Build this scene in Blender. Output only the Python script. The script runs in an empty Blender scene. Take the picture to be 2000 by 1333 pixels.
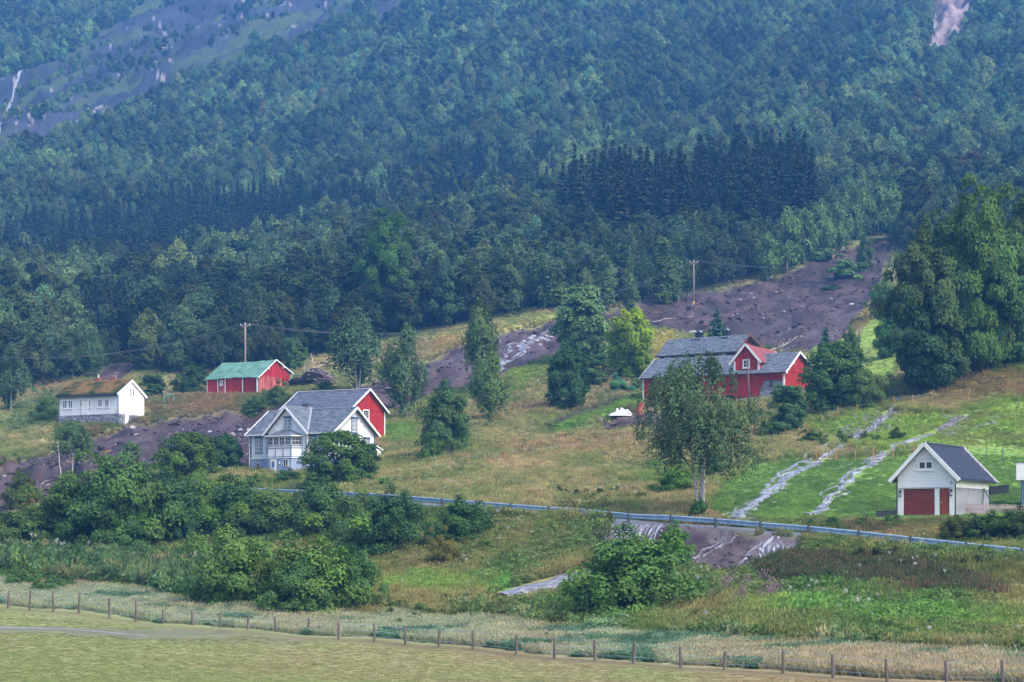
import bpy, math, random
import numpy as np
from mathutils import Vector, Matrix, Euler

S = bpy.context.scene
COL = S.collection
random.seed(7)
RNG = np.random.default_rng(7)

# ------------------------------------------------------------------ camera
FPX, HZ = 4000.0, 1080.0              # focal length and horizon row, in photo pixels
cam_d = bpy.data.cameras.new('camera')
cam = bpy.data.objects.new('camera', cam_d)
COL.objects.link(cam)
cam.location = (0, 0, 0)
cam.rotation_euler = (math.radians(90), 0, 0)
cam_d.sensor_width = 36
cam_d.lens = 72
cam_d.shift_y = (HZ - 666.5) / 2000.0
cam_d.clip_start = 0.5
cam_d.clip_end = 8000
S.camera = cam

# ------------------------------------------------------------------ light
SUN_EL, SUN_AZ = math.radians(50), math.radians(132)      # azimuth clockwise from +Y (view direction)
world = bpy.data.worlds.new('World')
S.world = world
world.use_nodes = True
wn = world.node_tree
wn.nodes.clear()
sky = wn.nodes.new('ShaderNodeTexSky')
sky.sky_type = 'NISHITA'
sky.sun_disc = False
sky.sun_elevation = SUN_EL
sky.sun_rotation = SUN_AZ
sky.air_density = 1.0
sky.dust_density = 3.0
bg = wn.nodes.new('ShaderNodeBackground')
bg.inputs['Strength'].default_value = 0.11
wo = wn.nodes.new('ShaderNodeOutputWorld')
wn.links.new(sky.outputs[0], bg.inputs[0])
wn.links.new(bg.outputs[0], wo.inputs[0])

sd = bpy.data.lights.new('sun', 'SUN')
sd.energy = 1.5
sd.angle = math.radians(20)
sd.color = (1.0, 0.95, 0.9)
sun = bpy.data.objects.new('sun', sd)
COL.objects.link(sun)
sdir = Vector((math.sin(SUN_AZ) * math.cos(SUN_EL), math.cos(SUN_AZ) * math.cos(SUN_EL), math.sin(SUN_EL)))
sun.rotation_euler = sdir.to_track_quat('Z', 'Y').to_euler()
sun.location = (60, 40, 120)

S.view_settings.view_transform = 'Standard'
S.view_settings.look = 'None'
S.view_settings.gamma = 1
S.view_settings.use_curve_mapping = False
S.view_settings.exposure = 1.52
S.cycles.max_bounces = 6
S.cycles.diffuse_bounces = 2
S.cycles.glossy_bounces = 2
S.cycles.transmission_bounces = 2
S.cycles.volume_bounces = 1
S.cycles.transparent_max_bounces = 6
S.cycles.use_denoising = True

# ------------------------------------------------------------------ numpy helpers
def _hash(ix, iy, seed):
    h = (ix.astype(np.int64) * 374761393 + iy.astype(np.int64) * 668265263 + seed * 2147483647 // 7) & 0xffffffff
    h = ((h ^ (h >> 13)) * 1274126177) & 0xffffffff
    return ((h ^ (h >> 16)) & 0xffffff) / float(0xffffff)

def vnoise(x, y, seed=0):
    x = np.asarray(x, float); y = np.asarray(y, float)
    ix = np.floor(x); iy = np.floor(y)
    fx = x - ix; fy = y - iy
    fx = fx * fx * (3 - 2 * fx); fy = fy * fy * (3 - 2 * fy)
    a = _hash(ix, iy, seed); b = _hash(ix + 1, iy, seed)
    c = _hash(ix, iy + 1, seed); d = _hash(ix + 1, iy + 1, seed)
    return (a * (1 - fx) + b * fx) * (1 - fy) + (c * (1 - fx) + d * fx) * fy

def fbm(x, y, octv=4, seed=0):                             # roughly -1..1
    s = 0; a = 1; t = 0
    for i in range(octv):
        s = s + a * (vnoise(x, y, seed + i * 17) * 2 - 1); t += a
        x = np.asarray(x) * 2.03 + 5.1; y = np.asarray(y) * 2.03 + 3.7; a *= 0.5
    return s / t * 1.6

def sstep(a, b, x):
    t = np.clip((np.asarray(x, float) - a) / (b - a), 0, 1)
    return t * t * (3 - 2 * t)

def pchip(xs, ys, x):
    xs = np.asarray(xs, float); ys = np.asarray(ys, float)
    h = np.diff(xs); d = np.diff(ys) / h
    m = np.zeros(len(xs))
    for i in range(1, len(xs) - 1):
        if d[i - 1] * d[i] > 0:
            w1 = 2 * h[i] + h[i - 1]; w2 = h[i] + 2 * h[i - 1]
            m[i] = (w1 + w2) / (w1 / d[i - 1] + w2 / d[i])
    m[0] = d[0]; m[-1] = d[-1]
    x = np.clip(x, xs[0], xs[-1])
    k = np.clip(np.searchsorted(xs, x, side='right') - 1, 0, len(h) - 1)
    t = (x - xs[k]) / h[k]
    return ((2 * t**3 - 3 * t**2 + 1) * ys[k] + (t**3 - 2 * t**2 + t) * h[k] * m[k]
            + (-2 * t**3 + 3 * t**2) * ys[k + 1] + (t**3 - t**2) * h[k] * m[k + 1])

def in_poly(u, v, poly, feather=6.0):                      # soft inside test, 0..1
    u = np.asarray(u, float); v = np.asarray(v, float)
    P = np.asarray(poly, float)
    out = np.zeros(u.shape)
    f = feather + 2
    sel = (u > P[:, 0].min() - f) & (u < P[:, 0].max() + f) & (v > P[:, 1].min() - f) & (v < P[:, 1].max() + f)
    if not sel.any():
        return out
    uu = u[sel]; vv = v[sel]
    ins = np.zeros(uu.shape, bool); dm = np.full(uu.shape, 1e9)
    for i in range(len(P)):
        x0, y0 = P[i]; x1, y1 = P[(i + 1) % len(P)]
        if y0 != y1:
            c = ((y0 > vv) != (y1 > vv)) & (uu < (x1 - x0) * (vv - y0) / (y1 - y0) + x0)
            ins ^= c
        dx, dy = x1 - x0, y1 - y0
        t = np.clip(((uu - x0) * dx + (vv - y0) * dy) / (dx * dx + dy * dy + 1e-9), 0, 1)
        dm = np.minimum(dm, np.hypot(uu - x0 - t * dx, vv - y0 - t * dy))
    sd_ = np.where(ins, dm, -dm)
    out[sel] = sstep(-feather, feather, sd_)
    return out

# ------------------------------------------------------------------ object helpers
def tag(o, label=None, cat=None, group=None, kind=None):
    if label: o['label'] = label
    if cat: o['category'] = cat
    if group: o['group'] = group
    if kind: o['kind'] = kind
    return o

def mesh_np(name, V, Fc, mats=(), smooth=False, midx=None):
    V = np.asarray(V, np.float32); Fc = np.asarray(Fc, np.int32)
    me = bpy.data.meshes.new(name)
    n, k = Fc.shape
    me.vertices.add(len(V)); me.vertices.foreach_set('co', V.ravel())
    me.loops.add(n * k); me.loops.foreach_set('vertex_index', Fc.ravel())
    me.polygons.add(n); me.polygons.foreach_set('loop_start', np.arange(0, n * k, k, dtype=np.int32))
    for m in mats: me.materials.append(m)
    if midx is not None: me.polygons.foreach_set('material_index', np.asarray(midx, np.int32))
    me.update(calc_edges=True)
    me.polygons.foreach_set('use_smooth', np.full(n, smooth))
    me.validate()
    return me

def vcol(me, name, C):
    a = me.color_attributes.new(name, 'FLOAT_COLOR', 'POINT')
    C = np.asarray(C, np.float32)
    if C.shape[1] == 3: C = np.hstack([C, np.ones((len(C), 1), np.float32)])
    a.data.foreach_set('color', C.ravel())

def link(o, parent=None):
    COL.objects.link(o)
    if parent is not None: o.parent = parent
    return o

def obj(name, me, parent=None, loc=None):
    o = bpy.data.objects.new(name, me)
    link(o, parent)
    if loc is not None: o.location = loc
    return o

def empty(name, loc, rz=0.0, label=None, cat=None, group=None):
    o = bpy.data.objects.new(name, None)
    o.empty_display_size = 0.3
    COL.objects.link(o)
    o.location = loc; o.rotation_euler = (0, 0, rz)
    tag(o, label, cat, group)
    return o

class MB:                                                  # small mesh collector
    def __init__(s): s.V = []; s.F = []
    def poly(s, pts, faces):
        b = len(s.V); s.V += [tuple(p) for p in pts]
        s.F += [tuple(b + i for i in f) for f in faces]
        return s
    def box(s, x0, x1, y0, y1, z0, z1):
        return s.poly([(x0,y0,z0),(x1,y0,z0),(x1,y1,z0),(x0,y1,z0),(x0,y0,z1),(x1,y0,z1),(x1,y1,z1),(x0,y1,z1)],
                      [(0,3,2,1),(4,5,6,7),(0,1,5,4),(1,2,6,5),(2,3,7,6),(3,0,4,7)])
    def slab(s, quad, t):                                  # quad (4 pts ccw from outside), extruded inward by t
        q = [Vector(p) for p in quad]
        n = (q[1] - q[0]).cross(q[2] - q[0]).normalized()
        b = [p - n * t for p in q]; k = len(q)
        return s.poly(q + b, [tuple(range(k)), tuple(range(2 * k - 1, k - 1, -1))] +
                      [(i, i + k, (i + 1) % k + k, (i + 1) % k) for i in range(k)])
    def bar(s, a, b, w, h, up=(0, 0, 1)):                  # beam from a to b, w wide, h high
        a = Vector(a); b = Vector(b); d = (b - a).normalized(); up = Vector(up)
        sx = d.cross(up)
        if sx.length < 1e-4: sx = d.cross(Vector((0, 1, 0)))
        sx.normalize(); uz = sx.cross(d).normalized()
        c = [(-1,-1),(1,-1),(1,1),(-1,1)]
        P = [p + sx * (i * w / 2) + uz * (j * h / 2) for p in (a, b) for i, j in c]
        return s.poly(P, [(0,1,2,3),(7,6,5,4),(0,4,5,1),(1,5,6,2),(2,6,7,3),(3,7,4,0)])
    def tube(s, pts, rad, n=8, cap=True):
        pts = [Vector(p) for p in pts]; R = rad if hasattr(rad, '__len__') else [rad] * len(pts)
        b = len(s.V); prev = None
        for i, p in enumerate(pts):
            d = (pts[min(i + 1, len(pts) - 1)] - pts[max(i - 1, 0)]).normalized()
            if prev is None:
                ref = Vector((1, 0, 0)) if abs(d.x) < 0.9 else Vector((0, 1, 0))
                sx = d.cross(ref).normalized()
            else:
                sx = (prev - d * prev.dot(d)).normalized()
            prev = sx; sy = d.cross(sx)
            for k in range(n):
                a = 2 * math.pi * k / n
                s.V.append(tuple(p + (sx * math.cos(a) + sy * math.sin(a)) * R[i]))
        for i in range(len(pts) - 1):
            for k in range(n):
                q = b + i * n
                s.F.append((q + k, q + (k + 1) % n, q + n + (k + 1) % n, q + n + k))
        if cap:
            s.F.append(tuple(b + k for k in range(n - 1, -1, -1)))
            s.F.append(tuple(b + (len(pts) - 1) * n + k for k in range(n)))
        return s
    def mesh(s, name, mat, smooth=False):
        me = bpy.data.meshes.new(name)
        me.from_pydata(s.V, [], s.F)
        me.materials.append(mat)
        if smooth: me.polygons.foreach_set('use_smooth', [True] * len(me.polygons))
        me.update()
        return me
    def build(s, name, mat, parent=None, smooth=False, loc=None):
        return obj(name, s.mesh(name, mat, smooth), parent, loc)

# ------------------------------------------------------------------ materials
MATS = {}
def _new(name):
    m = bpy.data.materials.new(name); m.use_nodes = True
    nt = m.node_tree
    b = next(n for n in nt.nodes if n.type == 'BSDF_PRINCIPLED')
    MATS[name] = m
    return m, nt, b, nt.nodes, nt.links

def mat(name, col, rough=0.8, var=0.15, scale=3.0, col2=None, bump=0.0, metal=0.0, spec=0.3, stretch=(1, 1, 1), detail=5, coords='Object', bscale=None):
    """painted / weathered surface: noise mixes two colours, a finer noise gives relief"""
    m, nt, b, N, L = _new(name)
    tc = N.new('ShaderNodeTexCoord'); mp = N.new('ShaderNodeMapping')
    mp.inputs['Scale'].default_value = stretch
    L.new(tc.outputs[coords], mp.inputs[0])
    nz = N.new('ShaderNodeTexNoise'); nz.inputs['Scale'].default_value = scale; nz.inputs['Detail'].default_value = detail
    L.new(mp.outputs[0], nz.inputs['Vector'])
    rp = N.new('ShaderNodeValToRGB')
    c2 = col2 if col2 else tuple(c * (1 - var) for c in col)
    c1 = tuple(min(1, c * (1 + var * 0.5)) for c in col)
    rp.color_ramp.elements[0].position = 0.32; rp.color_ramp.elements[0].color = (*c2, 1)
    rp.color_ramp.elements[1].position = 0.66; rp.color_ramp.elements[1].color = (*c1, 1)
    L.new(nz.outputs[0], rp.inputs[0]); L.new(rp.outputs[0], b.inputs['Base Color'])
    b.inputs['Roughness'].default_value = rough; b.inputs['Metallic'].default_value = metal
    b.inputs['Specular IOR Level'].default_value = spec
    if bump:
        n2 = N.new('ShaderNodeTexNoise'); n2.inputs['Scale'].default_value = bscale or scale * 4; n2.inputs['Detail'].default_value = 4
        L.new(mp.outputs[0], n2.inputs['Vector'])
        bp = N.new('ShaderNodeBump'); bp.inputs['Strength'].default_value = 1; bp.inputs['Distance'].default_value = bump
        L.new(n2.outputs[0], bp.inputs['Height']); L.new(bp.outputs[0], b.inputs['Normal'])
    return m
# ------------------------------------------------------------------ terrain
# survey columns: bearing -> (distance in metres, row at which the ground stands there)
TAB = {
 0:    [(79,1333),(110,1225),(137,1190),(150,1165),(165,1130),(180,1090),(200,1030),(220,990),(245,955),(265,922),(290,888),(330,838),(370,800),(410,745),(450,690),(550,600),(700,530),(850,400),(1000,300),(1200,150),(1400,36),(1500,60),(1700,130),(1950,200)],
 500:  [(79,1355),(125,1240),(140,1195),(155,1165),(175,1110),(195,1040),(208,990),(215,970),(222,962),(235,947),(250,925),(275,885),(300,850),(330,800),(350,768),(400,720),(450,672),(550,590),(700,510),(850,390),(1000,290),(1200,140),(1450,0),(1700,-120),(1950,-180)],
 1000: [(79,1375),(112,1282),(120,1255),(135,1210),(150,1150),(160,1090),(170,1022),(175,1003),(181,1000),(188,985),(210,940),(240,885),(280,830),(320,770),(360,700),(400,640),(430,610),(480,570),(600,480),(700,420),(850,310),(1000,190),(1200,50),(1400,-50),(1700,-150),(1950,-200)],
 1500: [(79,1385),(97,1318),(108,1265),(118,1220),(130,1180),(140,1130),(148,1065),(152,1042),(158,1036),(163,1018),(172,995),(190,945),(210,905),(240,850),(280,800),(315,765),(340,725),(370,680),(400,640),(450,580),(500,520),(540,480),(585,440),(700,360),(850,250),(1000,130),(1200,0),(1400,-80),(1700,-180),(1950,-230)],
 1760: [(79,1390),(92,1338),(102,1285),(111,1240),(120,1190),(128,1155),(136,1110),(142,1070),(149,1060),(154,1030),(160,1008),(170,1000),(185,955),(205,905),(225,850),(242,800),(258,765),(280,745),(310,720),(350,660),(400,600),(450,550),(500,500),(540,470),(620,410),(720,340),(850,240),(1000,140),(1180,10),(1380,-70),(1700,-180),(1950,-230)],
 2000: [(79,1392),(88,1347),(98,1300),(106,1255),(114,1212),(122,1168),(132,1120),(137,1094),(144,1086),(150,1050),(156,1012),(168,1000),(185,960),(205,900),(225,840),(240,790),(260,700),(300,620),(360,560),(450,500),(540,430),(650,370),(800,270),(950,150),(1150,20),(1350,-60),(1700,-180),(1950,-230)],
}
YG = np.exp(np.linspace(math.log(20), math.log(1950), 900))
UG = np.arange(-1600, 3601, 25.0)
_cu = sorted(TAB)
_cz = []
for c in _cu:
    t = np.array(TAB[c], float)
    ys = np.concatenate([[20, 50], t[:, 0]])
    zz = (HZ - t[:, 1]) / FPX * t[:, 0]
    zs = np.concatenate([[zz[0] - 0.15, zz[0] - 0.1], zz])
    _cz.append(pchip(ys, zs, YG))
_cz = np.array(_cz)
ZG = np.zeros((len(UG), len(YG)))
for i, u in enumerate(UG):
    uc = min(max(u, _cu[0]), _cu[-1])
    k = min(np.searchsorted(_cu, uc, side='right') - 1, len(_cu) - 2)
    t = (uc - _cu[k]) / (_cu[k + 1] - _cu[k])
    ZG[i] = _cz[k] * (1 - t) + _cz[k + 1] * t
_ker = np.exp(-0.5 * (np.arange(-10, 11) / 3.5) ** 2); _ker /= _ker.sum()
_pad = np.pad(ZG, ((10, 10), (0, 0)), mode='edge')
ZG = sum(_ker[j] * _pad[j:j + len(UG)] for j in range(21))

# guard rail line: pixel of each post foot with its distance, gives the road
RAILU = np.array([-900, 0, 300, 500, 680, 745, 863, 998, 1072, 1148, 1228, 1311, 1398, 1486, 1580, 1678, 1779, 1888, 1997, 2110, 2600])
RAILV = np.array([880, 945, 958, 968, 977, 981, 991, 1002, 1008, 1013, 1022, 1026, 1032, 1040, 1048, 1058, 1070, 1082, 1094, 1108, 1170])
RAILY = np.array([330, 262, 236, 215, 198, 192.5, 183, 175.5, 172, 168.5, 165, 161.5, 158, 154.5, 151, 147.5, 144, 140.5, 137, 133.5, 121])
RX = (RAILU - 1000) / FPX * RAILY; RY = RAILY; RZ = (HZ - RAILV) / FPX * RAILY + 0.0
ROAD_W = 4.6
def rail_frame(X, Y):
    """signed distance behind the rail line and the road height there"""
    X = np.asarray(X, float); Y = np.asarray(Y, float)
    bd = np.full(X.shape, 1e9); bs = np.zeros(X.shape); bz = np.zeros(X.shape)
    for i in range(len(RX) - 1):
        dx, dy = RX[i + 1] - RX[i], RY[i + 1] - RY[i]; l = math.hypot(dx, dy)
        t = np.clip(((X - RX[i]) * dx + (Y - RY[i]) * dy) / (l * l), 0, 1)
        px, py = X - RX[i] - t * dx, Y - RY[i] - t * dy
        d = np.hypot(px, py); s = (dx * py - dy * px) / l
        m = d < bd
        bd = np.where(m, d, bd); bs = np.where(m, np.where(s >= 0, d, -d), bs)
        bz = np.where(m, RZ[i] + t * (RZ[i + 1] - RZ[i]), bz)
    return bs, bz

def base_z(X, Y):
    X = np.asarray(X, float); Y = np.asarray(Y, float)
    Yc = np.clip(Y, 20, 1949.9)
    U = np.clip(1000 + FPX * X / Yc, UG[0], UG[-1] - 0.01)
    fu = (U - UG[0]) / 25.0; iu = np.minimum(fu.astype(int), len(UG) - 2); fu = fu - iu
    ly = (np.log(Yc) - math.log(20)) / (math.log(1950) - math.log(20)) * (len(YG) - 1)
    iy = np.minimum(ly.astype(int), len(YG) - 2); fy = ly - iy
    return ((ZG[iu, iy] * (1 - fu) + ZG[iu + 1, iy] * fu) * (1 - fy) + (ZG[iu, iy + 1] * (1 - fu) + ZG[iu + 1, iy + 1] * fu) * fy)

MUD = [(840,700),(905,672),(985,650),(1085,626),(1180,612),(1255,588),(1330,572),(1400,562),(1470,548),(1540,532),(1590,512),(1650,484),(1735,460),(1745,475),(1722,540),(1708,585),(1680,612),(1650,650),(1632,680),(1590,690),(1530,688),(1480,676),(1420,655),(1300,640),(1230,640),(1190,668),(1120,690),(1060,700),(1010,718),(960,742),(930,757),(860,762),(700,830),(520,905),(470,915),(300,925),(180,955),(60,1000),(-200,1050),(-200,960),(0,910),(100,878),(200,838),(300,818),(420,806),(520,798),(640,770),(780,730)]
MUD2 = [(1172,808),(1190,806),(1250,802),(1300,800),(1300,836),(1230,836),(1180,842)]
MUD3 = [(150,770),(200,722),(300,690),(330,690),(260,722),(200,770),(150,800)]
MUDBANK = [(1195,1028),(1580,1050),(1570,1075),(1500,1105),(1420,1125),(1340,1120),(1260,1080),(1150,1080),(1185,1045)]
ROCK = [(-300,320),(0,312),(70,290),(150,262),(210,232),(290,205),(350,170),(420,140),(470,118),(560,98),(640,72),(700,60),(800,30),(800,-60),(640,-60),(330,-60),(290,0),(250,28),(215,60),(190,100),(150,128),(110,140),(60,150),(20,160),(-300,200)]
SCARS = [[(1822,-20),(1912,-20),(1905,40),(1880,80),(1850,105),(1830,128),(1812,126),(1815,70)],
         [(455,335),(470,320),(520,280),(552,260),(545,272),(510,300),(480,325)],
         [(440,215),(480,190),(556,140),(550,152),(500,195),(450,232)],
         [(700,90),(760,40),(790,30),(750,70),(712,100)],
         [(1662,236),(1690,212),(1738,200),(1725,212),(1692,228)],
         [(920,105),(940,80),(955,76),(935,100)]]
def macro(U, V, poly, f=8, w=10, seed=3):
    """region test with a ragged edge"""
    du = fbm(U / 31.0, V / 17.0, 3, seed) * w; dv = fbm(U / 29.0, V / 13.0, 3, seed + 9) * w * 0.6
    return in_poly(U + du, V + dv, poly, f)

def pix(X, Y, Z):
    return 1000 + FPX * X / Y, HZ - FPX * Z / Y

def ground_z(X, Y, fine=True):
    X = np.asarray(X, float); Y = np.asarray(Y, float)
    z = base_z(X, Y)
    if not fine: return z
    near = sstep(150, 210, Y)
    z = z + fbm(X / 14, Y / 22, 4, 5) * 0.35 * near * (1 - 0.5 * sstep(420, 500, Y))
    z = z + fbm(X / 6, Y / 9, 3, 15) * 0.12 * sstep(100, 118, Y)
    far = sstep(520, 800, Y)
    r = 1 - np.abs(fbm((X - .31 * Y) / 42, Y / 230, 4, 31))
    z = z + (r - 0.6) * 11.0 * far + fbm(X / 25, Y / 40, 4, 41) * 2.2 * far
    Yc = np.maximum(Y, 20)
    U, V = pix(X, Yc, z)
    rk = np.maximum(in_poly(U, V, ROCK, 25), in_poly(U, V, SCARS[0], 8)) * sstep(700, 800, Y)
    q = fbm((X - .31 * Y) / 14, Y / 60, 5, 51)
    ledge = np.floor(q * 5) / 5 * 0.6 + q * 0.4
    z = z + rk * (ledge * 7.0 + fbm(X / 5, Y / 7, 3, 55) * 1.6)
    mu = np.maximum(macro(U, V, MUD, 8, 8), in_poly(U, V, MUD2, 6)) * (Y < 900)
    z = z + mu * (fbm(X / 2.6, Y / 4.5, 4, 61) * 0.6 + fbm(X / 9, Y / 16, 2, 71) * 0.7 + np.abs(fbm(X / 4, Y / 6, 3, 73)) * .5 - 0.4)
    mb = in_poly(U, V, MUDBANK, 12)
    z = z + mb * fbm(X / 1.2, Y / 2, 3, 81) * 0.18 - mb * 0.15
    s, rz = rail_frame(X, Y)
    k = sstep(-2.4, -0.5, s) * (1 - sstep(ROAD_W + 0.5, ROAD_W + 2.8, s))
    z = z * (1 - k) + (rz - 0.05) * k
    return z

def gz(x, y): return float(ground_z(np.array([x]), np.array([y]))[0])

_Yl = np.exp(np.linspace(math.log(60), math.log(1700), 2600))
def at(u, v, ymin=60, ymax=1700):
    """the place on the ground seen at a photo pixel"""
    X = (u - 1000) / FPX * _Yl
    zz = base_z(X, _Yl)
    vv = HZ - FPX * zz / _Yl
    ok = (_Yl >= ymin) & (_Yl <= ymax)
    idx = np.nonzero(ok & (vv <= v))[0]
    k = idx[0] if len(idx) else len(_Yl) - 1
    y = _Yl[k]; x = (u - 1000) / FPX * y
    return Vector((x, y, gz(x, y)))

# --- ground sheet -------------------------------------------------
def row_list():
    ys = [20, 35, 50, 62, 70]; y = 76.0
    while y < 1945:
        ys.append(y)
        # keep steps about three photo rows high where the ground faces the camera
        a = base_z(np.array([0.0]), np.array([y]))[0]; b = base_z(np.array([0.0]), np.array([y * 1.002]))[0]
        dv = abs((a / y - b / (y * 1.002)) * FPX) / (y * 0.002) + 1e-6
        y += min(max(3.0 / dv, y * 0.0022), y * 0.011)
    ys.append(1945)
    return np.array(ys)
YR = row_list()
UC = np.concatenate([np.linspace(-1500, -260, 32), np.arange(-220, 2221, 4.0), np.linspace(2260, 3500, 32)])
UU, YY = np.meshgrid(UC, YR)
XX = (UU - 1000) / FPX * YY
XX[YR < 60] *= 1.0
ZZ = ground_z(XX.ravel(), YY.ravel()).reshape(XX.shape)
U0, V0 = pix(XX, YY, base_z(XX.ravel(), YY.ravel()).reshape(XX.shape))

def C3(*c): return np.array(c, float)
def paint(col, m, c):
    m = m[..., None]
    return col * (1 - m) + np.asarray(c) * m
def mixn(a, b, n):
    n = np.clip(n, 0, 1)[..., None]
    return a * (1 - n) + b * n

GREEN, TAN, RUST = C3(.15,.22,.055), C3(.40,.34,.17), C3(.38,.27,.15)
MUDC, ROCKC = C3(.064,.041,.042), C3(.13,.13,.15)
FENCEU = [-200, 16, 58, 104, 154, 214, 266, 318, 376, 430.6, 484, 538, 602, 661.7, 731, 792, 857.7, 924, 1009, 1083, 1162.5, 1237.7, 1329.7, 1415, 1529, 1627, 1733, 1849, 1958, 2300]
FENCEV = [1165, 1186.3, 1192, 1197, 1199.6, 1206.5, 1213, 1224.3, 1229.3, 1234, 1236.8, 1243.3, 1251, 1253.6, 1252.8, 1257.8, 1264, 1269.9, 1278.6, 1287, 1292, 1296.5, 1306, 1309.8, 1316.7, 1325, 1332, 1337, 1339.5, 1360]
def fence_v(u): return np.interp(u, FENCEU, FENCEV)
EDGEU = [-400, 0, 90, 200, 330, 420, 500, 590, 680, 760, 850, 930, 1000, 1100, 1180, 1280, 1370, 1440, 1540, 1640, 1740, 1790, 1850, 2100]
EDGEV = [790, 765, 760, 722, 735, 735, 725, 705, 690, 665, 645, 632, 618, 604, 600, 588, 570, 555, 530, 480, 458, 520, 560, 560]
def edge_v(u): return np.interp(u, EDGEU, EDGEV)

def ground_colour(U, V, X, Y):
    n1 = fbm(X / 7, Y / 16, 4, 101); n2 = fbm(X / 2.2, Y / 5, 3, 111); n3 = fbm(X / 20, Y / 30, 3, 121)
    col = mixn(GREEN, TAN, 0.45 + n1 * 0.45 + n2 * .25)                        # meadow, seeding grass
    col = mixn(col, RUST, (n3 * 0.7 + n2 * 0.3 - 0.05) * (Y > 150))
    uf = fbm(U / 60, V / 20, 3, 5)
    # bank between river and road: rank green and brown
    low = (V > np.interp(U, [0, 745, 2000], [900, 990, 1100])) * 1.0
    col = paint(col, low * 0.8, np.array(mixn(C3(.14,.205,.055), C3(.27,.22,.10), 0.42 + n1 * .7)))
    # strips
    f = fence_v(U)
    pale = sstep(-62, -48, V - f + uf * 10)
    pc = mixn(C3(.33,.38,.25), C3(.40,.36,.235), sstep(500, 1700, U) * .65 + n1 * .8)
    col = paint(col, pale, pc)
    fld = sstep(-10, -4, V - f)
    fc = mixn(C3(.205,.225,.085), C3(.26,.20,.10), sstep(300, 1400, U) * .5 + n1 * .5 + n3 * .3)
    fc = mixn(fc, C3(.15,.105,.06), (fbm(X / 14, Y / 3.4, 5, 131) - .25) * 1.1 * sstep(0, 1, 1 - (V - f) / 150))
    fc = mixn(fc, C3(.11,.085,.045), sstep(8, 0, np.abs(V - f - 1)) * (.45 + .4 * sstep(500, 800, U)) + 0 * U)
    col = paint(col, fld, fc)
    P = lambda poly, c, f=8, w=10, s=1.0: paint(col, macro(U, V, poly, f, w) * s, np.array(c))
    LIME = mixn(C3(.21,.325,.075), C3(.19,.26,.07), .5 + n2 + n1 * .4)
    LAWN = mixn(C3(.175,.29,.06), C3(.125,.21,.05), .5 + n2 * .9 + n1 * .3)
    col = P([(750,1135),(850,1125),(1000,1130),(1000,1165),(880,1175),(760,1160)], LIME)
    col = P([(1430,1180),(1600,1188),(2100,1205),(2100,1245),(1700,1228),(1430,1205)], LIME)
    col = P([(1560,1060),(1800,1095),(2100,1130),(2100,1165),(1800,1140),(1600,1100)], C3(.13,.15,.045), 12, 12, .8)
    col = P([(1375,1000),(1400,960),(1470,905),(1570,895),(1760,890),(1900,870),(2100,880),(2100,1012),(1750,1012),(1450,1012)], LAWN, 6, 5)
    col = P([(1400,1012),(2100,1010),(2100,1040),(1700,1035),(1440,1022)], mixn(C3(.12,.17,.045), C3(.16,.13,.06), .4 + n1), 6, 5)
    col = P([(1580,830),(1700,800),(1860,810),(1960,780),(2100,760),(2100,900),(1900,880),(1700,890),(1620,870)], mixn(C3(.24,.36,.06), C3(.19,.26,.06), .5 + n2), 8, 10, .85)
    col = P([(1870,740),(1960,700),(2100,670),(2100,735),(1950,760),(1890,770)], mixn(C3(.20,.33,.05), C3(.15,.22,.05), .5 + n2), 8, 8)
    col = P([(1800,760),(1870,700),(1920,700),(1990,735),(2050,745),(2050,770),(1900,775),(1830,780)], C3(.26,.19,.08), 8, 8, .8)
    col = P([(850,648),(930,634),(1095,606),(1095,622),(990,648),(900,675),(850,690)], mixn(C3(.30,.34,.09), C3(.38,.28,.12), .3 + n1), 5, 4)
    col = P([(1180,600),(1400,572),(1400,556),(1300,580)], C3(.13,.16,.05), 4, 3, .7)
    col = P([(990,722),(1080,692),(1090,720),(1010,760)], C3(.22,.29,.07), 8, 8)
    col = P([(1545,712),(1580,690),(1640,670),(1690,610),(1740,590),(1750,740),(1640,740),(1560,730)], mixn(C3(.27,.38,.07), C3(.22,.27,.07), .4 + n1), 6, 6)
    col = P([(1640,660),(1700,600),(1712,608),(1670,672)], C3(.27,.19,.08), 5, 6, .8)
    col = P([(1270,650),(1310,645),(1330,680),(1270,720)], C3(.36,.32,.09), 5, 5)
    col = P([(1080,830),(1150,800),(1255,765),(1260,800),(1180,806),(1090,850)], C3(.18,.31,.06), 6, 6)
    col = P([(1080,822),(1140,800),(1255,772),(1255,778),(1150,808),(1085,832)], C3(.13,.115,.10), 3, 3, .8)
    col = P([(740,838),(815,835),(815,870),(745,868)], C3(.17,.28,.06), 6, 6)
    col = P([(115,800),(330,822),(370,812),(300,840),(230,862),(150,866),(100,860)], mixn(C3(.26,.16,.08), C3(.11,.17,.045), .4 + n1 * .8 + (n2 > 0) * .3), 6, 8)
    col = P([(280,790),(420,770),(560,770),(560,800),(400,808),(300,820)], mixn(C3(.12,.16,.05), C3(.25,.18,.085), .45 + n1), 8, 8)
    col = P([(20,790),(110,765),(115,830),(20,850)], C3(.13,.19,.06), 8, 10, .8)
    # forest floor, bare mountain, slides
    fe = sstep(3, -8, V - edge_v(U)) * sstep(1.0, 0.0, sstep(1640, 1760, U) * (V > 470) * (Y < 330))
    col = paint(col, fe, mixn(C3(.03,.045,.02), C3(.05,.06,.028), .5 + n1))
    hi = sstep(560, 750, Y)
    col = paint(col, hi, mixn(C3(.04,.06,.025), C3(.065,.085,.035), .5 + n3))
    q = fbm((X - .31 * Y) / 5, Y / 110, 5, 151)
    rockc = mixn(C3(.045,.052,.075), C3(.022,.026,.042), .45 + q * .9)
    rockc = mixn(rockc, C3(.30,.27,.27), (fbm(X / 4, Y / 4, 3, 153) - .8) * 6)
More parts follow.
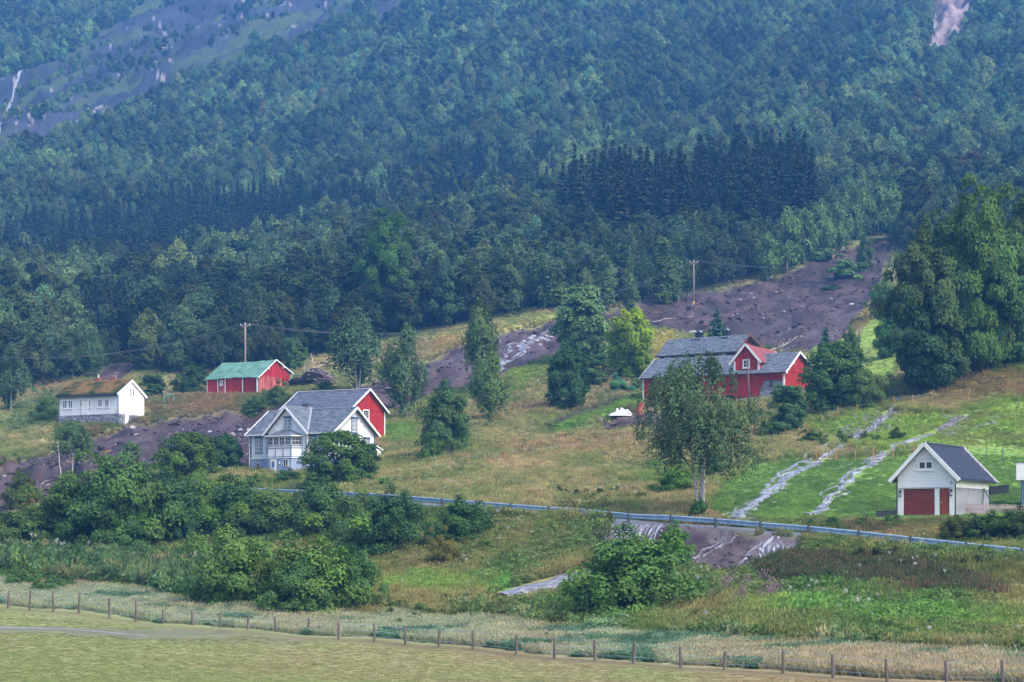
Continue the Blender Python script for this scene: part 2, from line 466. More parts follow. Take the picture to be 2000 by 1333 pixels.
    rockc = mixn(rockc, C3(.02,.02,.028), (fbm((X - .31 * Y) / 12, Y / 16, 4, 157) - .42) * 6)
    rockc = mixn(rockc, C3(.055,.08,.035), (fbm((X - .31 * Y) / 9, Y / 90, 4, 161) - .1) * 3)
    col = paint(col, macro(U, V, ROCK, 12, 18) * sstep(700, 800, Y), rockc)
    for s in SCARS:
        col = paint(col, macro(U, V, s, 4, 5) * sstep(500, 600, Y), mixn(C3(.17,.11,.12), C3(.10,.075,.085), .5 + n2))
    col = paint(col, macro(U, V, SCARS[0], 4, 4) * (Y > 600), mixn(C3(.33,.25,.25), C3(.07,.05,.06), .45 + q * .8 + fbm(X / 4, Y / 14, 4, 155) * 1.1 + sstep(-10, 100, (V - 60) + (U - 1850) * .8) * .9))
    mn = fbm(X / 4, Y / 9, 4, 171)
    mud = mixn(MUDC * .8, MUDC * 1.45, .45 + mn * 1.1 + fbm(X / 18, Y / 30, 3, 175) * .5)
    mud = mixn(mud, C3(.022,.015,.019), (n2 - .2) * 2)
    mu = macro(U, V, MUD, 5, 8) * (Y < 900)
    col = paint(col, mu, mud)
    for p_ in (MUD2, MUD3): col = paint(col, macro(U, V, p_, 5, 6) * (Y < 900), mud)
    wetp = [[(840,700),(985,655),(1090,640),(1080,690),(960,715),(860,745)], [(1440,640),(1700,600),(1640,680),(1560,690)], [(0,930),(280,860),(460,820),(480,850),(240,905),(0,960)]]
    for p_ in wetp: col = paint(col, macro(U, V, p_, 12, 16) * mu * np.clip(.1 + n2 + mn, 0, .6), C3(.11,.09,.11))
    mb = macro(U, V, MUDBANK, 6, 10)
    col = paint(col, mb, mixn(C3(.055,.035,.036), C3(.13,.105,.11), .35 + fbm(X / 1.2, Y / 4, 3, 177) * .9))
    col = paint(col, macro(U, V, [(-50,1216),(120,1222),(330,1230),(520,1240),(640,1256),(560,1262),(300,1252),(100,1240),(-50,1236)], 4, 5) * .42, mixn(C3(.12,.095,.06), C3(.16,.135,.10), .5 + n2))
    wet = np.maximum(mu * .35, mb * .6)
    wet = np.maximum(wet, macro(U, V, [(-50,1219),(120,1224),(330,1232),(500,1241),(300,1247),(100,1236),(-50,1232)], 3, 5))
    return np.clip(col, .004, .8), wet

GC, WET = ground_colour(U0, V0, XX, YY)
nr, nc = XX.shape
V_ = np.stack([XX.ravel(), YY.ravel(), ZZ.ravel()], 1)
ii = (np.arange(nr - 1)[:, None] * nc + np.arange(nc - 1)[None, :]).ravel()
F_ = np.stack([ii, ii + 1, ii + nc + 1, ii + nc], 1)

def ground_material():
    m, nt, b, N, L = _new('ground')
    at_ = N.new('ShaderNodeAttribute'); at_.attribute_name = 'tint'
    tc = N.new('ShaderNodeTexCoord')
    n1 = N.new('ShaderNodeTexNoise'); n1.inputs['Scale'].default_value = 3.2; n1.inputs['Detail'].default_value = 6; n1.inputs['Roughness'].default_value = .65
    L.new(tc.outputs['Object'], n1.inputs['Vector'])
    mr = N.new('ShaderNodeMapRange'); mr.inputs['From Min'].default_value = .3; mr.inputs['From Max'].default_value = .7
    mr.inputs['To Min'].default_value = .76; mr.inputs['To Max'].default_value = 1.24
    L.new(n1.outputs[0], mr.inputs[0])
    mx = N.new('ShaderNodeVectorMath'); mx.operation = 'SCALE'
    L.new(at_.outputs['Color'], mx.inputs[0]); L.new(mr.outputs[0], mx.inputs['Scale'])
    L.new(mx.outputs[0], b.inputs['Base Color'])
    r = N.new('ShaderNodeMapRange'); r.inputs['To Min'].default_value = .95; r.inputs['To Max'].default_value = .3
    L.new(at_.outputs['Alpha'], r.inputs[0]); L.new(r.outputs[0], b.inputs['Roughness'])
    b.inputs['Specular IOR Level'].default_value = .25
    bp = N.new('ShaderNodeBump'); bp.inputs['Distance'].default_value = .05; bp.inputs['Strength'].default_value = .8
    n2 = N.new('ShaderNodeTexNoise'); n2.inputs['Scale'].default_value = 1.6; n2.inputs['Detail'].default_value = 8
    L.new(tc.outputs['Object'], n2.inputs['Vector'])
    L.new(n2.outputs[0], bp.inputs['Height']); L.new(bp.outputs[0], b.inputs['Normal'])
    return m
M_ground = ground_material()
gme = mesh_np('ground', V_, F_, [M_ground], smooth=True)
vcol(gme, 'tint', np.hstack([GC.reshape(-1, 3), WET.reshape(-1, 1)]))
ground = obj('ground', gme)
tag(ground, kind='structure')
# ------------------------------------------------------------------ building materials
M_white = mat('white_paint', (.80, .80, .79), .6, .06, 1.5, bump=.004)
M_white_shaded = mat('white_paint_shaded', (.74, .75, .76), .6, .08, 1.2, bump=.004)  # same white paint, coloured dimmer and bluer to imitate shade on the fronts
M_bluetrim = mat('blue_grey_trim', (.13, .20, .33), .6, .15, 3)
M_bluebase = mat('blue_grey_plaster', (.30, .36, .52), .85, .18, 1.4, bump=.01)
M_red = mat('barn_red_boards', (.40, .024, .026), .75, .28, 1.6, stretch=(1, 1, .35), bump=.006)
M_redfade = mat('sun_faded_red_boards', (.48, .14, .13), .85, .3, 2.2, col2=(.36, .07, .06), stretch=(1, 1, .3), bump=.006)
M_darkred = mat('dark_red_boards', (.10, .018, .020), .8, .3, 2)
M_glass = mat('dark_window_glass', (.025, .03, .045), .12, .2, 1, spec=.6)
M_curtain = mat('curtained_glass', (.24, .26, .30), .2, .35, 2.5, spec=.5)
M_dark = mat('dark_opening', (.012, .012, .015), .9, .2, 1)
M_slate = mat('grey_blue_slate', (.13, .152, .185), .6, .45, 1.7, col2=(.085, .102, .125), spec=.35)
M_slate2 = mat('dark_blue_slate', (.12, .135, .18), .5, .3, 1.2, spec=.45)
M_tin = mat('green_metal_roof', (.13, .27, .21), .6, .28, .8, col2=(.085, .19, .155), spec=.4)
M_tile = mat('black_roof_tile', (.035, .038, .058), .45, .25, 2, spec=.4)
M_redroof = mat('faded_red_metal_roof', (.34, .10, .11), .6, .35, 1.1, col2=(.24, .07, .085))
M_stone = mat('grey_field_stone', (.27, .27, .30), .9, .5, 2.6, col2=(.13, .125, .15), bump=.03)
M_log = mat('weathered_grey_logs', (.34, .34, .38), .9, .45, 2.5, col2=(.19, .19, .225), stretch=(.3, .3, 2), bump=.01)
M_whitewash = mat('flaking_whitewash', (.62, .58, .55), .9, .4, 2.2, bump=.01)
M_conc = mat('grey_concrete', (.23, .235, .26), .85, .22, 1.1, bump=.01)
M_mahog = mat('mahogany_stained_boards', (.21, .028, .016), .45, .35, 3, stretch=(.25, .25, 3), spec=.4, bump=.004)
M_orange = mat('reddish_brown_boards', (.30, .055, .02), .5, .35, 3, stretch=(.25, .25, 3), spec=.4, bump=.004)
M_brick = mat('red_brick', (.38, .13, .085), .85, .3, 6)
M_black = mat('black_metal', (.02, .022, .028), .4, .2, 4, spec=.5)
M_metal = mat('pale_flashing', (.55, .57, .60), .4, .15, 3, metal=.5)
M_turf = mat('roof_turf', (.27, .20, .09), .95, .4, 3, col2=(.13, .15, .05), bump=.05)
M_wood = mat('grey_weathered_post', (.15, .125, .11), .9, .4, 5, stretch=(1, 1, .2), bump=.01)
M_polewood = mat('pale_brown_pole', (.30, .23, .21), .85, .35, 4, stretch=(1, 1, .1))
M_orangepost = mat('orange_brown_stake', (.50, .24, .10), .8, .35, 4)
M_steel = mat('galvanised_steel', (.34, .46, .60), .45, .2, 2.5, metal=.25, spec=.5, col2=(.24, .34, .47))
M_postst = mat('dark_rail_post', (.10, .105, .12), .7, .4, 4)
M_purple = mat('purple_grey_planks', (.20, .13, .17), .9, .35, 3)

def Vv(o, d, s, z, n=(0, 0, 0), k=0.0):
    return (o[0] + d[0] * s + n[0] * k, o[1] + d[1] * s + n[1] * k, z)

def boards(parent, m, o, d, n, length, top, bot, bw=.2, name='wall', label=None, horiz=False, jit=.012, th=.05, rnd=None, kind=None):
    """a wall clad board by board. o,d: origin and direction along the wall, n outward; top(s), bot(s) heights"""
    r = rnd or random
    mb = MB()
    if not horiz:
        k = max(1, int(round(length / bw))); w = length / k
        for i in range(k):
            a, b = i * w, (i + 1) * w - .006
            e = r.uniform(0, jit) + (.018 if i % 2 else 0)
            q = [Vv(o, d, a, bot(a + .001), n, e), Vv(o, d, b, bot(b), n, e), Vv(o, d, b, top(b), n, e), Vv(o, d, a, top(a + .001), n, e)]
            mid = a + w / 2
            if top(mid) - bot(mid) > .02:
                if d[0] * n[1] - d[1] * n[0] > 0: q = q[::-1]
                mb.slab(q, th + e)
    else:
        z0 = min(bot(0), bot(length)); zt = max(top(length * j / 40) for j in range(41))
        k = max(1, int(round((zt - z0) / bw))); w = (zt - z0) / k
        ss = np.linspace(0, length, 161)
        T = np.array([top(s) for s in ss]); 
        for i in range(k):
            za, zb = z0 + i * w, z0 + (i + 1) * w
            okb = ss[T >= za + .001]; okt = ss[T >= zb - .001]
            if len(okb) < 2: continue
            if len(okt) < 2: okt = np.array([okb.mean(), okb.mean() + .01])
            q = [Vv(o, d, okb[0], za, n, .028), Vv(o, d, okb[-1], za, n, .028), Vv(o, d, okt[-1], zb, n, .004), Vv(o, d, okt[0], zb, n, .004)]
            if d[0] * n[1] - d[1] * n[0] > 0: q = q[::-1]
            mb.slab(q, th)
    ob = mb.build(name, m, parent)
    if label: ob['label'] = label
    if kind: ob['kind'] = kind
    return ob

def core(parent, m, L, W, zb, Hw, Hr, Hb, axis='x', inset=.06):
    """solid body behind the cladding"""
    i = inset
    if axis == 'x':
        P = [(0, i, zb), (0, i, Hw - .05), (0, W / 2, Hr - .1), (0, W - i, Hb - .05), (0, W - i, zb)]
        A = [(i, p[1], p[2]) for p in P]; B = [(L - i, p[1], p[2]) for p in P]
    else:
        P = [(i, 0, zb), (i, 0, Hw - .05), (L / 2, 0, Hr - .1), (L - i, 0, Hb - .05), (L - i, 0, zb)]
        A = [(p[0], W - i, p[2]) for p in P]; B = [(p[0], i, p[2]) for p in P]
    k = 5
    return MB().poly(A + B, [tuple(range(k)), tuple(range(2 * k - 1, k - 1, -1))] + [(j, j + k, (j + 1) % k + k, (j + 1) % k) for j in range(k)]).build('inner_wall', m, parent)

def window(parent, o, d, n, s, z, w, h, cols=2, rows=2, m=None, trim=None, tw=.1, cornice=False, pane=None, fw=.05, mid=.06, depth=.05):
    """window with frame and bars; the glass and the casing are its sub-parts. s, z is its centre"""
    m = m or M_white
    f = MB(); g = MB()
    def B(mb, s0, s1, z0, z1, k0, k1):
        q = [Vv(o, d, s0, z0, n, k1), Vv(o, d, s1, z0, n, k1), Vv(o, d, s1, z1, n, k1), Vv(o, d, s0, z1, n, k1)]
        if d[0] * n[1] - d[1] * n[0] > 0: q = q[::-1]
        mb.slab(q, k1 - k0)
    x0, x1, z0, z1 = s - w / 2, s + w / 2, z - h / 2, z + h / 2
    D = depth + .03
    B(f, x0, x1, z0, z0 + fw, .005, D); B(f, x0, x1, z1 - fw, z1, .005, D)
    B(f, x0, x0 + fw, z0 + fw, z1 - fw, .005, D); B(f, x1 - fw, x1, z0 + fw, z1 - fw, .005, D)
    iw = (x1 - x0 - 2 * fw); ih = (z1 - z0 - 2 * fw)
    for i in range(1, cols):
        c = x0 + fw + iw * i / cols; hw = (mid if (cols % 2 == 0 and i == cols // 2) else .022) / 2
        B(f, c - hw, c + hw, z0 + fw, z1 - fw, .01, D - .01)
    for i in range(1, rows):
        c = z0 + fw + ih * i / rows
        B(f, x0 + fw, x1 - fw, c - .016, c + .016, .01, D - .014)
    wo_ = f.build('window', m, parent)
    B(g, x0 + fw * .5, x1 - fw * .5, z0 + fw * .5, z1 - fw * .5, .002, D - .035)
    g.build('pane', pane or M_glass, wo_)
    if trim is not None:
        t = MB(); e = D + .012
        B(t, x0 - tw, x0, z0 - tw, z1 + tw, .004, e); B(t, x1, x1 + tw, z0 - tw, z1 + tw, .004, e)
        B(t, x0, x1, z0 - tw, z0, .004, e); B(t, x0, x1, z1, z1 + tw, .004, e)
        B(t, x0 - tw - .06, x1 + tw + .06, z0 - tw - .07, z0 - tw, .004, e + .05)
        if cornice:
            B(t, x0 - tw - .05, x1 + tw + .05, z1 + tw, z1 + tw + .16, .004, e + .03)
            B(t, x0 - tw - .12, x1 + tw + .12, z1 + tw + .16, z1 + tw + .22, .004, e + .1)
            k = int((w + 2 * tw) / .12)
            for i in range(k): B(t, x0 - tw + i * .12 + .03, x0 - tw + i * .12 + .08, z1 + tw + .05, z1 + tw + .12, e + .03, e + .06)
        t.build('casing', trim, wo_)
    return wo_

def roof_slope(parent, m, e0, e1, r1, r0, th=.12, rows=0, cols=0, slate_m=None, sname='slates', name='roof', rag=.3, label=None):
    """one roof plane: eave e0-e1, ridge r0-r1 (outside ccw e0,e1,r1,r0), with courses of real slates"""
    e0, e1, r1, r0 = map(Vector, (e0, e1, r1, r0))
    ro = MB().slab([e0, e1, r1, r0], th).build(name, m, parent)
    if label: ro['label'] = label
    if rows:
        n = (e1 - e0).cross(r1 - e0).normalized()
        mb = MB()
        for i in range(rows):
            t0, t1 = i / rows, (i + 1.12) / rows
            t1 = min(t1, 1)
            a0, b0 = e0.lerp(r0, t0), e1.lerp(r1, t0); a1, b1 = e0.lerp(r0, t1), e1.lerp(r1, t1)
            for j in range(cols):
                o_ = .5 if i % 2 else 0
                s0 = max(0, (j + o_ - .5) / cols); s1 = min(1, (j + o_ + .5) / cols)
                s1 = s0 + (s1 - s0) * .97
                if s1 <= s0: continue
                dz = random.uniform(.02, .045); dl = random.uniform(-rag, rag) * .12 / rows
                q = [a0.lerp(b0, s0) + n * (dz + .02) + (a0 - a1) * dl, a0.lerp(b0, s1) + n * (dz + .02) + (a0 - a1) * dl * .5, a1.lerp(b1, s1) + n * .012, a1.lerp(b1, s0) + n * .012]
                mb.slab(q, .012)
        so = mb.build(sname, slate_m or m, ro); so['kind'] = 'stuff'
    return ro

def barge(parent, m, pts, w=.08, h=.22, name='bargeboard'):
    mb = MB()
    for a, b in zip(pts[:-1], pts[1:]): mb.bar(a, b, w, h)
    return mb.build(name, m, parent)

def gable_top(W, Hw, Hr, Hb):
    return lambda s: Hw + (Hr - Hw) * s / (W / 2) if s <= W / 2 else Hr + (Hb - Hr) * (s - W / 2) / (W / 2)

def tile_mat_var(m, scale=2.2, amt=.35):
    """each slate its own tone: a cell texture, laid on the loose pieces"""
    nt = m.node_tree; N = nt.nodes; L = nt.links
    b = next(x for x in N if x.type == 'BSDF_PRINCIPLED')
    src = b.inputs['Base Color'].links[0].from_socket
    g = N.new('ShaderNodeNewGeometry')
    mr = N.new('ShaderNodeMapRange'); mr.inputs['To Min'].default_value = 1 - amt; mr.inputs['To Max'].default_value = 1 + amt
    L.new(g.outputs['Random Per Island'], mr.inputs[0])
    vm = N.new('ShaderNodeVectorMath'); vm.operation = 'SCALE'
    L.new(src, vm.inputs[0]); L.new(mr.outputs[0], vm.inputs['Scale']); L.new(vm.outputs[0], b.inputs['Base Color'])
for m_, a_ in ((M_slate, .2), (M_slate2, .12), (M_red, .12), (M_redfade, .25), (M_log, .25), (M_stone, .4), (M_darkred, .15), (M_redroof, .12), (M_tin, .07), (M_mahog, .15), (M_wood, .2), (M_purple, .2), (M_tile, .15)):
    tile_mat_var(m_, amt=a_)

def stone_course(mb, o, d, n, length, z0, z1, size=.4, r=random, keep=lambda s, z: True):
    z = z0
    while z < z1 - .05:
        h = min(r.uniform(.6, 1.15) * size * .7, z1 - z); s = r.uniform(-.2, 0)
        while s < length:
            w = r.uniform(.6, 1.6) * size; a, b = max(s, 0), min(s + w - .03, length)
            if b - a > .06 and keep((a + b) / 2, z):
                e = r.uniform(.03, .1)
                q = [Vv(o, d, a, z, n, e), Vv(o, d, b, z + r.uniform(-.03, .03), n, e), Vv(o, d, b - r.uniform(0, .05), z + h - .03, n, e * .8), Vv(o, d, a + r.uniform(0, .05), z + h - .03, n, e * .8)]
                mb.slab(q, .12)
            s += w
        z += h

X_, Y_, NX, NY = (1, 0), (0, 1), (-1, 0), (0, -1)
def house_at(name, X, Y, z, th, label, cat): return empty(name, (X, Y, z), -math.radians(th), label, cat)

# ------------------------------------------------------------------ white villa
def villa():
    h = house_at('villa', -32.13, 252.0, 10.32, 30.8, 'white wooden villa with blue trim, slate roof and glazed bay, behind the roadside bushes', 'house')
    L, W, Hw, Hr, Bz = 12.39, 8.72, 4.3, 7.21, 1.2
    wl, wr, wm, wp = 3.0, 8.9, 5.95, .5                      # front wing
    core(h, M_white_shaded, L, W, -1.6, Hw, Hr, Hw)
    gt = gable_top(W, Hw, Hr, Hw)
    boards(h, M_white_shaded, (0, 0), X_, NY, wl, lambda s: Hw, lambda s: Bz, .16, horiz=True)
    boards(h, M_white_shaded, (wr, 0), X_, NY, L - wr, lambda s: Hw, lambda s: Bz, .16, horiz=True)
    boards(h, M_white, (L, 0), Y_, X_, W, gt, lambda s: Bz, .16, horiz=True)
    boards(h, M_white, (0, 0), Y_, NX, W, gt, lambda s: Bz, .16, horiz=True)
    # wing body and front
    wt = gable_top(wr - wl, Hw, Hr, Hw)
    k = 5; P = [(wl + .05, -1.6), (wl + .05, Hw - .05), (wm, Hr - .1), (wr - .05, Hw - .05), (wr - .05, -1.6)]
    A = [(p[0], W / 2, p[1]) for p in P]; B = [(p[0], -wp + .06, p[1]) for p in P]
    MB().poly(A + B, [tuple(range(k)), tuple(range(2 * k - 1, k - 1, -1))] + [(j, j + k, (j + 1) % k + k, (j + 1) % k) for j in range(k)]).build('wing', M_white_shaded, h)
    boards(h, M_white_shaded, (wl, -wp), X_, NY, wr - wl, wt, lambda s: Bz, .16, horiz=True)
    boards(h, M_white, (wr, -wp), Y_, X_, wp + .05, lambda s: Hw, lambda s: Bz, .16, horiz=True)
    # basement
    b = MB().box(-.02, wl, -.02, W + .02, -1.7, Bz).box(wr, L + .02, -.02, W + .02, -1.7, Bz).box(wl, wr, -wp - .02, W, -1.7, Bz)
    b.build('basement', M_bluebase, h)
    for q_ in ((-.06, wl, -.09, -.02), (wr, L + .08, -.09, -.02), (L + .02, L + .08, -.02, W)): MB().box(*q_, Bz - .05, Bz + .05).build('water_board', M_white, h)
    # roof
    ov, og = .5, .55
    ze = Hw - ov * (Hr - Hw) / (W / 2); T = .16
    yv = W / 2
    def main_front(x0, x1): return ((x0, -ov, ze + T), (x1, -ov, ze + T), (x1, yv, Hr + T), (x0, yv, Hr + T))
    wz = Hw - .45 * (Hr - Hw) / ((wr - wl) / 2)
    roof_slope(h, M_slate, (-og, -ov, ze + T), (wl + .3, -ov, ze + T), (wm, yv, Hr + T), (-og, yv, Hr + T), rows=16, cols=12)
    roof_slope(h, M_slate, (wr - .3, -ov, ze + T), (L + og, -ov, ze + T), (L + og, yv, Hr + T), (wm, yv, Hr + T), rows=16, cols=16)
    roof_slope(h, M_slate, (L + og, W + ov, ze + T), (-og, W + ov, ze + T), (-og, yv, Hr + T), (L + og, yv, Hr + T))
    # wing roof planes
    fy = -wp - .5
    roof_slope(h, M_slate, (wl - .45, yv, wz + T + .04), (wl - .45, fy, wz + T + .04), (wm, fy, Hr + T + .04), (wm, yv, Hr + T + .04), th=.1)
    roof_slope(h, M_slate, (wr + .45, fy, wz + T + .04), (wr + .45, 1.0, wz + T + .04), (wm, yv, Hr + T + .06), (wm, fy, Hr + T + .06), th=.1, rows=12, cols=10)
    # ridge caps, bargeboards, gutters
    MB().bar((-og, yv, Hr + T + .05), (L + og, yv, Hr + T + .05), .28, .07).bar((wm, fy, Hr + T + .09), (wm, yv - .2, Hr + T + .09), .26, .07).build('ridge_cap', M_metal, h)
    MB().bar((wr + .1, -.45, Hw + .0 + T), (wm + .1, yv - .1, Hr + T + .09), .22, .05).build('valley_flashing', M_metal, h)
    for gx in (-og, L + og):
        barge(h, M_white, [(gx, -ov - .05, ze + .08), (gx, yv, Hr + .12), (gx, W + ov + .05, ze + .08)], .08, .26)
    barge(h, M_white, [(wl - .5, fy, wz + .06), (wm, fy, Hr + .14), (wr + .5, fy, wz + .06)], .08, .24)
    for x0, x1 in ((-og, wl - .3), (wr + .4, L + og)):
        MB().bar((x0, -ov - .06, ze + .1), (x1, -ov - .06, ze + .1), .12, .12).build('gutter', M_white, h)
    MB().tube([(-.1, -ov, ze), (-.14, -.12, ze - .35), (-.14, -.12, -1.4)], .05, 6).build('downpipe', M_white, h)
    MB().tube([(wr + .1, -wp - .1, Hw - .2), (wr + .1, -wp - .1, -1.4)], .05, 6).build('downpipe', M_white, h)
    # corner boards
    for (x, y) in ((-.02, -.04), (L - .12, -.04), (L + .03, W - .12), (wl - .02, -wp - .05), (wr - .14, -wp - .05)):
        MB().box(x, x + .16, y, y + .05 if y < 0 else y + .16, Bz, Hw).build('corner_board', M_bluetrim, h)
    # windows
    fr = lambda s, z, w, hh, c, r_, y=0: window(h, (0, y), X_, NY, s, z, w, hh, c, r_, trim=M_bluetrim, cornice=True, pane=M_curtain)
    fr(1.27, 2.85, .9, 1.6, 2, 3); fr(2.75, 2.75, .4, 1.5, 1, 3); fr(wm + .1, 5.25, .8, 1.35, 2, 3, -wp)
    fr(9.55, 2.85, .85, 1.6, 2, 3); fr(10.9, 2.85, .85, 1.6, 2, 3)
    sd_ = lambda s, z, w, hh, c, r_: window(h, (L, 0), Y_, X_, s, z, w, hh, c, r_, trim=M_bluetrim, cornice=True, pane=M_curtain)
    sd_(4.4, 5.15, 1.1, 1.5, 4, 3); sd_(4.4, 2.75, 1.1, 1.6, 4, 3); sd_(1.9, 2.75, 1.1, 1.6, 4, 3); sd_(7.0, 2.75, 1.1, 1.6, 4, 3)
    # floodlight under the eaves, gable vent
    MB().box(4.1, 4.6, -wp - .16, -wp - .03, 4.55, 4.72).build('outdoor_lamp', M_white, h)
    # bay with its own little roof
    by = -wp
    bay = [(3.3, by), (3.75, by - 1.0), (7.3, by - 1.0), (8.2, by)]
    def prism(pts, z0, z1, nm, m, par, sc=1.0):
        cx = sum(p[0] for p in pts) / 4; 
        q = [((p[0] - cx) * sc + cx, (p[1] - by) * sc + by) for p in pts]
        return MB().poly([(x, y, z0) for x, y in q] + [(x, y, z1) for x, y in q], [(0, 1, 2, 3), (7, 6, 5, 4)] + [(i, (i + 1) % 4, (i + 1) % 4 + 4, i + 4)[::-1] for i in range(4)]).build(nm, m, par)
    bo = prism(bay, Bz, 3.82, 'bay', M_white, h)
    prism(bay, -1.7, Bz - .08, 'bay_base', M_bluebase, bo, .985)
    prism(bay, Bz - .08, Bz + .04, 'bay_sill', M_white, bo, 1.04)
    c = (5.75, by, 4.62)
    eave = [(3.0, by + .02, 3.8), (3.5, by - 1.3, 3.8), (7.5, by - 1.3, 3.8), (8.6, by + .02, 3.8)]
    top = [(5.3, by, 4.65), (6.4, by, 4.65)]
    MB().poly(eave + top, [(0, 1, 4)[::-1], (1, 2, 5, 4)[::-1], (2, 3, 5)[::-1], (0, 1, 2, 3)]).build('bay_roof', M_slate2, bo)
    MB().bar(eave[0], eave[1], .06, .12).bar(eave[1], eave[2], .06, .12).bar(eave[2], eave[3], .06, .12).build('bay_fascia', M_white, bo)
    for (p, q_, nw, sill) in ((bay[1], bay[2], 4, 3), (bay[2], bay[3], 1, 1), (bay[0], bay[1], 1, 1)):
        dx, dy = q_[0] - p[0], q_[1] - p[1]; l = math.hypot(dx, dy); d = (dx / l, dy / l); n = (d[1], -d[0])
        for i in range(nw):
            w = l / nw
            window(bo, p, d, n, (i + .5) * w, 3.2, w - .1, .95, 3, 2, fw=.04, mid=.022, pane=M_glass)
            # lace band below the panes
            f = MB()
            z_ = 2.62
            for j in range(int((w - .1) / .13)):
                s_ = i * w + .08 + j * .13
                a = Vv(p, d, s_ + .03, z_ - .09, n, .035); b2 = Vv(p, d, s_ + .03, z_ + .09, n, .035)
                f.bar(a, b2, .05, .02, up=(n[0], n[1], 0))
            f.build('lattice', M_white, bo)
            MB().bar(Vv(p, d, i * w + .06, z_, n, .012), Vv(p, d, (i + 1) * w - .06, z_, n, .012), .02, .17).build('lace_shadow', M_glass, bo)
        t = MB()
        t.bar(Vv(p, d, 0, 2.36, n, .03), Vv(p, d, l, 2.36, n, .03), .05, .07).bar(Vv(p, d, 0, Bz + .1, n, .03), Vv(p, d, l, Bz + .1, n, .03), .05, .07)
        for i in range(sill + 1):
            s_ = l * i / sill
            hi = 3.8 if i in (0, sill) else 2.36
            t.bar(Vv(p, d, s_, Bz, n, .03), Vv(p, d, s_, hi, n, .03), .09, .05, up=(n[0], n[1], 0))
        t.build('blue_strips', M_bluetrim, bo)
    # basement door, lamp, windows
    dr = MB().box(4.2, 5.05, by - 1.08, by - 1.0, -1.05, .98).build('door', M_white, h)
    MB().box(4.42, 4.83, by - 1.1, by - 1.07, .0, .75).build('pane', M_bluetrim, dr)
    MB().box(5.5, 5.62, by - 1.1, by - 1.0, .45, .7).build('outdoor_lamp', M_white, h)
    window(h, (0, by - .99), X_, NY, 6.5, .55, .75, .85, 2, 1); window(h, (0, -.03), X_, NY, 1.15, .35, .5, .75, 1, 1)
    # chimney
    ch = MB().box(4.9, 5.9, yv - .4, yv + .4, Hr - .4, Hr + .75).build('chimney', M_conc, h)
    MB().box(4.7, 6.1, yv - .6, yv + .6, Hr + .75, Hr + .87).build('chimney_cap', M_slate2, ch)
    # low lean-to behind the gable
    a = MB().box(L - 2.2, L - .1, W + .03, W + 1.6, -.8, 2.6).build('annex', M_white, h)
    MB().slab([(L + .1, W, 3.1), (L + .1, W + 1.9, 2.5), (L - 2.4, W + 1.9, 2.5), (L - 2.4, W, 3.1)], .12).build('roof', M_white, a)
    return h
villa()

def simple_gables(h, L, W, Hw, Hr, Hb, zb, red, sides, og=.45, ov=.45, roofm=M_slate, rows=14, cols=30, bm=M_white, T=.14, bw=.22, wlab=None, th=.12, back_rows=0):
    """ridge along x; sides: which walls to board"""
    gt = gable_top(W, Hw, Hr, Hb)
    if 'f' in sides: boards(h, red, (0, 0), X_, NY, L, lambda s: Hw, lambda s: zb, bw)
    if 'r' in sides: boards(h, red, (L, 0), Y_, X_, W, gt, lambda s: zb, bw)
    if 'l' in sides: boards(h, red, (0, 0), Y_, NX, W, gt, lambda s: zb, bw)
    if 'b' in sides: boards(h, red, (0, W), X_, Y_, L, lambda s: Hb, lambda s: zb, bw)
    ze = Hw - ov * (Hr - Hw) / (W / 2); zf = Hb - ov * (Hr - Hb) / (W / 2); yv = W / 2
    roof_slope(h, roofm, (-og, -ov, ze + T), (L + og, -ov, ze + T), (L + og, yv, Hr + T), (-og, yv, Hr + T), rows=rows, cols=cols, th=th)
    roof_slope(h, roofm, (L + og, W + ov, zf + T), (-og, W + ov, zf + T), (-og, yv, Hr + T), (L + og, yv, Hr + T), th=th, rows=back_rows, cols=cols)
    for gx in (-og, L + og):
        barge(h, bm, [(gx, -ov - .03, ze + .06), (gx, yv, Hr + .1), (gx, W + ov + .03, zf + .06)], .07, .24)
    return ze, zf

# ------------------------------------------------------------------ red barn behind the villa
def barn_b():
    h = house_at('red_barn', -30.8, 275.0, 15.2, 29.8, 'red barn with dark slate roof and one white window, right behind the white villa', 'barn')
    L, W, Hw, Hr = 10.9, 8.28, 3.86, 6.49
    core(h, M_darkred, L, W, -1.5, Hw, Hr, Hw)
    simple_gables(h, L, W, Hw, Hr, Hw, -1.3, M_red, 'frl', roofm=M_slate2, rows=12, cols=18, og=.5)
    MB().bar((L + .06, -.05, 1.9 + 1.95), (L + .06, W + .05, 3.85), .05, .05).build('band_board', M_red, h)
    window(h, (L, 0), Y_, X_, 3.74, 3.15, 1.25, 1.25, 3, 4, trim=M_white, tw=.1, fw=.05)
    MB().bar((-.5, W / 2, Hr + .2), (L + .5, W / 2, Hr + .2), .3, .07).build('ridge_cap', M_white, h)
    MB().box(L - .02, L + .08, W - .14, W + .06, -1.3, Hw).build('corner_board', M_white, h)
    MB().box(L - .02, L + .08, -.08, .14, -1.3, Hw).build('corner_board', M_white, h)
barn_b()

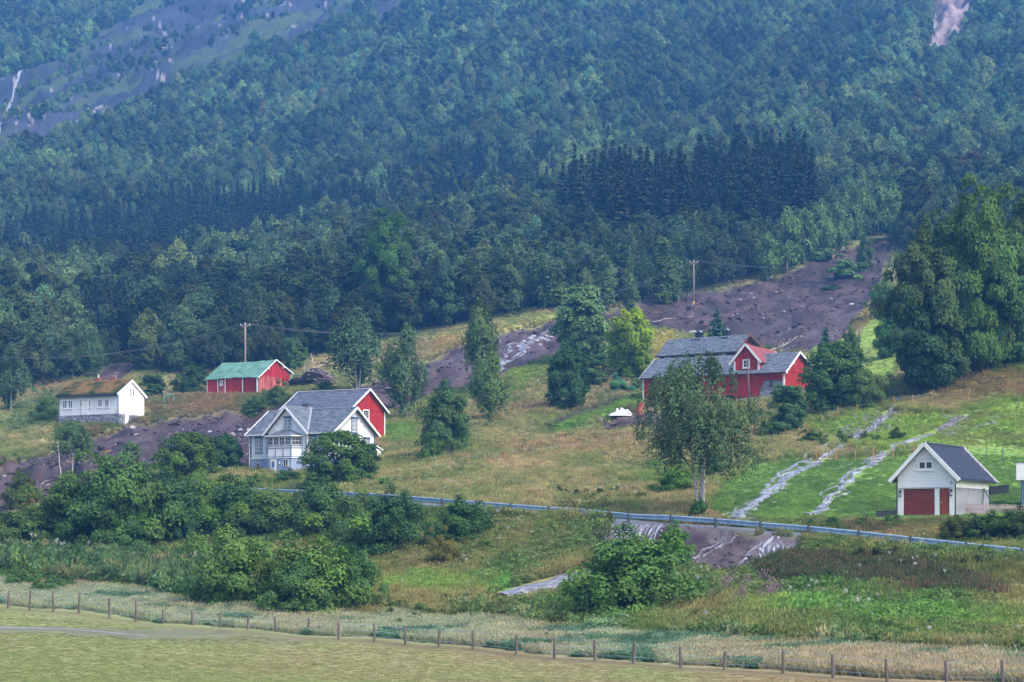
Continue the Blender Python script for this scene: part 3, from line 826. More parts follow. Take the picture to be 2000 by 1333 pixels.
# ------------------------------------------------------------------ collapsing barn with green roof
def barn_c():
    h = house_at('collapsing_barn', -52.85, 355.0, 28.04, 31.7, 'sagging red barn with green metal roof and broken gable boards, up on the slope', 'barn')
    L, W, Hw, Hr, Hb = 11.28, 9.13, 1.93, 5.1, 3.18
    rr = random.Random(4)
    gt = gable_top(W, Hw, Hr, Hb)
    core(h, M_dark, L, W, -1.2, Hw - .25, Hr - .35, Hb - .25, inset=.5)
    # front in four panels that lean differently
    xs = [0, 2.45, 4.1, 8.0, L]
    lean = [(-.05, .10), (.15, -.05), (.0, .0), (.25, -.28)]
    for k in range(4):
        a, b = xs[k], xs[k + 1]
        l0, l1 = lean[k]
        boards(h, M_red if k in (0, 2) else M_redfade if k == 1 else M_red, (a + .06, -.02 + l0), X_, NY, b - a - .12 - (.7 if k == 3 else 0), lambda s, a=a: Hw + .12 * math.sin((s + a) / L * 3.1 + .4), lambda s: -.95, .2, rnd=rr)
    boards(h, M_red, (8 + 2.75, .1), X_, NY, .5, lambda s: Hw, lambda s: -.95, .17, rnd=rr)
    # gable: sound boards above, bleached slipping boards below, a hole at the right
    boards(h, M_red, (L, 0), Y_, X_, W * .93, lambda s: gt(s), lambda s: 1.55 + .1 * math.sin(s * 3) if s < 6.1 else 1.9 + .35 * math.sin(s * 5), .19, rnd=rr, jit=.03)
    mb = MB(); s = .1
    while s < W - .3:
        w = .2
        tl = rr.uniform(-.22, .1) if 3.2 < s < 6.4 else rr.uniform(-.04, .04)
        top_ = 1.9 + rr.uniform(-.2, .35); k = rr.uniform(.08, .2)
        if 6.3 < s < 7.9: top_ = rr.uniform(.2, 1.1); tl = rr.uniform(-.35, .3)
        mb.slab([(L + k, s, -1.1), (L + k + .06, s + w - .03, -1.1), (L + k + .04, s + w - .03 + tl, top_), (L + k, s + tl, top_ + .05)], .03)
        s += w
    g = mb.build('slipped_boards', M_redfade, h); g['label'] = 'bleached gable boards slipping down'
    mb = MB()
    for i in range(9):
        y = 6.2 + rr.uniform(0, 1.6); z = rr.uniform(.6, 2.1)
        mb.bar((L + .05, y, z), (L + .1, y + rr.uniform(-.5, .6), z + rr.uniform(-.9, -.3)), .03, .14)
    mb.build('broken_boards', M_redfade, h)
    for (y0, w, m) in ((4.55, .22, M_dark), (5.05, .16, M_dark)):
        MB().slab([(L + .24, y0, 1.2), (L + .24, y0 + w, 1.2), (L + .24, y0 - .18 + w, 2.1), (L + .24, y0 - .18, 2.1)], .01).build('gap', m, h)
    # white posts
    for (x, y, tx, w) in ((0, -.05, -.25, .13), (2.42, -.1, -.12, .12), (4.1, -.1, -.02, .12), (8.0, -.12, .04, .14), (L - .1, -.14, 0, .32), (L + .05, W - .1, .0, .18)):
        MB().bar((x - tx, y, -1.3), (x, y, Hw + .05 if y < 1 else Hb), w, .08, up=(0, 1, 0)).build('white_post', M_white, h)
    window(h, (0, .0), X_, NY, 3.2, 1.25, .5, .8, 2, 3, fw=.07, trim=M_white, tw=.04)
    # sagging metal roof, sheet by sheet
    ov, og, T = .35, .35, .12
    nx = 26; yv = W / 2
    def ridge(x): return Hr + T - .10 * math.sin(math.pi * min(1, max(0, x / L))) + .03 * math.sin(x * 1.7)
    def eave(x): return Hw - ov * .6 + T + .16 * math.sin(math.pi * min(1, max(0, x / L)) * 1.0) + .04 * math.sin(x * 2.1)
    def eaveb(x): return Hb - ov * .45 + T
    for side in (0, 1):
        mb = MB(); ribs = MB()
        for i in range(nx):
            a = -og + (L + 2 * og) * i / nx; b = -og + (L + 2 * og) * (i + 1) / nx - .012
            y0 = -ov + random.uniform(-.02, .02) if side == 0 else W + ov
            f = eave if side == 0 else eaveb
            mid = .5; ym = y0 + (yv - y0) * mid
            zm = lambda x: f(x) * .5 + ridge(x) * .5 - .05 * math.sin(math.pi * x / L)
            q1 = [(a, y0, f(a)), (b, y0, f(b)), (b, ym, zm(b)), (a, ym, zm(a))]
            q2 = [(a, ym, zm(a)), (b, ym, zm(b)), (b, yv, ridge(b)), (a, yv, ridge(a))]
            if side: q1 = q1[::-1]; q2 = q2[::-1]
            mb.slab(q1, .03); mb.slab(q2, .03)
            up_ = .03
            ribs.bar((a, y0, f(a) + up_), (a, ym, zm(a) + up_), .05, .05).bar((a, ym, zm(a) + up_), (a, yv, ridge(a) + up_), .05, .05)
        ro = mb.build('roof', M_tin, h); rb = ribs.build('seams', M_tin, ro); rb['kind'] = 'stuff'
    for gx in (L + og,):
        barge(h, M_white, [(gx, -ov, eave(gx) - .06), (gx, yv, ridge(gx) - .04), (gx, W + ov, eaveb(gx) - .06)], .06, .2)
    for y_, z_ in ((2.4, 3.4), (6.6, 3.9)): MB().box(L + .05, L + .5, y_ - .08, y_ + .08, z_, z_ + .3).build('purlin_end', M_white, h)
barn_c()

# ------------------------------------------------------------------ turf roofed house
TURF_H = None
def house_d():
    global TURF_H
    h = house_at('turf_roofed_house', -72.91, 330.0, 20.88, 26.4, 'long white wooden house with grassy turf roof and stone foundation at far left', 'house')
    TURF_H = h
    L, W, Hw, Hr, zb = 11.77, 6.66, 4.35, 6.4, 1.2
    core(h, M_white_shaded, L, W, -2.2, Hw, Hr, Hw)
    gt = gable_top(W, Hw, Hr, Hw)
    fb = lambda s: zb - .0
    boards(h, M_white_shaded, (0, 0), X_, NY, L, lambda s: Hw, lambda s: zb - (.55 * (1 - s / 3.6) if s < 3.6 else 0), .17)
    boards(h, M_white, (L, 0), Y_, X_, W, gt, fb, .17); boards(h, M_white, (0, 0), Y_, NX, W, gt, fb, .17)
    mb = MB()
    stone_course(mb, (0, 0), X_, NY, L, -1.9, zb, .42)
    stone_course(mb, (L, 0), Y_, X_, W, -1.9, zb, .42); stone_course(mb, (0, 0), Y_, NX, W, -1.9, zb, .42)
    f = mb.build('foundation', M_stone, h); f['kind'] = 'stuff'
    MB().box(-.0, L, -.0, .3, -2, zb).box(L - .3, L, 0, W, -2, zb).box(0, .3, 0, W, -2, zb).build('foundation_core', M_stone, h)
    w_ = lambda s, z=2.95, w=.72, hh=1.2, c=2: window(h, (0, 0), X_, NY, s, z, w, hh, c, 3, trim=M_white, tw=.09, fw=.045, mid=.12)
    for s in (1.1, 2.25, 8.15, 9.5): w_(s)
    w_(4.35, 2.95, .3, 1.2, 1); w_(6.1, 2.95, .3, 1.2, 1)
    dr = MB().box(4.75, 5.65, -.1, -.04, 1.2, 3.35).build('door', M_white, h)
    MB().box(4.55, 4.75, -.14, -.03, 1.15, 3.5).box(5.65, 5.85, -.14, -.03, 1.15, 3.5).box(4.5, 5.9, -.2, -.03, 3.5, 3.62).build('door_frame', M_white, dr)
    MB().box(4.9, 5.15, -.12, -.1, 2.3, 3.1).box(5.25, 5.5, -.12, -.1, 2.3, 3.1).box(4.9, 5.15, -.12, -.1, 1.4, 2.1).box(5.25, 5.5, -.12, -.1, 1.4, 2.1).build('door_panel', M_white_shaded, dr)
    window(h, (L, 0), Y_, X_, 3.1, 4.75, .36, 1.1, 1, 3, fw=.06); window(h, (L, 0), Y_, X_, 3.75, 4.75, .36, 1.1, 1, 3, fw=.06)
    cd = MB().box(L + .02, L + .14, 1.5, 2.45, -.6, 1.15).build('cellar_door', M_white, h)
    # turf roof: thick sods with a dark edge board
    ov, og, T = .45, .15, .12
    ze = Hw - ov * (Hr - Hw) / (W / 2); yv = W / 2
    roof_slope(h, M_darkred if False else M_black, (-.4, -ov, ze + T), (L + og, -ov, ze + T), (L + og, yv, Hr + T), (-.4, yv, Hr + T))
    roof_slope(h, M_black, (L + og, W + ov, ze + T), (-.4, W + ov, ze + T), (-.4, yv, Hr + T), (L + og, yv, Hr + T))
    nx, ny = 70, 30
    V = []; Fs = []
    for i in range(nx + 1):
        for j in range(ny + 1):
            x = -.35 + (L + og - .1 + .35) * i / nx; t = j / ny
            y = -ov + (W + 2 * ov) * t
            z = ze + T + (Hr - ze) * (1 - abs(y - yv) / (yv + ov))
            ed = min(i, nx - i, j, ny - j)
            th_ = 0.0 if ed == 0 else .22 + .13 * float(fbm(np.array([x * 1.3]), np.array([y * 1.3]), 3, 3)[0]) + (.05 if ed > 1 else -.05)
            V.append((x, y, z + th_))
    for i in range(nx):
        for j in range(ny):
            a = i * (ny + 1) + j; Fs.append((a, a + ny + 1, a + ny + 2, a + 1))
    me = bpy.data.meshes.new('turf'); me.from_pydata(V, [], Fs); me.materials.append(M_turf)
    me.polygons.foreach_set('use_smooth', [True] * len(me.polygons)); obj('turf', me, h)
    MB().box(-.45, L + .0, -ov - .08, -ov, ze - .1, ze + .3).build('turf_board', M_black, h)
    barge(h, M_white, [(L + og + .02, -ov - .08, ze + .1), (L + og + .02, yv, Hr + .22), (L + og + .02, W + ov + .08, ze + .1)], .08, .42)
    barge(h, M_black, [(-.45, -ov - .08, ze + .1), (-.45, yv, Hr + .22), (-.45, W + ov + .08, ze + .1)], .08, .3)
    MB().tube([(L - .0, -.1, Hw), (L - .0, -.1, -1.6)], .06, 6).build('downpipe', M_bluetrim, h)
    MB().tube([(0, -.1, Hw), (0, -.1, -1.8)], .06, 6).build('downpipe', M_bluetrim, h)
    for x, cap in ((5.2, 0), (8.3, 1)):
        c = MB().box(x - .3, x + .3, yv - .3, yv + .3, Hr, Hr + .95).box(x - .36, x + .36, yv - .36, yv + .36, Hr + .8, Hr + .9).build('chimney', M_brick, h)
        if cap == 0: MB().tube([(x, yv, Hr + .9), (x, yv, Hr + 1.45)], [.12, .08], 8).build('chimney_pot', M_white, c)
        else:
            MB().box(x - .3, x + .3, yv - .2, yv + .2, Hr + 1.2, Hr + 1.26).bar((x - .25, yv, Hr + .9), (x - .25, yv, Hr + 1.2), .05, .05).bar((x + .25, yv, Hr + .9), (x + .25, yv, Hr + 1.2), .05, .05).build('chimney_cap', M_metal, c)
            MB().tube([(x + .5, yv, Hr + .2), (x + .5, yv, Hr + 1.8)], .02, 5).bar((x + .1, yv, Hr + 1.7), (x + .9, yv, Hr + 1.7), .02, .02).bar((x + .25, yv, Hr + 1.5), (x + .75, yv, Hr + 1.5), .02, .02).build('aerial', M_metal, c)
house_d()

# ------------------------------------------------------------------ large red farm building
def barn_e():
    h = house_at('farm_building', 19.25, 300.0, 22.56, 28.9, 'large red farm building with slate roof, front gable and exposed log wall', 'barn')
    L, W, Hw, Hr, Hb = 21.92, 10.22, 3.08, 6.12, 4.37
    core(h, M_dark, L, W, -.1, Hw - .1, Hr, Hb - .1, inset=.35)
    def fbot(s):
        if s < 18.3: return 0.0 if s < 14.3 else (-.3)
        e = s - 18.3
        if e < .55: return .9 + e * 1.6
        if s > 21.4: return 1.78 - (s - 21.4) * .6
        return 1.95
    boards(h, M_red, (0, 0), X_, NY, L, lambda s: Hw, fbot, .2)
    gt = gable_top(W, Hw, Hr, Hb)
    def rbot(s):
        if .5 < s < 5.0: return 1.15
        if 5.7 < s < 9.8: return 1.15
        return -.4
    boards(h, M_red, (L, 0), Y_, X_, W, gt, rbot, .24, jit=.02)
    boards(h, M_red, (0, 0), Y_, NX, W, gt, lambda s: -.2, .22)
    MB().bar((L + .07, 0, 3.35), (L + .07, W, 3.35), .04, .07).build('band_board', M_red, h)
    # log wall inside the opening and the old whitewashed room at the gable
    mb = MB(); z = -1.3; rr = random.Random(8)
    while z < 2.1:
        hh = rr.uniform(.2, .28)
        mb.bar((17.0 if z < -.3 else 18.2, .32, z + hh / 2), (L - .15, .32, z + hh / 2), .2 + rr.uniform(0, .05), hh - .02, up=(0, 0, 1)); z += hh
    lw = mb.build('log_wall', M_log, h); lw['label'] = 'grey weathered log wall in the cut-out'
    window(h, (0, .2), X_, NY, 19.9, 1.45, .5, 1.0, 1, 2, m=M_purple, fw=.06)
    MB().box(19.75, 20.15, .16, .22, -.05, .2).build('hatch', M_dark, h)
    mb = MB(); z = -1.2
    while z < 1.3:
        hh = rr.uniform(.22, .3); mb.bar((L - .25, .25, z + hh / 2), (L - .25, W - .2, z + hh / 2), .2, hh - .02); z += hh
    mb.build('whitewashed_wall', M_whitewash, h)
    window(h, (L - .14, 0), Y_, X_, 3.4, .65, .9, 1.1, 2, 2, trim=M_white); window(h, (L - .14, 0), Y_, X_, 6.4, .4, .6, 1.3, 1, 2, trim=M_white)
    # undercroft on posts, stone piers, corner posts
    MB().box(.4, 17, 1.2, W - .5, -2.2, -.02).build('undercroft', M_dark, h)
    for x in (.15, 3.2, 6.4, 9.6, 12.8, 15.6):
        MB().box(x - .12, x + .12, .1, .34, -2.2, .0).build('post', M_wood if x > 1 else M_white, h)
    MB().box(-.1, .1, -.1, .1, -1.75, Hw).build('corner_post', M_white, h)
    MB().box(L - .16, L + .1, -.1, .12, -.6, Hw + .05).build('corner_post', M_white, h)
    mb = MB(); stone_course(mb, (15.2, .1), X_, NY, 6.6, -2.2, -.9, .45); stone_course(mb, (15.2, .1), X_, NY, 2.2, -2.2, -.35, .4)
    s_ = mb.build('stone_pier', M_stone, h); s_['kind'] = 'stuff'
    mb = MB()
    for i in range(9): mb.bar((16.9 + rr.uniform(0, .3), -.5, -1.75 + i * .1), (19.8, -.6, -1.75 + i * .1), .04, .09)
    mb.build('plank_ramp', M_purple, h)
    # roof
    ov, og, T = .5, .5, .14; yv = W / 2
    ze = Hw - ov * (Hr - Hw) / yv; zf = Hb - ov * (Hr - Hb) / yv
    roof_slope(h, M_slate, (-og, -ov, ze + T), (L + og, -ov, ze + T), (L + og, yv, Hr + T), (-og, yv, Hr + T), rows=13, cols=44)
    roof_slope(h, M_slate, (L + og, W + ov, zf + T), (-og, W + ov, zf + T), (-og, yv, Hr + T), (L + og, yv, Hr + T), rows=10, cols=30)
    MB().bar((-og, -ov - .03, ze + .06), (L + og, -ov - .03, ze + .06), .05, .16).build('fascia', M_darkred, h)
    barge(h, M_white, [(L + og, -ov - .05, ze + .02), (L + og, yv, Hr + .08), (L + og, W + ov + .05, zf + .02)], .08, .3)
    barge(h, M_white, [(-og, -ov - .05, ze + .02), (-og, yv, Hr + .08), (-og, W + ov + .05, zf + .02)], .08, .2)
    for y_, z_ in ((-.1, Hw - .35), (2.6, 4.3), (W + .1, Hb - .4)): MB().box(L + .05, L + .55, y_ - .1, y_ + .1, z_, z_ + .4).build('purlin_end', M_white, h)
    # front gable with red roof running back
    dl, dr_, dm, dy, dz, dp, db = 14.1, 17.9, 16.0, .55, 4.93, 7.15, 11.3
    dw = dr_ - dl
    g = MB(); P = [(dl + .04, Hw), (dl + .04, dz - .05), (dm, dp - .1), (dr_ - .04, dz - .05), (dr_ - .04, Hw)]
    A = [(p[0], db - .4, p[1]) for p in P]; B = [(p[0], dy + .05, p[1]) for p in P]; k = 5
    g.poly(A + B, [tuple(range(k)), tuple(range(2 * k - 1, k - 1, -1))] + [(j, j + k, (j + 1) % k + k, (j + 1) % k) for j in range(k)])
    do = g.build('dormer', M_red, h)
    boards(do, M_red, (dl, dy), X_, NY, dw, gable_top(dw, dz, dp, dz), lambda s: 3.45, .2, name='dormer_wall')
    boards(do, M_red, (dr_, dy), Y_, X_, 3.2, lambda s: dz, lambda s: 3.3, .2, name='dormer_wall')
    fy = dy - .45; zd = dz - .4 * (dp - dz) / (dw / 2)
    roof_slope(do, M_redroof, (dr_ + .4, fy, zd + .12), (dr_ + .4, db, zd + .12), (dm, db, dp + .12), (dm, fy, dp + .12), name='dormer_roof')
    roof_slope(do, M_redroof, (dl - .4, db, zd + .12), (dl - .4, fy, zd + .12), (dm, fy, dp + .12), (dm, db, dp + .12), name='dormer_roof')
    mb = MB()
    for i in range(22):
        y_ = fy + .25 + i * .5
        mb.bar((dr_ + .41, y_, zd + .15), (dm, y_, dp + .15), .05, .04)
    mb.build('roof_seams', M_redroof, do)
    barge(do, M_white, [(dl - .6, fy - .02, zd - .1), (dm, fy - .02, dp + .08), (dr_ + .5, fy - .02, zd)], .08, .3)
    barge(do, M_white, [(dm, db + .02, dp + .06), (dr_ + .5, db + .02, zd)], .08, .24)
    for x in (dl - .06, dr_ - .18): MB().box(x, x + .26, dy - .09, dy - .02, 3.4, dz).build('corner_board', M_white, do)
    window(do, (0, dy), X_, NY, 15.98, 4.45, .9, 1.05, 2, 2, trim=M_white, tw=.1, fw=.06, mid=.05)
barn_e()

# ------------------------------------------------------------------ dark house behind
def house_f():
    h = house_at('dark_farmhouse', 23.51, 325.0, 28.07, 34.3, 'dark red farmhouse with speckled slate roof and two black chimneys, behind the farm building', 'house')
    L, W, Hw, Hr, Hb = 13.4, 7.39, 3.21, 5.95, 4.53
    core(h, M_darkred, L, W, -1.5, Hw, Hr, Hb)
    simple_gables(h, L, W, Hw, Hr, Hb, -1.4, M_darkred, 'frl', og=.6, ov=.5, roofm=M_slate, rows=12, cols=26, bm=M_brownboard, back_rows=0)
    MB().bar((-.6, -.56, 3.0), (L + .6, -.56, 3.0), .06, .22).build('fascia', M_black, h)
    for s in (1.35, 3.45, 7.25, 11.25): window(h, (0, 0), X_, NY, s, 2.3, .95, .95, 4, 2, trim=M_white, tw=.09, fw=.05, pane=M_glass)
    for x in (5.0, 9.9):
        c = MB().box(x - .5, x + .5, W / 2 - .45, W / 2 + .45, Hr - .3, Hr + .95).box(x - .6, x + .6, W / 2 - .55, W / 2 + .55, Hr + .75, Hr + .9).build('chimney', M_black, h)
        V = [(x + .3 * math.cos(math.pi * k / 6), z_) for k in range(7) for z_ in (0,)]
        mb = MB()
        for k in range(6):
            a, b = math.pi * k / 6, math.pi * (k + 1) / 6
            mb.bar((x + .36 * math.cos(a), W / 2, Hr + 1.0 + .28 * math.sin(a)), (x + .36 * math.cos(b), W / 2, Hr + 1.0 + .28 * math.sin(b)), .7, .03, up=(0, 0, 1))
        mb.build('chimney_cap', M_metal, c)
        MB().box(x - .7, x + .7, W / 2 - .75, W / 2 - .45, Hr - .12, Hr + .02).build('flashing', M_metal, c)
M_brownboard = mat('brown_stained_board', (.16, .07, .05), .7, .3, 3)
house_f()

# ------------------------------------------------------------------ garage
def garage():
    h = house_at('garage', 30.91, 164.0, 3.05, 32.7, 'white gabled garage with mahogany doors and black tiled roof, beside the lawn', 'garage')
    W, D, Hw, Hr = 4.73, 7.8, 3.12, 5.5                     # width of the front, depth back
    core(h, M_white, W, D, -.5, Hw, Hr, Hw, axis='y')
    gt = gable_top(W, Hw, Hr, Hw)
    boards(h, M_white, (0, 0), X_, NY, W, gt, lambda s: 2.12, .15, horiz=True)
    boards(h, M_white, (W, 0), Y_, X_, D, lambda s: Hw, lambda s: 2.12, .15, horiz=True)
    boards(h, M_white, (0, 0), Y_, NX, D, lambda s: Hw, lambda s: -.2, .15, horiz=True)
    boards(h, M_white, (0, D), X_, Y_, W, gt, lambda s: 1.2, .15, horiz=True)
    MB().box(W - .3, W + .015, .12, D, -1, 2.1).box(.0, W, D - .3, D - .01, -1, 1.2).build('concrete_wall', M_conc, h)
    # front below the boards: piers, door head
    MB().box(0, .5, -.05, .03, -.3, 2.1).box(3.1, 3.5, -.05, .03, -.3, 2.1).box(4.32, W, -.05, .03, -.3, 2.1).box(.5, 4.32, -.05, .03, 2.04, 2.1).build('front_piers', M_white, h)
    MB().box(.1, W - .25, -.14, -.05, 2.1, 2.16).build('drip_board', M_metal, h)
    gd = empty('garage_door', (0, 0, 0)); gd.parent = h
    for k in range(6):
        z0 = -.05 + k * .346
        s = MB().box(.52, 3.08, -.005 + .0, .05, z0 + .006, z0 + .34).build('door_panel', M_mahog, gd)
    mb = MB()
    for k in range(6):
        for j in range(3): mb.box(.56 + j * .85, .56 + j * .85 + .78, -.018, -.006, -.05 + k * .346 + .04, -.05 + k * .346 + .30)
    e = mb.build('raised_fields', M_mahog, gd)
    pd = MB().box(3.56, 4.26, .0, .05, -.05, 1.98).build('side_door', M_orange, h)
    for k in range(2):
        MB().box(3.66, 4.16, -.018, .0, .05 + k * 1.0, .92 + k * .98).build('door_panel', M_orange, pd)
    MB().box(3.60, 3.66, -.06, -.0, .9, 1.0).build('handle', M_metal, pd)
    MB().box(3.5, 3.56, -.03, .04, -.2, 2.04).box(4.26, 4.32, -.03, .04, -.2, 2.04).box(3.56, 4.26, -.03, .04, 1.98, 2.04).build('door_frame', M_darkred, pd)
    MB().box(.5, .52, -.03, .04, -.2, 2.04).box(3.08, 3.1, -.03, .04, -.2, 2.04).box(.52, 3.08, -.02, .04, 2.02, 2.045).build('door_frame', M_black, gd)
    window(h, (0, 0), X_, NY, 2.35, 3.9, 1.16, .6, 2, 1, trim=M_white, tw=.1, fw=.07, mid=.14)
    MB().box(1.45, 3.25, -.12, -.03, 4.34, 4.39).build('hood_board', M_white, h)
    for x in (.24, 4.52):
        l = MB().box(x - .03, x + .03, -.1, -.05, 1.62, 1.72).build('wall_lamp', M_black, h)
        MB().tube([(x, -.18, 1.75), (x, -.18, 1.92), (x, -.18, 2.0)], [.13, .1, .02], 8).tube([(x, -.18, 1.42), (x, -.18, 1.5)], [.06, .12], 8).build('lamp_cap', M_black, l)
        MB().tube([(x, -.18, 1.5), (x, -.18, 1.75)], [.1, .1], 8).build('lamp_glass', M_metal, l)
        for k in range(4):
            a = math.pi / 4 + k * math.pi / 2
            MB().bar((x + .11 * math.cos(a), -.18 + .11 * math.sin(a), 1.48), (x + .11 * math.cos(a), -.18 + .11 * math.sin(a), 1.76), .02, .02).build('lamp_bar', M_black, l)
    # house number
    for ch, x in (('1', 4.36), ('3', 4.47)):
        cu = bpy.data.curves.new('number', 'FONT'); cu.body = ch; cu.size = .30; cu.extrude = .006
        t = bpy.data.objects.new('number_tmp', cu); COL.objects.link(t)
        dg = bpy.context.evaluated_depsgraph_get(); me = bpy.data.meshes.new_from_object(t.evaluated_get(dg)); me.materials.clear(); me.materials.append(M_bluetrim)
        bpy.data.objects.remove(t)
        n = obj('house_number', me, h, (x - .05, -.06, 2.36)); n.rotation_euler = (math.pi / 2, 0, 0); n['label'] = 'digit ' + ch + ' of the house number'
    # roof, ridge along the depth
    ov, og, T = .45, .45, .12; xm = W / 2
    ze = Hw - ov * (Hr - Hw) / xm
    def tiles(e0, e1, r1, r0): return roof_slope(h, M_tile, e0, e1, r1, r0, rows=14, cols=26, sname='roof_tiles', rag=0)
    tiles((W + ov, -og, ze + T), (W + ov, D + og, ze + T), (xm, D + og, Hr + T), (xm, -og, Hr + T))
    tiles((-ov, D + og, ze + T), (-ov, -og, ze + T), (xm, -og, Hr + T), (xm, D + og, Hr + T))
    mb = MB()
    for k in range(22):
        y0 = -og + (D + 2 * og) * k / 22
        mb.tube([(xm, y0, Hr + .14), (xm, y0 + .4, Hr + .16)], [.12, .105], 8)
    mb.build('ridge_tiles', M_tile, h)
    for y_ in (-og - .02, D + og + .02):
        b = MB()
        for a, c in (((-ov - .12, y_, ze - .04), (xm, y_, Hr + .1)), ((xm, y_, Hr + .1), (W + ov + .12, y_, ze - .04))):
            b.bar(a, c, .07, .3)
        b.build('bargeboard', M_white, h)
    MB().slab([(-ov, 0, ze - .0), (-ov, -og, ze), (xm, -og, Hr), (xm, 0, Hr)], .03).slab([(xm, 0, Hr), (xm, -og, Hr), (W + ov, -og, ze), (W + ov, 0, ze)], .03).build('soffit', M_white, h)
    MB().tube([(W + ov + .08, -og, ze + .02), (W + ov + .08, D + og, ze + .02)], .075, 8).build('gutter', M_black, h)
    MB().tube([(-ov - .08, -og, ze + .02), (-ov - .08, D + og, ze + .02)], .075, 8).build('gutter', M_black, h)
    MB().tube([(W + ov + .06, -.2, ze - .0), (W + ov, -.15, ze - .12), (W + .08, -.02, ze - .25), (W + .08, -.02, -.4)], .045, 6).build('downpipe', M_black, h)
    MB().tube([(-ov - .06, -.2, ze - .0), (-.08, -.02, ze - .2), (-.08, -.02, -.2)], .045, 6).build('downpipe', M_black, h)
garage()

# ------------------------------------------------------------------ white porch at the right edge
def porch():
    y = 172.0; x = (1985 - 1000) / FPX * y
    z = (HZ - 1003) / FPX * y
    h = empty('porch', (x, y, z), -.35, 'corner of a white boarded balcony on blue grey posts at the right edge', 'balcony')
    zt = (1003 - 938) / FPX * y; zh = (1003 - 905) / FPX * y
    r_ = boards(h, M_white, (0, 0), X_, NY, 4.0, lambda s: zh, lambda s: zt, .13, horiz=True, name='railing_boards')
    boards(h, M_white, (0, 0), Y_, NX, 3.0, lambda s: zh, lambda s: zt, .13, horiz=True, name='railing_boards')
    MB().box(0, 4, 0, 3, zt + .02, zt + .2).build('floor', M_white, h)
    MB().box(-.05, 4, -.05, .05, zh, zh + .06).build('top_rail', M_conc, h)
    for xx in (.5, 3.4):
        for yy in (.2, 2.7): MB().box(xx - .08, xx + .08, yy - .08, yy + .08, -.8, zt + .02).build('post', M_bluetrim, h)
    l = MB()
    k = 0; zz = -.3
    while zz < zt: l.bar((.95, .3, zz), (4.0, .3, zz), .03, .1); zz += .2
    l.build('lattice', M_bluetrim, h)
    MB().box(.3, 4, .8, .9, -.8, zt).build('dark_wall', M_black, h)
porch()
# ------------------------------------------------------------------ foliage
def leaf_material(name, col, trans=0.25, var=0.25):
    m, nt, b, N, L = _new(name)
    a = N.new('ShaderNodeAttribute'); a.attribute_name = 'shade'
    t = N.new('ShaderNodeAttribute'); t.attribute_type = 'INSTANCER'; t.attribute_name = 'tint'
    oi = N.new('ShaderNodeObjectInfo')
    mx = N.new('ShaderNodeMix'); mx.data_type = 'RGBA'; mx.blend_type = 'MULTIPLY'; mx.inputs[0].default_value = 1
    mx.inputs[6].default_value = (*col, 1)
    L.new(t.outputs['Color'], mx.inputs[7])
    mx2 = N.new('ShaderNodeMix'); mx2.data_type = 'RGBA'; mx2.blend_type = 'MULTIPLY'; mx2.inputs[0].default_value = 1
    L.new(mx.outputs[2], mx2.inputs[6]); L.new(a.outputs['Color'], mx2.inputs[7])
    b.inputs['Roughness'].default_value = .7; b.inputs['Specular IOR Level'].default_value = .2
    L.new(mx2.outputs[2], b.inputs['Base Color'])
    tr = N.new('ShaderNodeBsdfTranslucent'); L.new(mx2.outputs[2], tr.inputs[0])
    ms = N.new('ShaderNodeMixShader'); ms.inputs[0].default_value = trans
    out = next(n for n in N if n.type == 'OUTPUT_MATERIAL')
    L.new(b.outputs[0], ms.inputs[1]); L.new(tr.outputs[0], ms.inputs[2]); L.new(ms.outputs[0], out.inputs[0])
    return m
M_leaf = leaf_material('leaves', (.105, .170, .055), .3)
M_spruce = leaf_material('spruce_needles', (.050, .088, .046), .12)
M_grass = leaf_material('grass_blades', (1, 1, 1), .42)
M_bark = mat('grey_brown_bark', (.12, .10, .085), .95, .4, 4, bump=.02, stretch=(1, 1, .3))
M_birch = mat('white_birch_bark', (.62, .58, .53), .8, .2, 5, col2=(.10, .09, .085), bump=.01, stretch=(1, 1, 2.2))
M_palebark = mat('pale_dead_wood', (.50, .42, .36), .85, .3, 4)

def unit(v): return v / (np.linalg.norm(v, axis=-1, keepdims=True) + 1e-9)
def rdir(n, r):
    v = r.normal(size=(n, 3)); return unit(v)

def cards(C, Nn, size, r, aspect=1.5, axis=None, bend=.25):
    """leaf clumps: bent four-cornered blades, two faces each"""
    n = len(C)
    size = np.broadcast_to(size, (n,))
    a = axis if axis is not None else np.cross(Nn, rdir(n, r))
    a = unit(a); b = unit(np.cross(Nn, a)); a2 = unit(np.cross(b, Nn)) if axis is None else a
    sa = (size * aspect * .5)[:, None]; sb = (size * .5)[:, None]
    j = lambda: r.uniform(.7, 1.3, (n, 1))
    nn = Nn * (size * bend)[:, None]
    P0 = C - a2 * sa * j() - nn; P1 = C + b * sb * j(); P2 = C + a2 * sa * j() - nn; P3 = C - b * sb * j()
    V = np.stack([P0, P1, P2, P3], 1).reshape(-1, 3)
    k = np.arange(n)[:, None] * 4
    Fa = np.hstack([k, k + 1, k + 2]); Fb = np.hstack([k, k + 2, k + 3])
    return V, np.stack([Fa, Fb], 1).reshape(-1, 3)

def foliage_mesh(name, C, Nn, size, shade, mat_, r, aspect=1.5, axis=None, bend=.25):
    V, Fc = cards(C, Nn, size, r, aspect, axis, bend)
    me = mesh_np(name, V, Fc, [mat_])
    vcol(me, 'shade', np.repeat(shade, 4, axis=0))
    return me

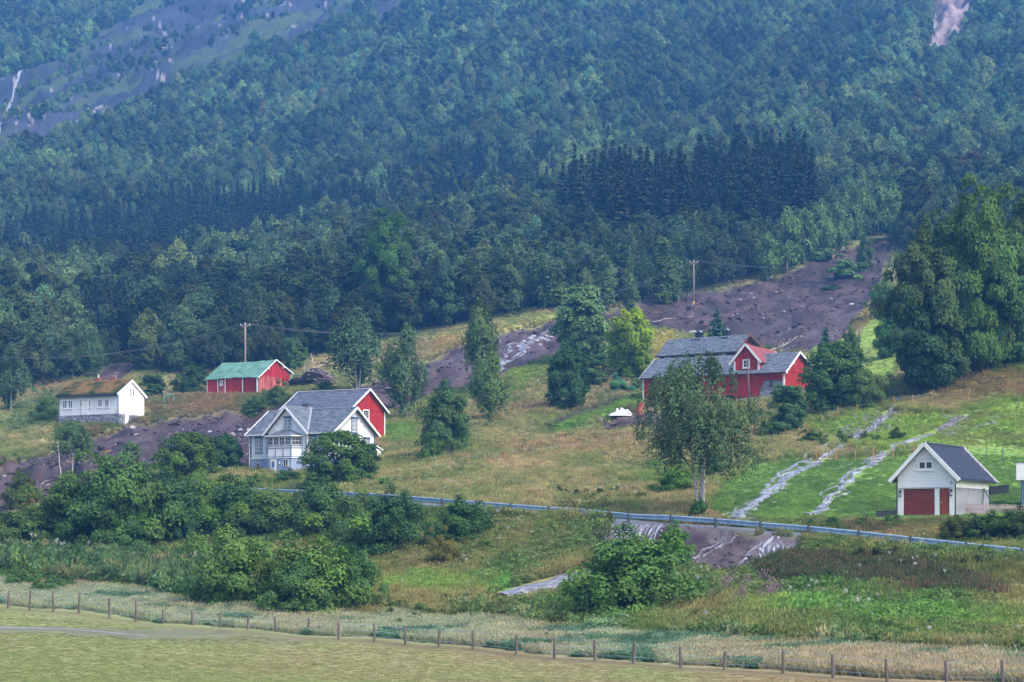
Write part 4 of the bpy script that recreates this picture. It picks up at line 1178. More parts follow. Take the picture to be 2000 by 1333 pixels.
def clump_crown(seed, H, R, z0, nclump, nleaf, lsize, prof, cr=(.22, .36), droop=0.0, open_=.0, yellow=0.0, loose=.0):
    """clumps of leaves through an uneven crown; prof(t) is the relative half width at relative height t"""
    r = np.random.default_rng(seed)
    t = r.uniform(0.02, .98, nclump) ** .9
    ang = r.uniform(0, 2 * np.pi, nclump)
    rad = np.sqrt(r.uniform(.12, 1, nclump)) ** .8
    w = np.array([prof(x) for x in t]) * R
    lob = 1 + .22 * np.sin(ang * 2 + seed) + .14 * np.sin(ang * 3 + t * 5 + seed * 2)
    crad = R * r.uniform(cr[0], cr[1], nclump) * np.clip(w / R + .25, .4, 1)
    rr = np.maximum(w * lob * rad - crad * .5, 0)
    cc = np.stack([np.cos(ang) * rr, np.sin(ang) * rr, z0 + t * (H - z0) - crad * .3], 1)
    cc += r.normal(size=cc.shape) * R * loose * .3
    Cs, Ns, Sh, Ss = [], [], [], []
    for i in range(nclump):
        m = max(8, int(nleaf * (crad[i] / (R * .23)) ** 2))
        d = rdir(m, r); d[:, 2] = np.where(d[:, 2] < -.55, -d[:, 2] * .6, d[:, 2])
        d = unit(d)
        rr_ = r.uniform(.3, 1.0 + loose * .45, (m, 1)) ** .6
        p = cc[i] + d * rr_ * crad[i] * np.array([1.0, 1.0, .92])
        if droop:
            dr = r.uniform(0, 1, m) ** 1.4 * droop
            p[:, 2] -= dr * crad[i] * 2.2
            p[:, :2] += d[:, :2] * (dr * .2 * crad[i])[:, None]
        out = cc[i] - np.array([0, 0, z0 + (H - z0) * .45]); out = out / (np.linalg.norm(out) + 1e-6)
        nn = unit(d * .75 + out * .55 + rdir(m, r) * .5 + np.array([0, 0, .3]))
        Cs.append(p); Ns.append(nn)
        s = r.uniform(.78, 1.18) * np.ones((m, 3))
        s *= r.uniform(.8, 1.2, (m, 1))
        hue = r.uniform(-.08, .1) + yellow * max(0, d[:, 2].mean()) 
        s[:, 0] *= 1 + hue * 1.2; s[:, 2] *= 1 - hue
        if yellow:
            top = np.clip(t[i] * 1.3 - .3 + d[:, 2] * .3, 0, 1) * yellow
            s[:, 0] *= 1 + top * .9; s[:, 1] *= 1 + top * .5
        Sh.append(s); Ss.append(lsize * r.uniform(.7, 1.3, m))
    return np.concatenate(Cs), np.concatenate(Ns), np.concatenate(Ss), np.concatenate(Sh), cc, crad

def limbs_mesh(name, seed, H, z0, cc, base_r, mat_, stems=1, nl=14, spread=.25, lean=0.0):
    r = np.random.default_rng(seed + 99)
    mb = MB(); tops = []
    for s in range(stems):
        a = 2 * math.pi * s / max(1, stems) + r.uniform(0, 1)
        off = 0 if stems == 1 else spread
        bx, by = math.cos(a) * off * .35, math.sin(a) * off * .35
        pts = []; rad = []
        hh = H * (.93 if s == 0 else r.uniform(.75, .9))
        for k in range(8):
            t = k / 7
            pts.append((bx + math.cos(a) * off * 2.6 * t + math.sin(t * 5 + s) * .03 * H * .3 + lean * t * H, by + math.sin(a) * off * 2.6 * t + math.cos(t * 4 + s) * .02 * H * .3, t * hh - .25))
            rad.append(base_r * (1 - t) ** .8 * (1.0 if stems == 1 else .75) + .012)
        mb.tube(pts, rad, 7); tops.append(pts)
    nst = len(mb.F)
    idx = r.permutation(len(cc))[:nl]
    for i in idx:
        c = cc[i]; P = tops[int(r.integers(stems))]
        zt = max(z0 * .8, c[2] - H * .16 - abs(np.hypot(c[0], c[1])) * .35)
        k = min(int(zt / H * 7 / .93) , 6); k = max(k, 0)
        p0 = Vector(P[k]).lerp(Vector(P[k + 1]), .5)
        e = Vector(c); mid = p0.lerp(e, .5) + Vector((0, 0, -H * .012))
        r0 = base_r * .32 * (1 - k / 8)
        mb.tube([p0, mid, e], [r0 + .01, r0 * .6 + .008, .012], 4, cap=False)
    me = mb.mesh(name, mat_, True); me.materials.append(M_bark)
    zc = H * .62
    me.polygons.foreach_set('material_index', [1 if (i >= nst or max(mb.V[v][2] for v in f) > zc) else 0 for i, f in enumerate(mb.F)])
    return me

P_round = lambda t: max(.12, math.sin(math.pi * min(1, .12 + t * .86)) ** .6)
P_oval = lambda t: max(.1, math.sin(math.pi * min(1, .1 + t * .88)) ** .8)
P_birch = lambda t: max(.1, (math.sin(math.pi * min(1, (.2 + t * .78))) ** .9))
P_cone = lambda t: max(.06, (1 - t) ** .75 * min(1, .5 + t * 4))
P_bush = lambda t: max(.25, math.sqrt(max(0, 1 - (t * .97) ** 2)))

TREES = {}
def proto(kind, crown, trunk, H, R): TREES.setdefault(kind, []).append((crown, trunk, H, R))

def make_broad(kind, seed, H, R, z0, nc, nl, ls, prof, bark=None, br=.16, stems=1, **k):
    C, N_, Sz, Sh, cc, cr = clump_crown(seed, H, R, z0, nc, nl, ls, prof, **k)
    cm = foliage_mesh(kind + '_crown', C, N_, Sz, Sh, M_leaf, RNG)
    tm = limbs_mesh(kind + '_trunk', seed, H, z0, cc, br, bark or M_bark, stems)
    proto(kind, cm, tm, float(np.percentile(C[:, 2], 98.5)), float(np.percentile(np.hypot(C[:, 0], C[:, 1]), 97)))

def make_birch(kind, seed, H, R, z0, strands, per, ls, br=.11, stems=1, prof=P_birch, bark=None, droop=1.0, spread=.25, upleaf=.5):
    r = np.random.default_rng(seed)
    nb = strands
    t = r.uniform(0, 1, nb) ** .85
    nlobe = 17
    la = r.uniform(0, 2 * np.pi, nlobe); lt = r.uniform(.05, .95, nlobe)
    ang = r.uniform(0, 2 * np.pi, nb)
    # pull strand roots toward a few boughs, leaving gaps between them
    k = r.integers(0, nlobe, nb)
    ang = la[k] + r.normal(size=nb) * .38; t = np.clip(lt[k] + r.normal(size=nb) * .09, 0, 1)
    w = np.array([prof(x) for x in t]) * R
    rad = w * (1 + .25 * np.sin(k * 2.3)) * np.sqrt(r.uniform(.05, 1, nb))
    root = np.stack([np.cos(ang) * rad, np.sin(ang) * rad, z0 + t * (H - z0)], 1)
    L_ = r.uniform(.4, 1.3, nb) * (H - z0) * .13 * droop
    s = r.uniform(0, 1, (nb, per))
    p = root[:, None, :] + np.zeros((nb, per, 3))
    p[..., 2] -= s * L_[:, None]
    outd = unit(np.stack([np.cos(ang), np.sin(ang), 0 * ang], 1))
    p += outd[:, None, :] * (np.sin(s * 2.2) * L_[:, None] * .22)[..., None]
    p += r.normal(size=p.shape) * ls * .9
    C = p.reshape(-1, 3); m = len(C)
    N_ = unit(rdir(m, r) * .6 + np.repeat(outd, per, axis=0) * .8 + np.array([0, 0, upleaf]))
    sh = np.repeat(r.uniform(.75, 1.2, (nb, 1)) * np.ones((1, 3)), per, axis=0) * r.uniform(.8, 1.2, (m, 1))
    lobs = r.uniform(.85, 1.15, nlobe); sh *= np.repeat(lobs[k], per)[:, None]
    Sz = ls * r.uniform(.7, 1.35, m)
    cm = foliage_mesh(kind + '_crown', C, N_, Sz, sh, M_leaf, r, 1.7)
    lc = np.stack([np.cos(la) * np.array([prof(x) for x in lt]) * R * .75, np.sin(la) * np.array([prof(x) for x in lt]) * R * .75, z0 + lt * (H - z0)], 1)
    tm = limbs_mesh(kind + '_trunk', seed, H, z0, lc, br, bark or M_birch, stems, nl=15, spread=spread)
    proto(kind, cm, tm, float(np.percentile(C[:, 2], 99)), float(np.percentile(np.hypot(C[:, 0], C[:, 1]), 97)))

def make_spruce(kind, seed, H, R, z0, levels, nb, per, ls, ragged=.2):
    r = np.random.default_rng(seed)
    Cs, Ns, Ax, Sz, Sh = [], [], [], [], []
    for i in range(levels):
        t = (i + r.uniform(-.3, .3)) / levels
        t = min(max(t, 0), .985)
        z = z0 + t * (H - z0)
        rr = R * (1 - t) ** .85 * (1 if t > .12 else .75 + 2 * t)
        k = max(4, int(nb * (.5 + .5 * (1 - t))))
        for j in range(k):
            a = r.uniform(0, 2 * np.pi); l = rr * r.uniform(1 - ragged * 1.6, 1 + ragged * .6) + .08
            n = max(3, int(per * (l / R) + 2))
            s = np.linspace(.12, 1, n) + r.uniform(-.04, .04, n)
            d = np.array([math.cos(a), math.sin(a), 0])
            p = np.zeros((n, 3)) + d * (s * l)[:, None]
            p[:, 2] = z - s * l * .22 - s * s * l * .16 + (s ** 3) * l * .12
            side = np.array([-math.sin(a), math.cos(a), 0])
            p += side * (r.uniform(-1, 1, n) * l * .16 * (1.1 - s))[:, None]
            Cs.append(p); Ax.append(unit(d + side * r.uniform(-.8, .8, (n, 1)) + np.array([0, 0, -.35])))
            Ns.append(unit(np.array([0, 0, 1.0]) + d * .7 + r.normal(size=(n, 3)) * .25))
            Sz.append(ls * (1.15 - .35 * s) * r.uniform(.8, 1.25, n) * (.55 + .45 * l / R))
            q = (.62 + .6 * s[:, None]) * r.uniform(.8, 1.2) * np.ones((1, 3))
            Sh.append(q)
    C = np.concatenate(Cs); Nn = np.concatenate(Ns); ax = np.concatenate(Ax)
    ax = unit(ax - Nn * (ax * Nn).sum(1, keepdims=True))
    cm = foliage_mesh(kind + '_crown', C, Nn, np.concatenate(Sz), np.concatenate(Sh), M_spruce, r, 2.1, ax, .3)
    tm = MB().tube([(0, 0, -.3), (0, 0, H * .5), (0, 0, H * .985)], [H * .014, H * .009, .02], 6).mesh(kind + '_trunk', M_bark, True)
    proto(kind, cm, tm, H, R)

# prototypes, sizes in metres
for s_ in (1, 2, 3): make_spruce('spruce', s_, 16, 2.9, .6, 30, 12, 9, .62, .22)
for s_ in (4, 5): make_spruce('young_spruce', s_, 8, 1.7, .3, 22, 10, 7, .42, .2)
for s_ in (11, 12, 13, 14): make_broad('broadleaf_tree', s_, 11, 3.9, 1.2, 34, 110, .44, P_round, br=.18, cr=(.26, .42))
for s_ in (21, 22, 23, 24): make_birch('birch', s_, 11.5, 3.0, 2.2, 330, 10, .33, br=.12, upleaf=.35)
for s_ in (31, 32, 33): make_broad('bush', s_, 3.6, 2.5, .1, 40, 90, .24, P_bush, br=.06, stems=4, cr=(.24, .38), loose=.4)
for s_ in (41, 42): make_broad('small_bush', s_, 1.5, 1.1, .0, 30, 90, .10, P_bush, br=.03, stems=3, cr=(.26, .42), loose=1.0)
for s_ in (51, 52): make_birch('narrow_birch', s_, 11, 1.7, .9, 300, 9, .24, br=.10, prof=P_cone, droop=.5)

def zgr(x, y): return gz(x, y)
def put_tree(kind, which, x, y, h, w, label, cat, group=None, name=None, tint=(1, 1, 1), rz=None, parts=True, tilt=0.0, trunk=True, z=None):
    cr, tr, H, R = TREES[kind][which % len(TREES[kind])]
    e = bpy.data.objects.new(name or kind, None); COL.objects.link(e)
    e.location = (x, y, (gz(x, y) if z is None else z) - .05)
    e.rotation_euler = (0, tilt, rz if rz is not None else RNG.uniform(0, 6.28))
    e.scale = (w / (2 * R), w / (2 * R), h / H)
    tag(e, label, cat, group)
    c = bpy.data.objects.new('crown', cr); link(c, e); c['tint'] = [float(t) for t in tint] + [1.0]
    if trunk:
        t = bpy.data.objects.new('trunk', tr); link(t, e)
    return e
def tree_px(kind, which, u, v, top, wpx, label, cat, dy=0.0, **k):
    """a tree whose foot stands where the photograph shows it"""
    p = at(u, v)
    if dy: 
        f = (p.y + dy) / p.y; x, y = p.x * f, p.y + dy
    else: x, y = p.x, p.y
    s = FPX / y
    return put_tree(kind, which, x, y, (v - top) / s, wpx / s, label, cat, **k)

# ------------------------------------------------------------------ instanced growth
def scatter_object(name, P, idx, scl, rot, tint, protos, label=None, cat=None, kind='stuff'):
    me = bpy.data.meshes.new(name)
    me.vertices.add(len(P)); me.vertices.foreach_set('co', np.asarray(P, np.float32).ravel())
    for nm, tp, ar in (('idx', 'INT', idx), ('scl', 'FLOAT_VECTOR', scl), ('rot', 'FLOAT_VECTOR', rot)):
        a = me.attributes.new(nm, tp, 'POINT')
        a.data.foreach_set('value' if tp == 'INT' else 'vector', np.asarray(ar, np.int32 if tp == 'INT' else np.float32).ravel())
    a = me.attributes.new('tint', 'FLOAT_COLOR', 'POINT')
    a.data.foreach_set('color', np.hstack([tint, np.ones((len(P), 1))]).astype(np.float32).ravel())
    o = obj(name, me)
    ng = bpy.data.node_groups.new(name + '_nodes', 'GeometryNodeTree')
    ng.interface.new_socket('Geometry', in_out='INPUT', socket_type='NodeSocketGeometry')
    ng.interface.new_socket('Geometry', in_out='OUTPUT', socket_type='NodeSocketGeometry')
    N = ng.nodes; L = ng.links
    gi = N.new('NodeGroupInput'); go = N.new('NodeGroupOutput'); jn = N.new('GeometryNodeJoinGeometry')
    def attr(nm, dt):
        a = N.new('GeometryNodeInputNamedAttribute'); a.data_type = dt; a.inputs['Name'].default_value = nm
        return a.outputs['Attribute']
    ia = attr('idx', 'INT'); sa = attr('scl', 'FLOAT_VECTOR'); ra = attr('rot', 'FLOAT_VECTOR')
    for k, po in enumerate(protos):
        cmp_ = N.new('FunctionNodeCompare'); cmp_.data_type = 'INT'; cmp_.operation = 'EQUAL'
        L.new(ia, cmp_.inputs[2]); cmp_.inputs[3].default_value = k
        ip = N.new('GeometryNodeInstanceOnPoints')
        oi = N.new('GeometryNodeObjectInfo'); oi.transform_space = 'ORIGINAL'; oi.inputs['Object'].default_value = po
        oi.inputs['As Instance'].default_value = True
        L.new(gi.outputs[0], ip.inputs['Points']); L.new(cmp_.outputs[0], ip.inputs['Selection'])
        L.new(oi.outputs['Geometry'], ip.inputs['Instance'])
        er = N.new('FunctionNodeEulerToRotation'); L.new(ra, er.inputs[0])
        L.new(er.outputs[0], ip.inputs['Rotation']); L.new(sa, ip.inputs['Scale'])
        L.new(ip.outputs[0], jn.inputs[0])
    L.new(jn.outputs[0], go.inputs[0])
    md = o.modifiers.new('scatter', 'NODES'); md.node_group = ng
    tag(o, label, cat, kind=kind)
    return o
# ------------------------------------------------------------------ forest
SPRUCE_ZONES = [
 ([(-150,495),(0,480),(150,475),(300,458),(350,432),(450,418),(560,404),(640,402),(700,385),(740,412),(720,465),(640,500),(520,530),(420,550),(300,575),(150,590),(-150,600)], 15, 'spruces in the long dark band across the lower mountain'),
 ([(1085,488),(1130,455),(1230,436),(1330,428),(1450,408),(1560,402),(1600,425),(1590,468),(1530,498),(1420,516),(1330,514),(1240,508),(1130,500)], 25.5, 'tall spruces in the dark stand above the red farm'),
 ([(1670,330),(1700,322),(1750,322),(1750,345),(1680,345)], 16, 'spruces in the small dark clump right of the tall stand'),
 ([(1790,345),(1820,335),(1870,335),(1860,360),(1800,362)], 16, 'spruces in the right dark clump'),
 ([(1870,360),(1930,340),(2060,330),(2060,375),(1900,385)], 13, 'hazy spruces at the right edge of the picture'),
 ([(780,320),(830,285),(900,235),(940,225),(930,265),(870,310),(800,345)], 14, 'spruces in the dark streak on the middle slope'),
 ([(730,360),(880,340),(1020,330),(1090,300),(1100,335),(1010,375),(880,400),(760,410)], 12, 'scattered spruces in the middle slope'),
 ([(1370,300),(1450,270),(1500,250),(1520,290),(1440,330),(1380,330)], 13, 'spruces below the upper birches'),
 ([(150,665),(170,640),(235,640),(240,690),(160,695)], 15.5, 'dark spruces behind the turf roofed house'),
]
SPARSE = [([(640,440),(760,400),(900,400),(1080,360),(1090,430),(950,450),(800,470),(680,480)], .45, 14),
          ([(250,640),(480,560),(700,540),(980,470),(1040,480),(1000,560),(760,620),(500,650)], .14, 13),
          ([(780,400),(1080,370),(1100,420),(900,470)], .4, 16), ([(300,180),(1900,100),(1700,300),(700,330)], .025, 11), ([(1180,560),(1400,510),(1500,480),(1400,540),(1250,585)], .12, 11),
          ([(1000,340),(1300,250),(1330,330),(1090,390)], .35, 12)]
def sample_forest():
    r = np.random.default_rng(5)
    out = []
    bands = [(395, 640, 4.7), (640, 900, 5.0), (900, 1250, 5.4), (1250, 1620, 6.0)]
    for y0, y1, c in bands:
        ys = np.arange(y0, y1, c); 
        for y in ys:
            xs = np.arange(-y * .29, y * .29, c)
            X = xs + r.uniform(-.48, .48, len(xs)) * c; Y = y + r.uniform(-.48, .48, len(xs)) * c
            out.append(np.stack([X, Y], 1))
    # nearer woods on the left, below 395 m
    for y in np.arange(300, 395, 4.9):
        xs = np.arange(-y * .29, y * .29, 4.9)
        out.append(np.stack([xs + r.uniform(-.48, .48, len(xs)) * 4.9, y + r.uniform(-.48, .48, len(xs)) * 4.9], 1))
    P = np.concatenate(out)
    z0 = base_z(P[:, 0], P[:, 1])
    U, V = pix(P[:, 0], P[:, 1], z0)
    keep = (V < edge_v(U) - 3) & (V > -230)
    rb = (U > 1700) & (P[:, 1] < 330); keep &= ~rb
    ed = fbm(U / 12, V / 9, 2, 77) * 5
    mud = in_poly(U + ed, V + ed, MUD, 3) > .35; keep &= ~(mud & (P[:, 1] < 800))
    keep &= ~(in_poly(U, V, MUD3, 3) > .5)
    for s in SCARS: keep &= ~((in_poly(U + ed, V + ed, s, 4) > .4) & (P[:, 1] > 480))
    rk = in_poly(U + fbm(U / 50, V / 40, 3, 7) * 25, V + fbm(U / 50, V / 40, 3, 8) * 18, ROCK, 12) > .5
    streak = fbm((P[:, 0] - .31 * P[:, 1]) / 12, P[:, 1] / 120, 3, 91)
    keep &= ~(rk & (P[:, 1] > 700) & (streak < .22))
    # gullies that the waterfalls run in
    for path in WATERFALLS:
        for a, b in zip(path[:-1], path[1:]):
            dx, dy = b[0] - a[0], b[1] - a[1]
            t = np.clip(((U - a[0]) * dx + (V - a[1]) * dy) / (dx * dx + dy * dy), 0, 1)
            keep &= ~(np.hypot(U - a[0] - t * dx, V - a[1] - t * dy) < 6)
    # thinning
    keep &= ~((fbm(P[:, 0] / 30, P[:, 1] / 30, 3, 13) < -.8) & (P[:, 1] > 600))
    P = P[keep]; U = U[keep]; V = V[keep]; rk = rk[keep]
    n = len(P); kind = np.full(n, 0); h = np.zeros(n); zone = np.full(n, -1)
    q = fbm(P[:, 0] / 28, P[:, 1] / 28, 3, 19)
    y = P[:, 1]
    kind = np.where(q + r.normal(size=n) * .35 > .12, 1, 0)                 # 0 birch, 1 broadleaf
    h = 6.5 + 8.5 * r.uniform(0, 1, n) ** 1.4 * (1 - .25 * sstep(700, 1200, y)) + np.clip(fbm(P[:, 0] / 40, y / 40, 2, 23), -1, 1) * 1.5
    h = np.where(rk, h * .45, h)
    h *= np.where((V > edge_v(U) - 30) & (y < 520), .85, 1)
    for zi, (poly, hh, g) in enumerate(SPRUCE_ZONES):
        m = in_poly(U + fbm(U / 22, V / 14, 2, 33) * 22, V + fbm(U / 18, V / 12, 2, 34) * 14, poly, 12) > r.uniform(.15, .85, n)
        m &= r.uniform(size=n) < (.72 if zi == 1 else .92)
        kind[m] = 2; zone[m] = zi
        h[m] = hh * r.uniform(.62, 1.12, m.sum())
    for poly, pr, hh in SPARSE:
        m = (in_poly(U, V, poly, 6) > .5) & (r.uniform(size=n) < pr) & (kind != 2)
        kind[m] = 2; h[m] = hh * r.uniform(.7, 1.1, m.sum())
    return P, U, V, kind, h, zone, r

WATERFALLS = [[(905,24),(896,42),(893,58),(878,84),(864,104),(850,130),(842,146)], [(1012,20),(1000,40),(985,62),(968,82)],
              [(52,120),(50,140),(30,165),(12,205),(4,240),(0,290)], [(1828,0),(1824,60),(1818,120)]]
P, U, V, kind, hgt, zone, r = sample_forest()
n = len(P); print('forest trees', n)
Z = ground_z(P[:, 0], P[:, 1])
tint = np.ones((n, 3)); br = .92 * r.uniform(.62, 1.42, n) * (1 + .38 * fbm((P[:, 0] - .31 * P[:, 1]) / 24, P[:, 1] / 140, 3, 57)) * (1 + fbm(P[:, 0] / 35, P[:, 1] / 35, 3, 53) * .18)  # diagonal streaks in tree brightness imitate light and shade on ridges and gullies
hue = r.normal(size=n) * .10 + np.where(kind == 0, .02, 0)
tint[:, 0] = br * (1 + hue * 1.3); tint[:, 1] = br; tint[:, 2] = br * (1 - hue) * np.where(kind == 0, 1.2, 1.0)
tint *= np.where(kind == 0, 1.4, np.where(kind == 1, .92, .85))[:, None]
tint *= np.where(kind == 2, 1, 1 + .02 * sstep(600, 1000, P[:, 1]))[:, None]
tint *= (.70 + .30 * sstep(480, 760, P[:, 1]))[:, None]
rust = (r.uniform(size=n) < .003) & (kind < 2); tint[rust] *= np.array([1.7, .95, .8])
seen = (U > -20) & (U < 2020) & (V > -20)
wide = np.where(kind == 2, r.uniform(.30, .42, n), np.where(kind == 0, r.uniform(.52, .72, n), r.uniform(.62, .85, n)))
wid = hgt * wide; wid = np.where((kind == 1) & (P[:, 1] > 700), np.minimum(wid * 1.05, 7.8), wid)
size = hgt / P[:, 1]
KN = ['birch', 'broadleaf_tree', 'spruce']
PLACES = [(110, 'by the left edge'), (330, 'above the turf roofed house'), (470, 'left of the green barn pole'), (640, 'above the green roofed barn'), (830, 'around the tall maple'),
          (1000, 'above the left meadow strip'), (1170, 'above the middle meadow'), (1390, 'behind the power pole'), (1560, 'above the landslide'), (1800, 'beside the landslide top'), (3000, 'in the upper right')]
def describe(k, u, v, h, tn, zn):
    if k == 2 and zn >= 0:
        poly, hh, g = SPRUCE_ZONES[zn]; xs = [p[0] for p in poly]; ys = [p[1] for p in poly]
        t = (u - min(xs)) / (max(xs) - min(xs)); s_ = (v - min(ys)) / (max(ys) - min(ys))
        col = ['far left', 'left', 'middle', 'right', 'far right'][min(4, int(t * 5))]
        row = 'front' if s_ > .6 else 'back' if s_ < .35 else 'inner'
        tall = 'tall' if h > hh else 'shorter'
        g2 = {0: 'long dark spruce band', 1: 'dark spruce stand above the red farm', 2: 'small dark clump right of that stand', 3: 'right dark spruce clump', 4: 'hazy spruces by the right edge', 5: 'dark streak on the slope', 6: 'scattered slope spruces', 7: 'spruces under the upper birches', 8: 'dark spruces behind the turf roofed house'}[zn]
        lb = f'{tall} spruce at the {row}, {col} of the {g2}'
        return lb, lb
    pl = next(p for x, p in PLACES if u < x)
    d = float(edge_v(u)) - v
    row = 'front row of the wood' if d < 28 else 'lower wood' if d < 75 else 'middle wood' if d < 140 else 'high in the wood'
    tone = 'pale' if tn[1] > 1.15 else 'dark' if tn[1] < .85 else 'mid green'
    if k == 2: tone = 'tall' if h > 12 else 'small'
    nm = ['birch', 'broadleaf tree', 'spruce'][k]
    lb = f'{tone} {nm} {pl}, {row}'
    return lb, lb
PROTO_OBJ = {}
indiv = np.zeros(n, bool)
for k in range(3):
    c = np.nonzero(seen & (kind == k))[0]
    c = c[np.argsort(-size[c])][:(296 if k < 2 else 290)]
    indiv[c] = True
    for i in c:
        lb, g = describe(k, U[i], V[i], hgt[i], tint[i], zone[i])
        wh = int(r.integers(len(TREES[KN[k]])))
        e = put_tree(KN[k], wh, P[i, 0], P[i, 1], hgt[i], wid[i], lb, KN[k].replace('_', ' '), g, tint=tint[i], z=Z[i])
        if (k, wh) not in PROTO_OBJ:
            PROTO_OBJ[(k, wh)] = [c_ for c_ in e.children if c_.name.startswith('crown')][0]
            e['first'] = 1
            del e['first']
protos = []; pk = []
for (k, wh), o in sorted(PROTO_OBJ.items()):
    protos.append(o); pk.append((k, wh))
rest = np.nonzero(~indiv)[0]
idx = np.zeros(len(rest), int); scl = np.zeros((len(rest), 3))
for j, i in enumerate(rest):
    ch = [q for q, (k, w_) in enumerate(pk) if k == kind[i]]
    q = ch[int(r.integers(len(ch)))]; idx[j] = q
    _, _, H, R = TREES[KN[kind[i]]][pk[q][1]]
    scl[j] = (wid[i] / (2 * R), wid[i] / (2 * R), hgt[i] / H)
rot = np.zeros((len(rest), 3)); rot[:, 2] = r.uniform(0, 6.28, len(rest))
PP = np.stack([P[rest, 0], P[rest, 1], Z[rest] - .2], 1)
scatter_object('mountain_forest', PP, idx, scl, rot, tint[rest], protos)
# ------------------------------------------------------------------ road and guard rail
M_asph = mat('wet_asphalt', (.15, .155, .17), .45, .3, .6, bump=.01, spec=.5)
def road():
    V = []; Fs = []; ss = np.linspace(0, 1, 1)
    pts = []
    for i in range(len(RX) - 1):
        k = max(2, int(math.hypot(RX[i + 1] - RX[i], RY[i + 1] - RY[i]) / 1.5))
        for j in range(k): 
            t = j / k; pts.append((RX[i] + (RX[i + 1] - RX[i]) * t, RY[i] + (RY[i + 1] - RY[i]) * t, RZ[i] + (RZ[i + 1] - RZ[i]) * t))
    pts.append((RX[-1], RY[-1], RZ[-1]))
    n = len(pts)
    for i, p in enumerate(pts):
        a = pts[max(0, i - 3)]; b = pts[min(n - 1, i + 3)]
        dx, dy = b[0] - a[0], b[1] - a[1]; l = math.hypot(dx, dy); nx, ny = -dy / l, dx / l
        for w in (-.35, .1, 1.5, 3.0, 4.3, 4.75):
            zz = p[2] + (.03 if .1 <= w <= 4.3 else -.12)
            V.append((p[0] + nx * w, p[1] + ny * w, zz))
    for i in range(n - 1):
        for j in range(5): Fs.append((i * 6 + j, (i + 1) * 6 + j, (i + 1) * 6 + j + 1, i * 6 + j + 1))
    me = mesh_np('road', V, Fs, [M_asph], True)
    tag(obj('road', me), kind='structure')
road()

def guard_rail():
    P = []
    for i in range(len(RX)):
        u = RAILU[i]
        if u < 300 or u > 2200: continue
        P.append((RX[i], RY[i], RZ[i]))
        if i + 1 < len(RX) and RAILU[i + 1] <= 2200:
            l = math.hypot(RX[i + 1] - RX[i], RY[i + 1] - RY[i]); k = max(1, int(round(l / 4.6)))
            for j in range(1, k): 
                t = j / k; P.append((RX[i] + (RX[i + 1] - RX[i]) * t, RY[i] + (RY[i + 1] - RY[i]) * t, RZ[i] + (RZ[i + 1] - RZ[i]) * t))
    root = empty('guard_rail', P[len(P) // 2], 0, 'long blue grey steel guard rail on dark posts along the road', 'guard rail')
    o = Vector(P[len(P) // 2])
    pm = MB().box(-.07, .07, -.09, .09, -.9, .80).box(-.09, .09, -.11, .11, .80, .83).mesh('rail_post', M_postst)
    for p in P:
        q = obj('post', pm, root, Vector(p) - o); q.rotation_euler = (random.uniform(-.02, .02), random.uniform(-.02, .02), math.atan2(RY[12] - RY[10], RX[12] - RX[10]))
    prof = [(0, .36), (.08, .40), (.08, .48), (0, .53), (0, .59), (.08, .64), (.08, .72), (0, .76)]
    for a, b in zip(P[:-1], P[1:]):
        a = Vector(a) - o; b = Vector(b) - o
        d = (b - a); d.z = 0; d.normalize(); n = Vector((-d.y, d.x, 0)) * 1.0
        mb = MB(); V = []
        for q, e in ((a - d * .06, 0), (b + d * .06, .006)):
            for w, z in prof: V.append(q + n * (.10 - w + e) + Vector((0, 0, z)))
        for q, e in ((a - d * .06, 0), (b + d * .06, .006)):
            for w, z in prof: V.append(q + n * (.115 - w + e) + Vector((0, 0, z)))
        k = 8
        F1 = [(i, i + k, i + k + 1, i + 1) for i in range(k - 1)]
        F2 = [(2 * k + i, 2 * k + i + 1, 3 * k + i + 1, 3 * k + i) for i in range(k - 1)]
        mb.poly(V, F1 + F2 + [(0, 2 * k, 3 * k, k), (k - 1, 2 * k - 1, 4 * k - 1, 3 * k - 1)]).build('rail_beam', M_steel, root)
guard_rail()

# ------------------------------------------------------------------ water
def water_mat(name, white, dark, scale, thr=(.42, .6)):
    m, nt, b, N, L = _new(name)
    uv = N.new('ShaderNodeUVMap'); mp = N.new('ShaderNodeMapping'); mp.inputs['Scale'].default_value = (5.5, scale, 1)
    L.new(uv.outputs[0], mp.inputs[0])
    nz = N.new('ShaderNodeTexNoise'); nz.inputs['Scale'].default_value = 1.0; nz.inputs['Detail'].default_value = 6; nz.inputs['Distortion'].default_value = .6
    L.new(mp.outputs[0], nz.inputs['Vector'])
    rp = N.new('ShaderNodeValToRGB')
    rp.color_ramp.elements[0].position = thr[0]; rp.color_ramp.elements[0].color = (*dark, 1)
    rp.color_ramp.elements[1].position = thr[1]; rp.color_ramp.elements[1].color = (*white, 1)
    L.new(nz.outputs[0], rp.inputs[0]); L.new(rp.outputs[0], b.inputs['Base Color'])
    b.inputs['Roughness'].default_value = .3; b.inputs['Specular IOR Level'].default_value = .6
    bp = N.new('ShaderNodeBump'); bp.inputs['Distance'].default_value = .06
    L.new(nz.outputs[0], bp.inputs['Height']); L.new(bp.outputs[0], b.inputs['Normal'])
    return m
M_stream = water_mat('running_muddy_water', (.38, .39, .43), (.085, .085, .09), .5)
M_cascade = water_mat('white_cascade', (.52, .53, .58), (.09, .07, .08), .55, (.48, .64))
M_rubble = water_mat('shallow_water_over_gravel', (.40, .40, .43), (.085, .08, .085), 1.6, (.40, .66))
M_fall = water_mat('distant_white_water', (.55, .57, .60), (.14, .14, .16), .1, (.42, .62))
M_puddle = water_mat('flood_water', (.26, .26, .29), (.15, .14, .15), .35)
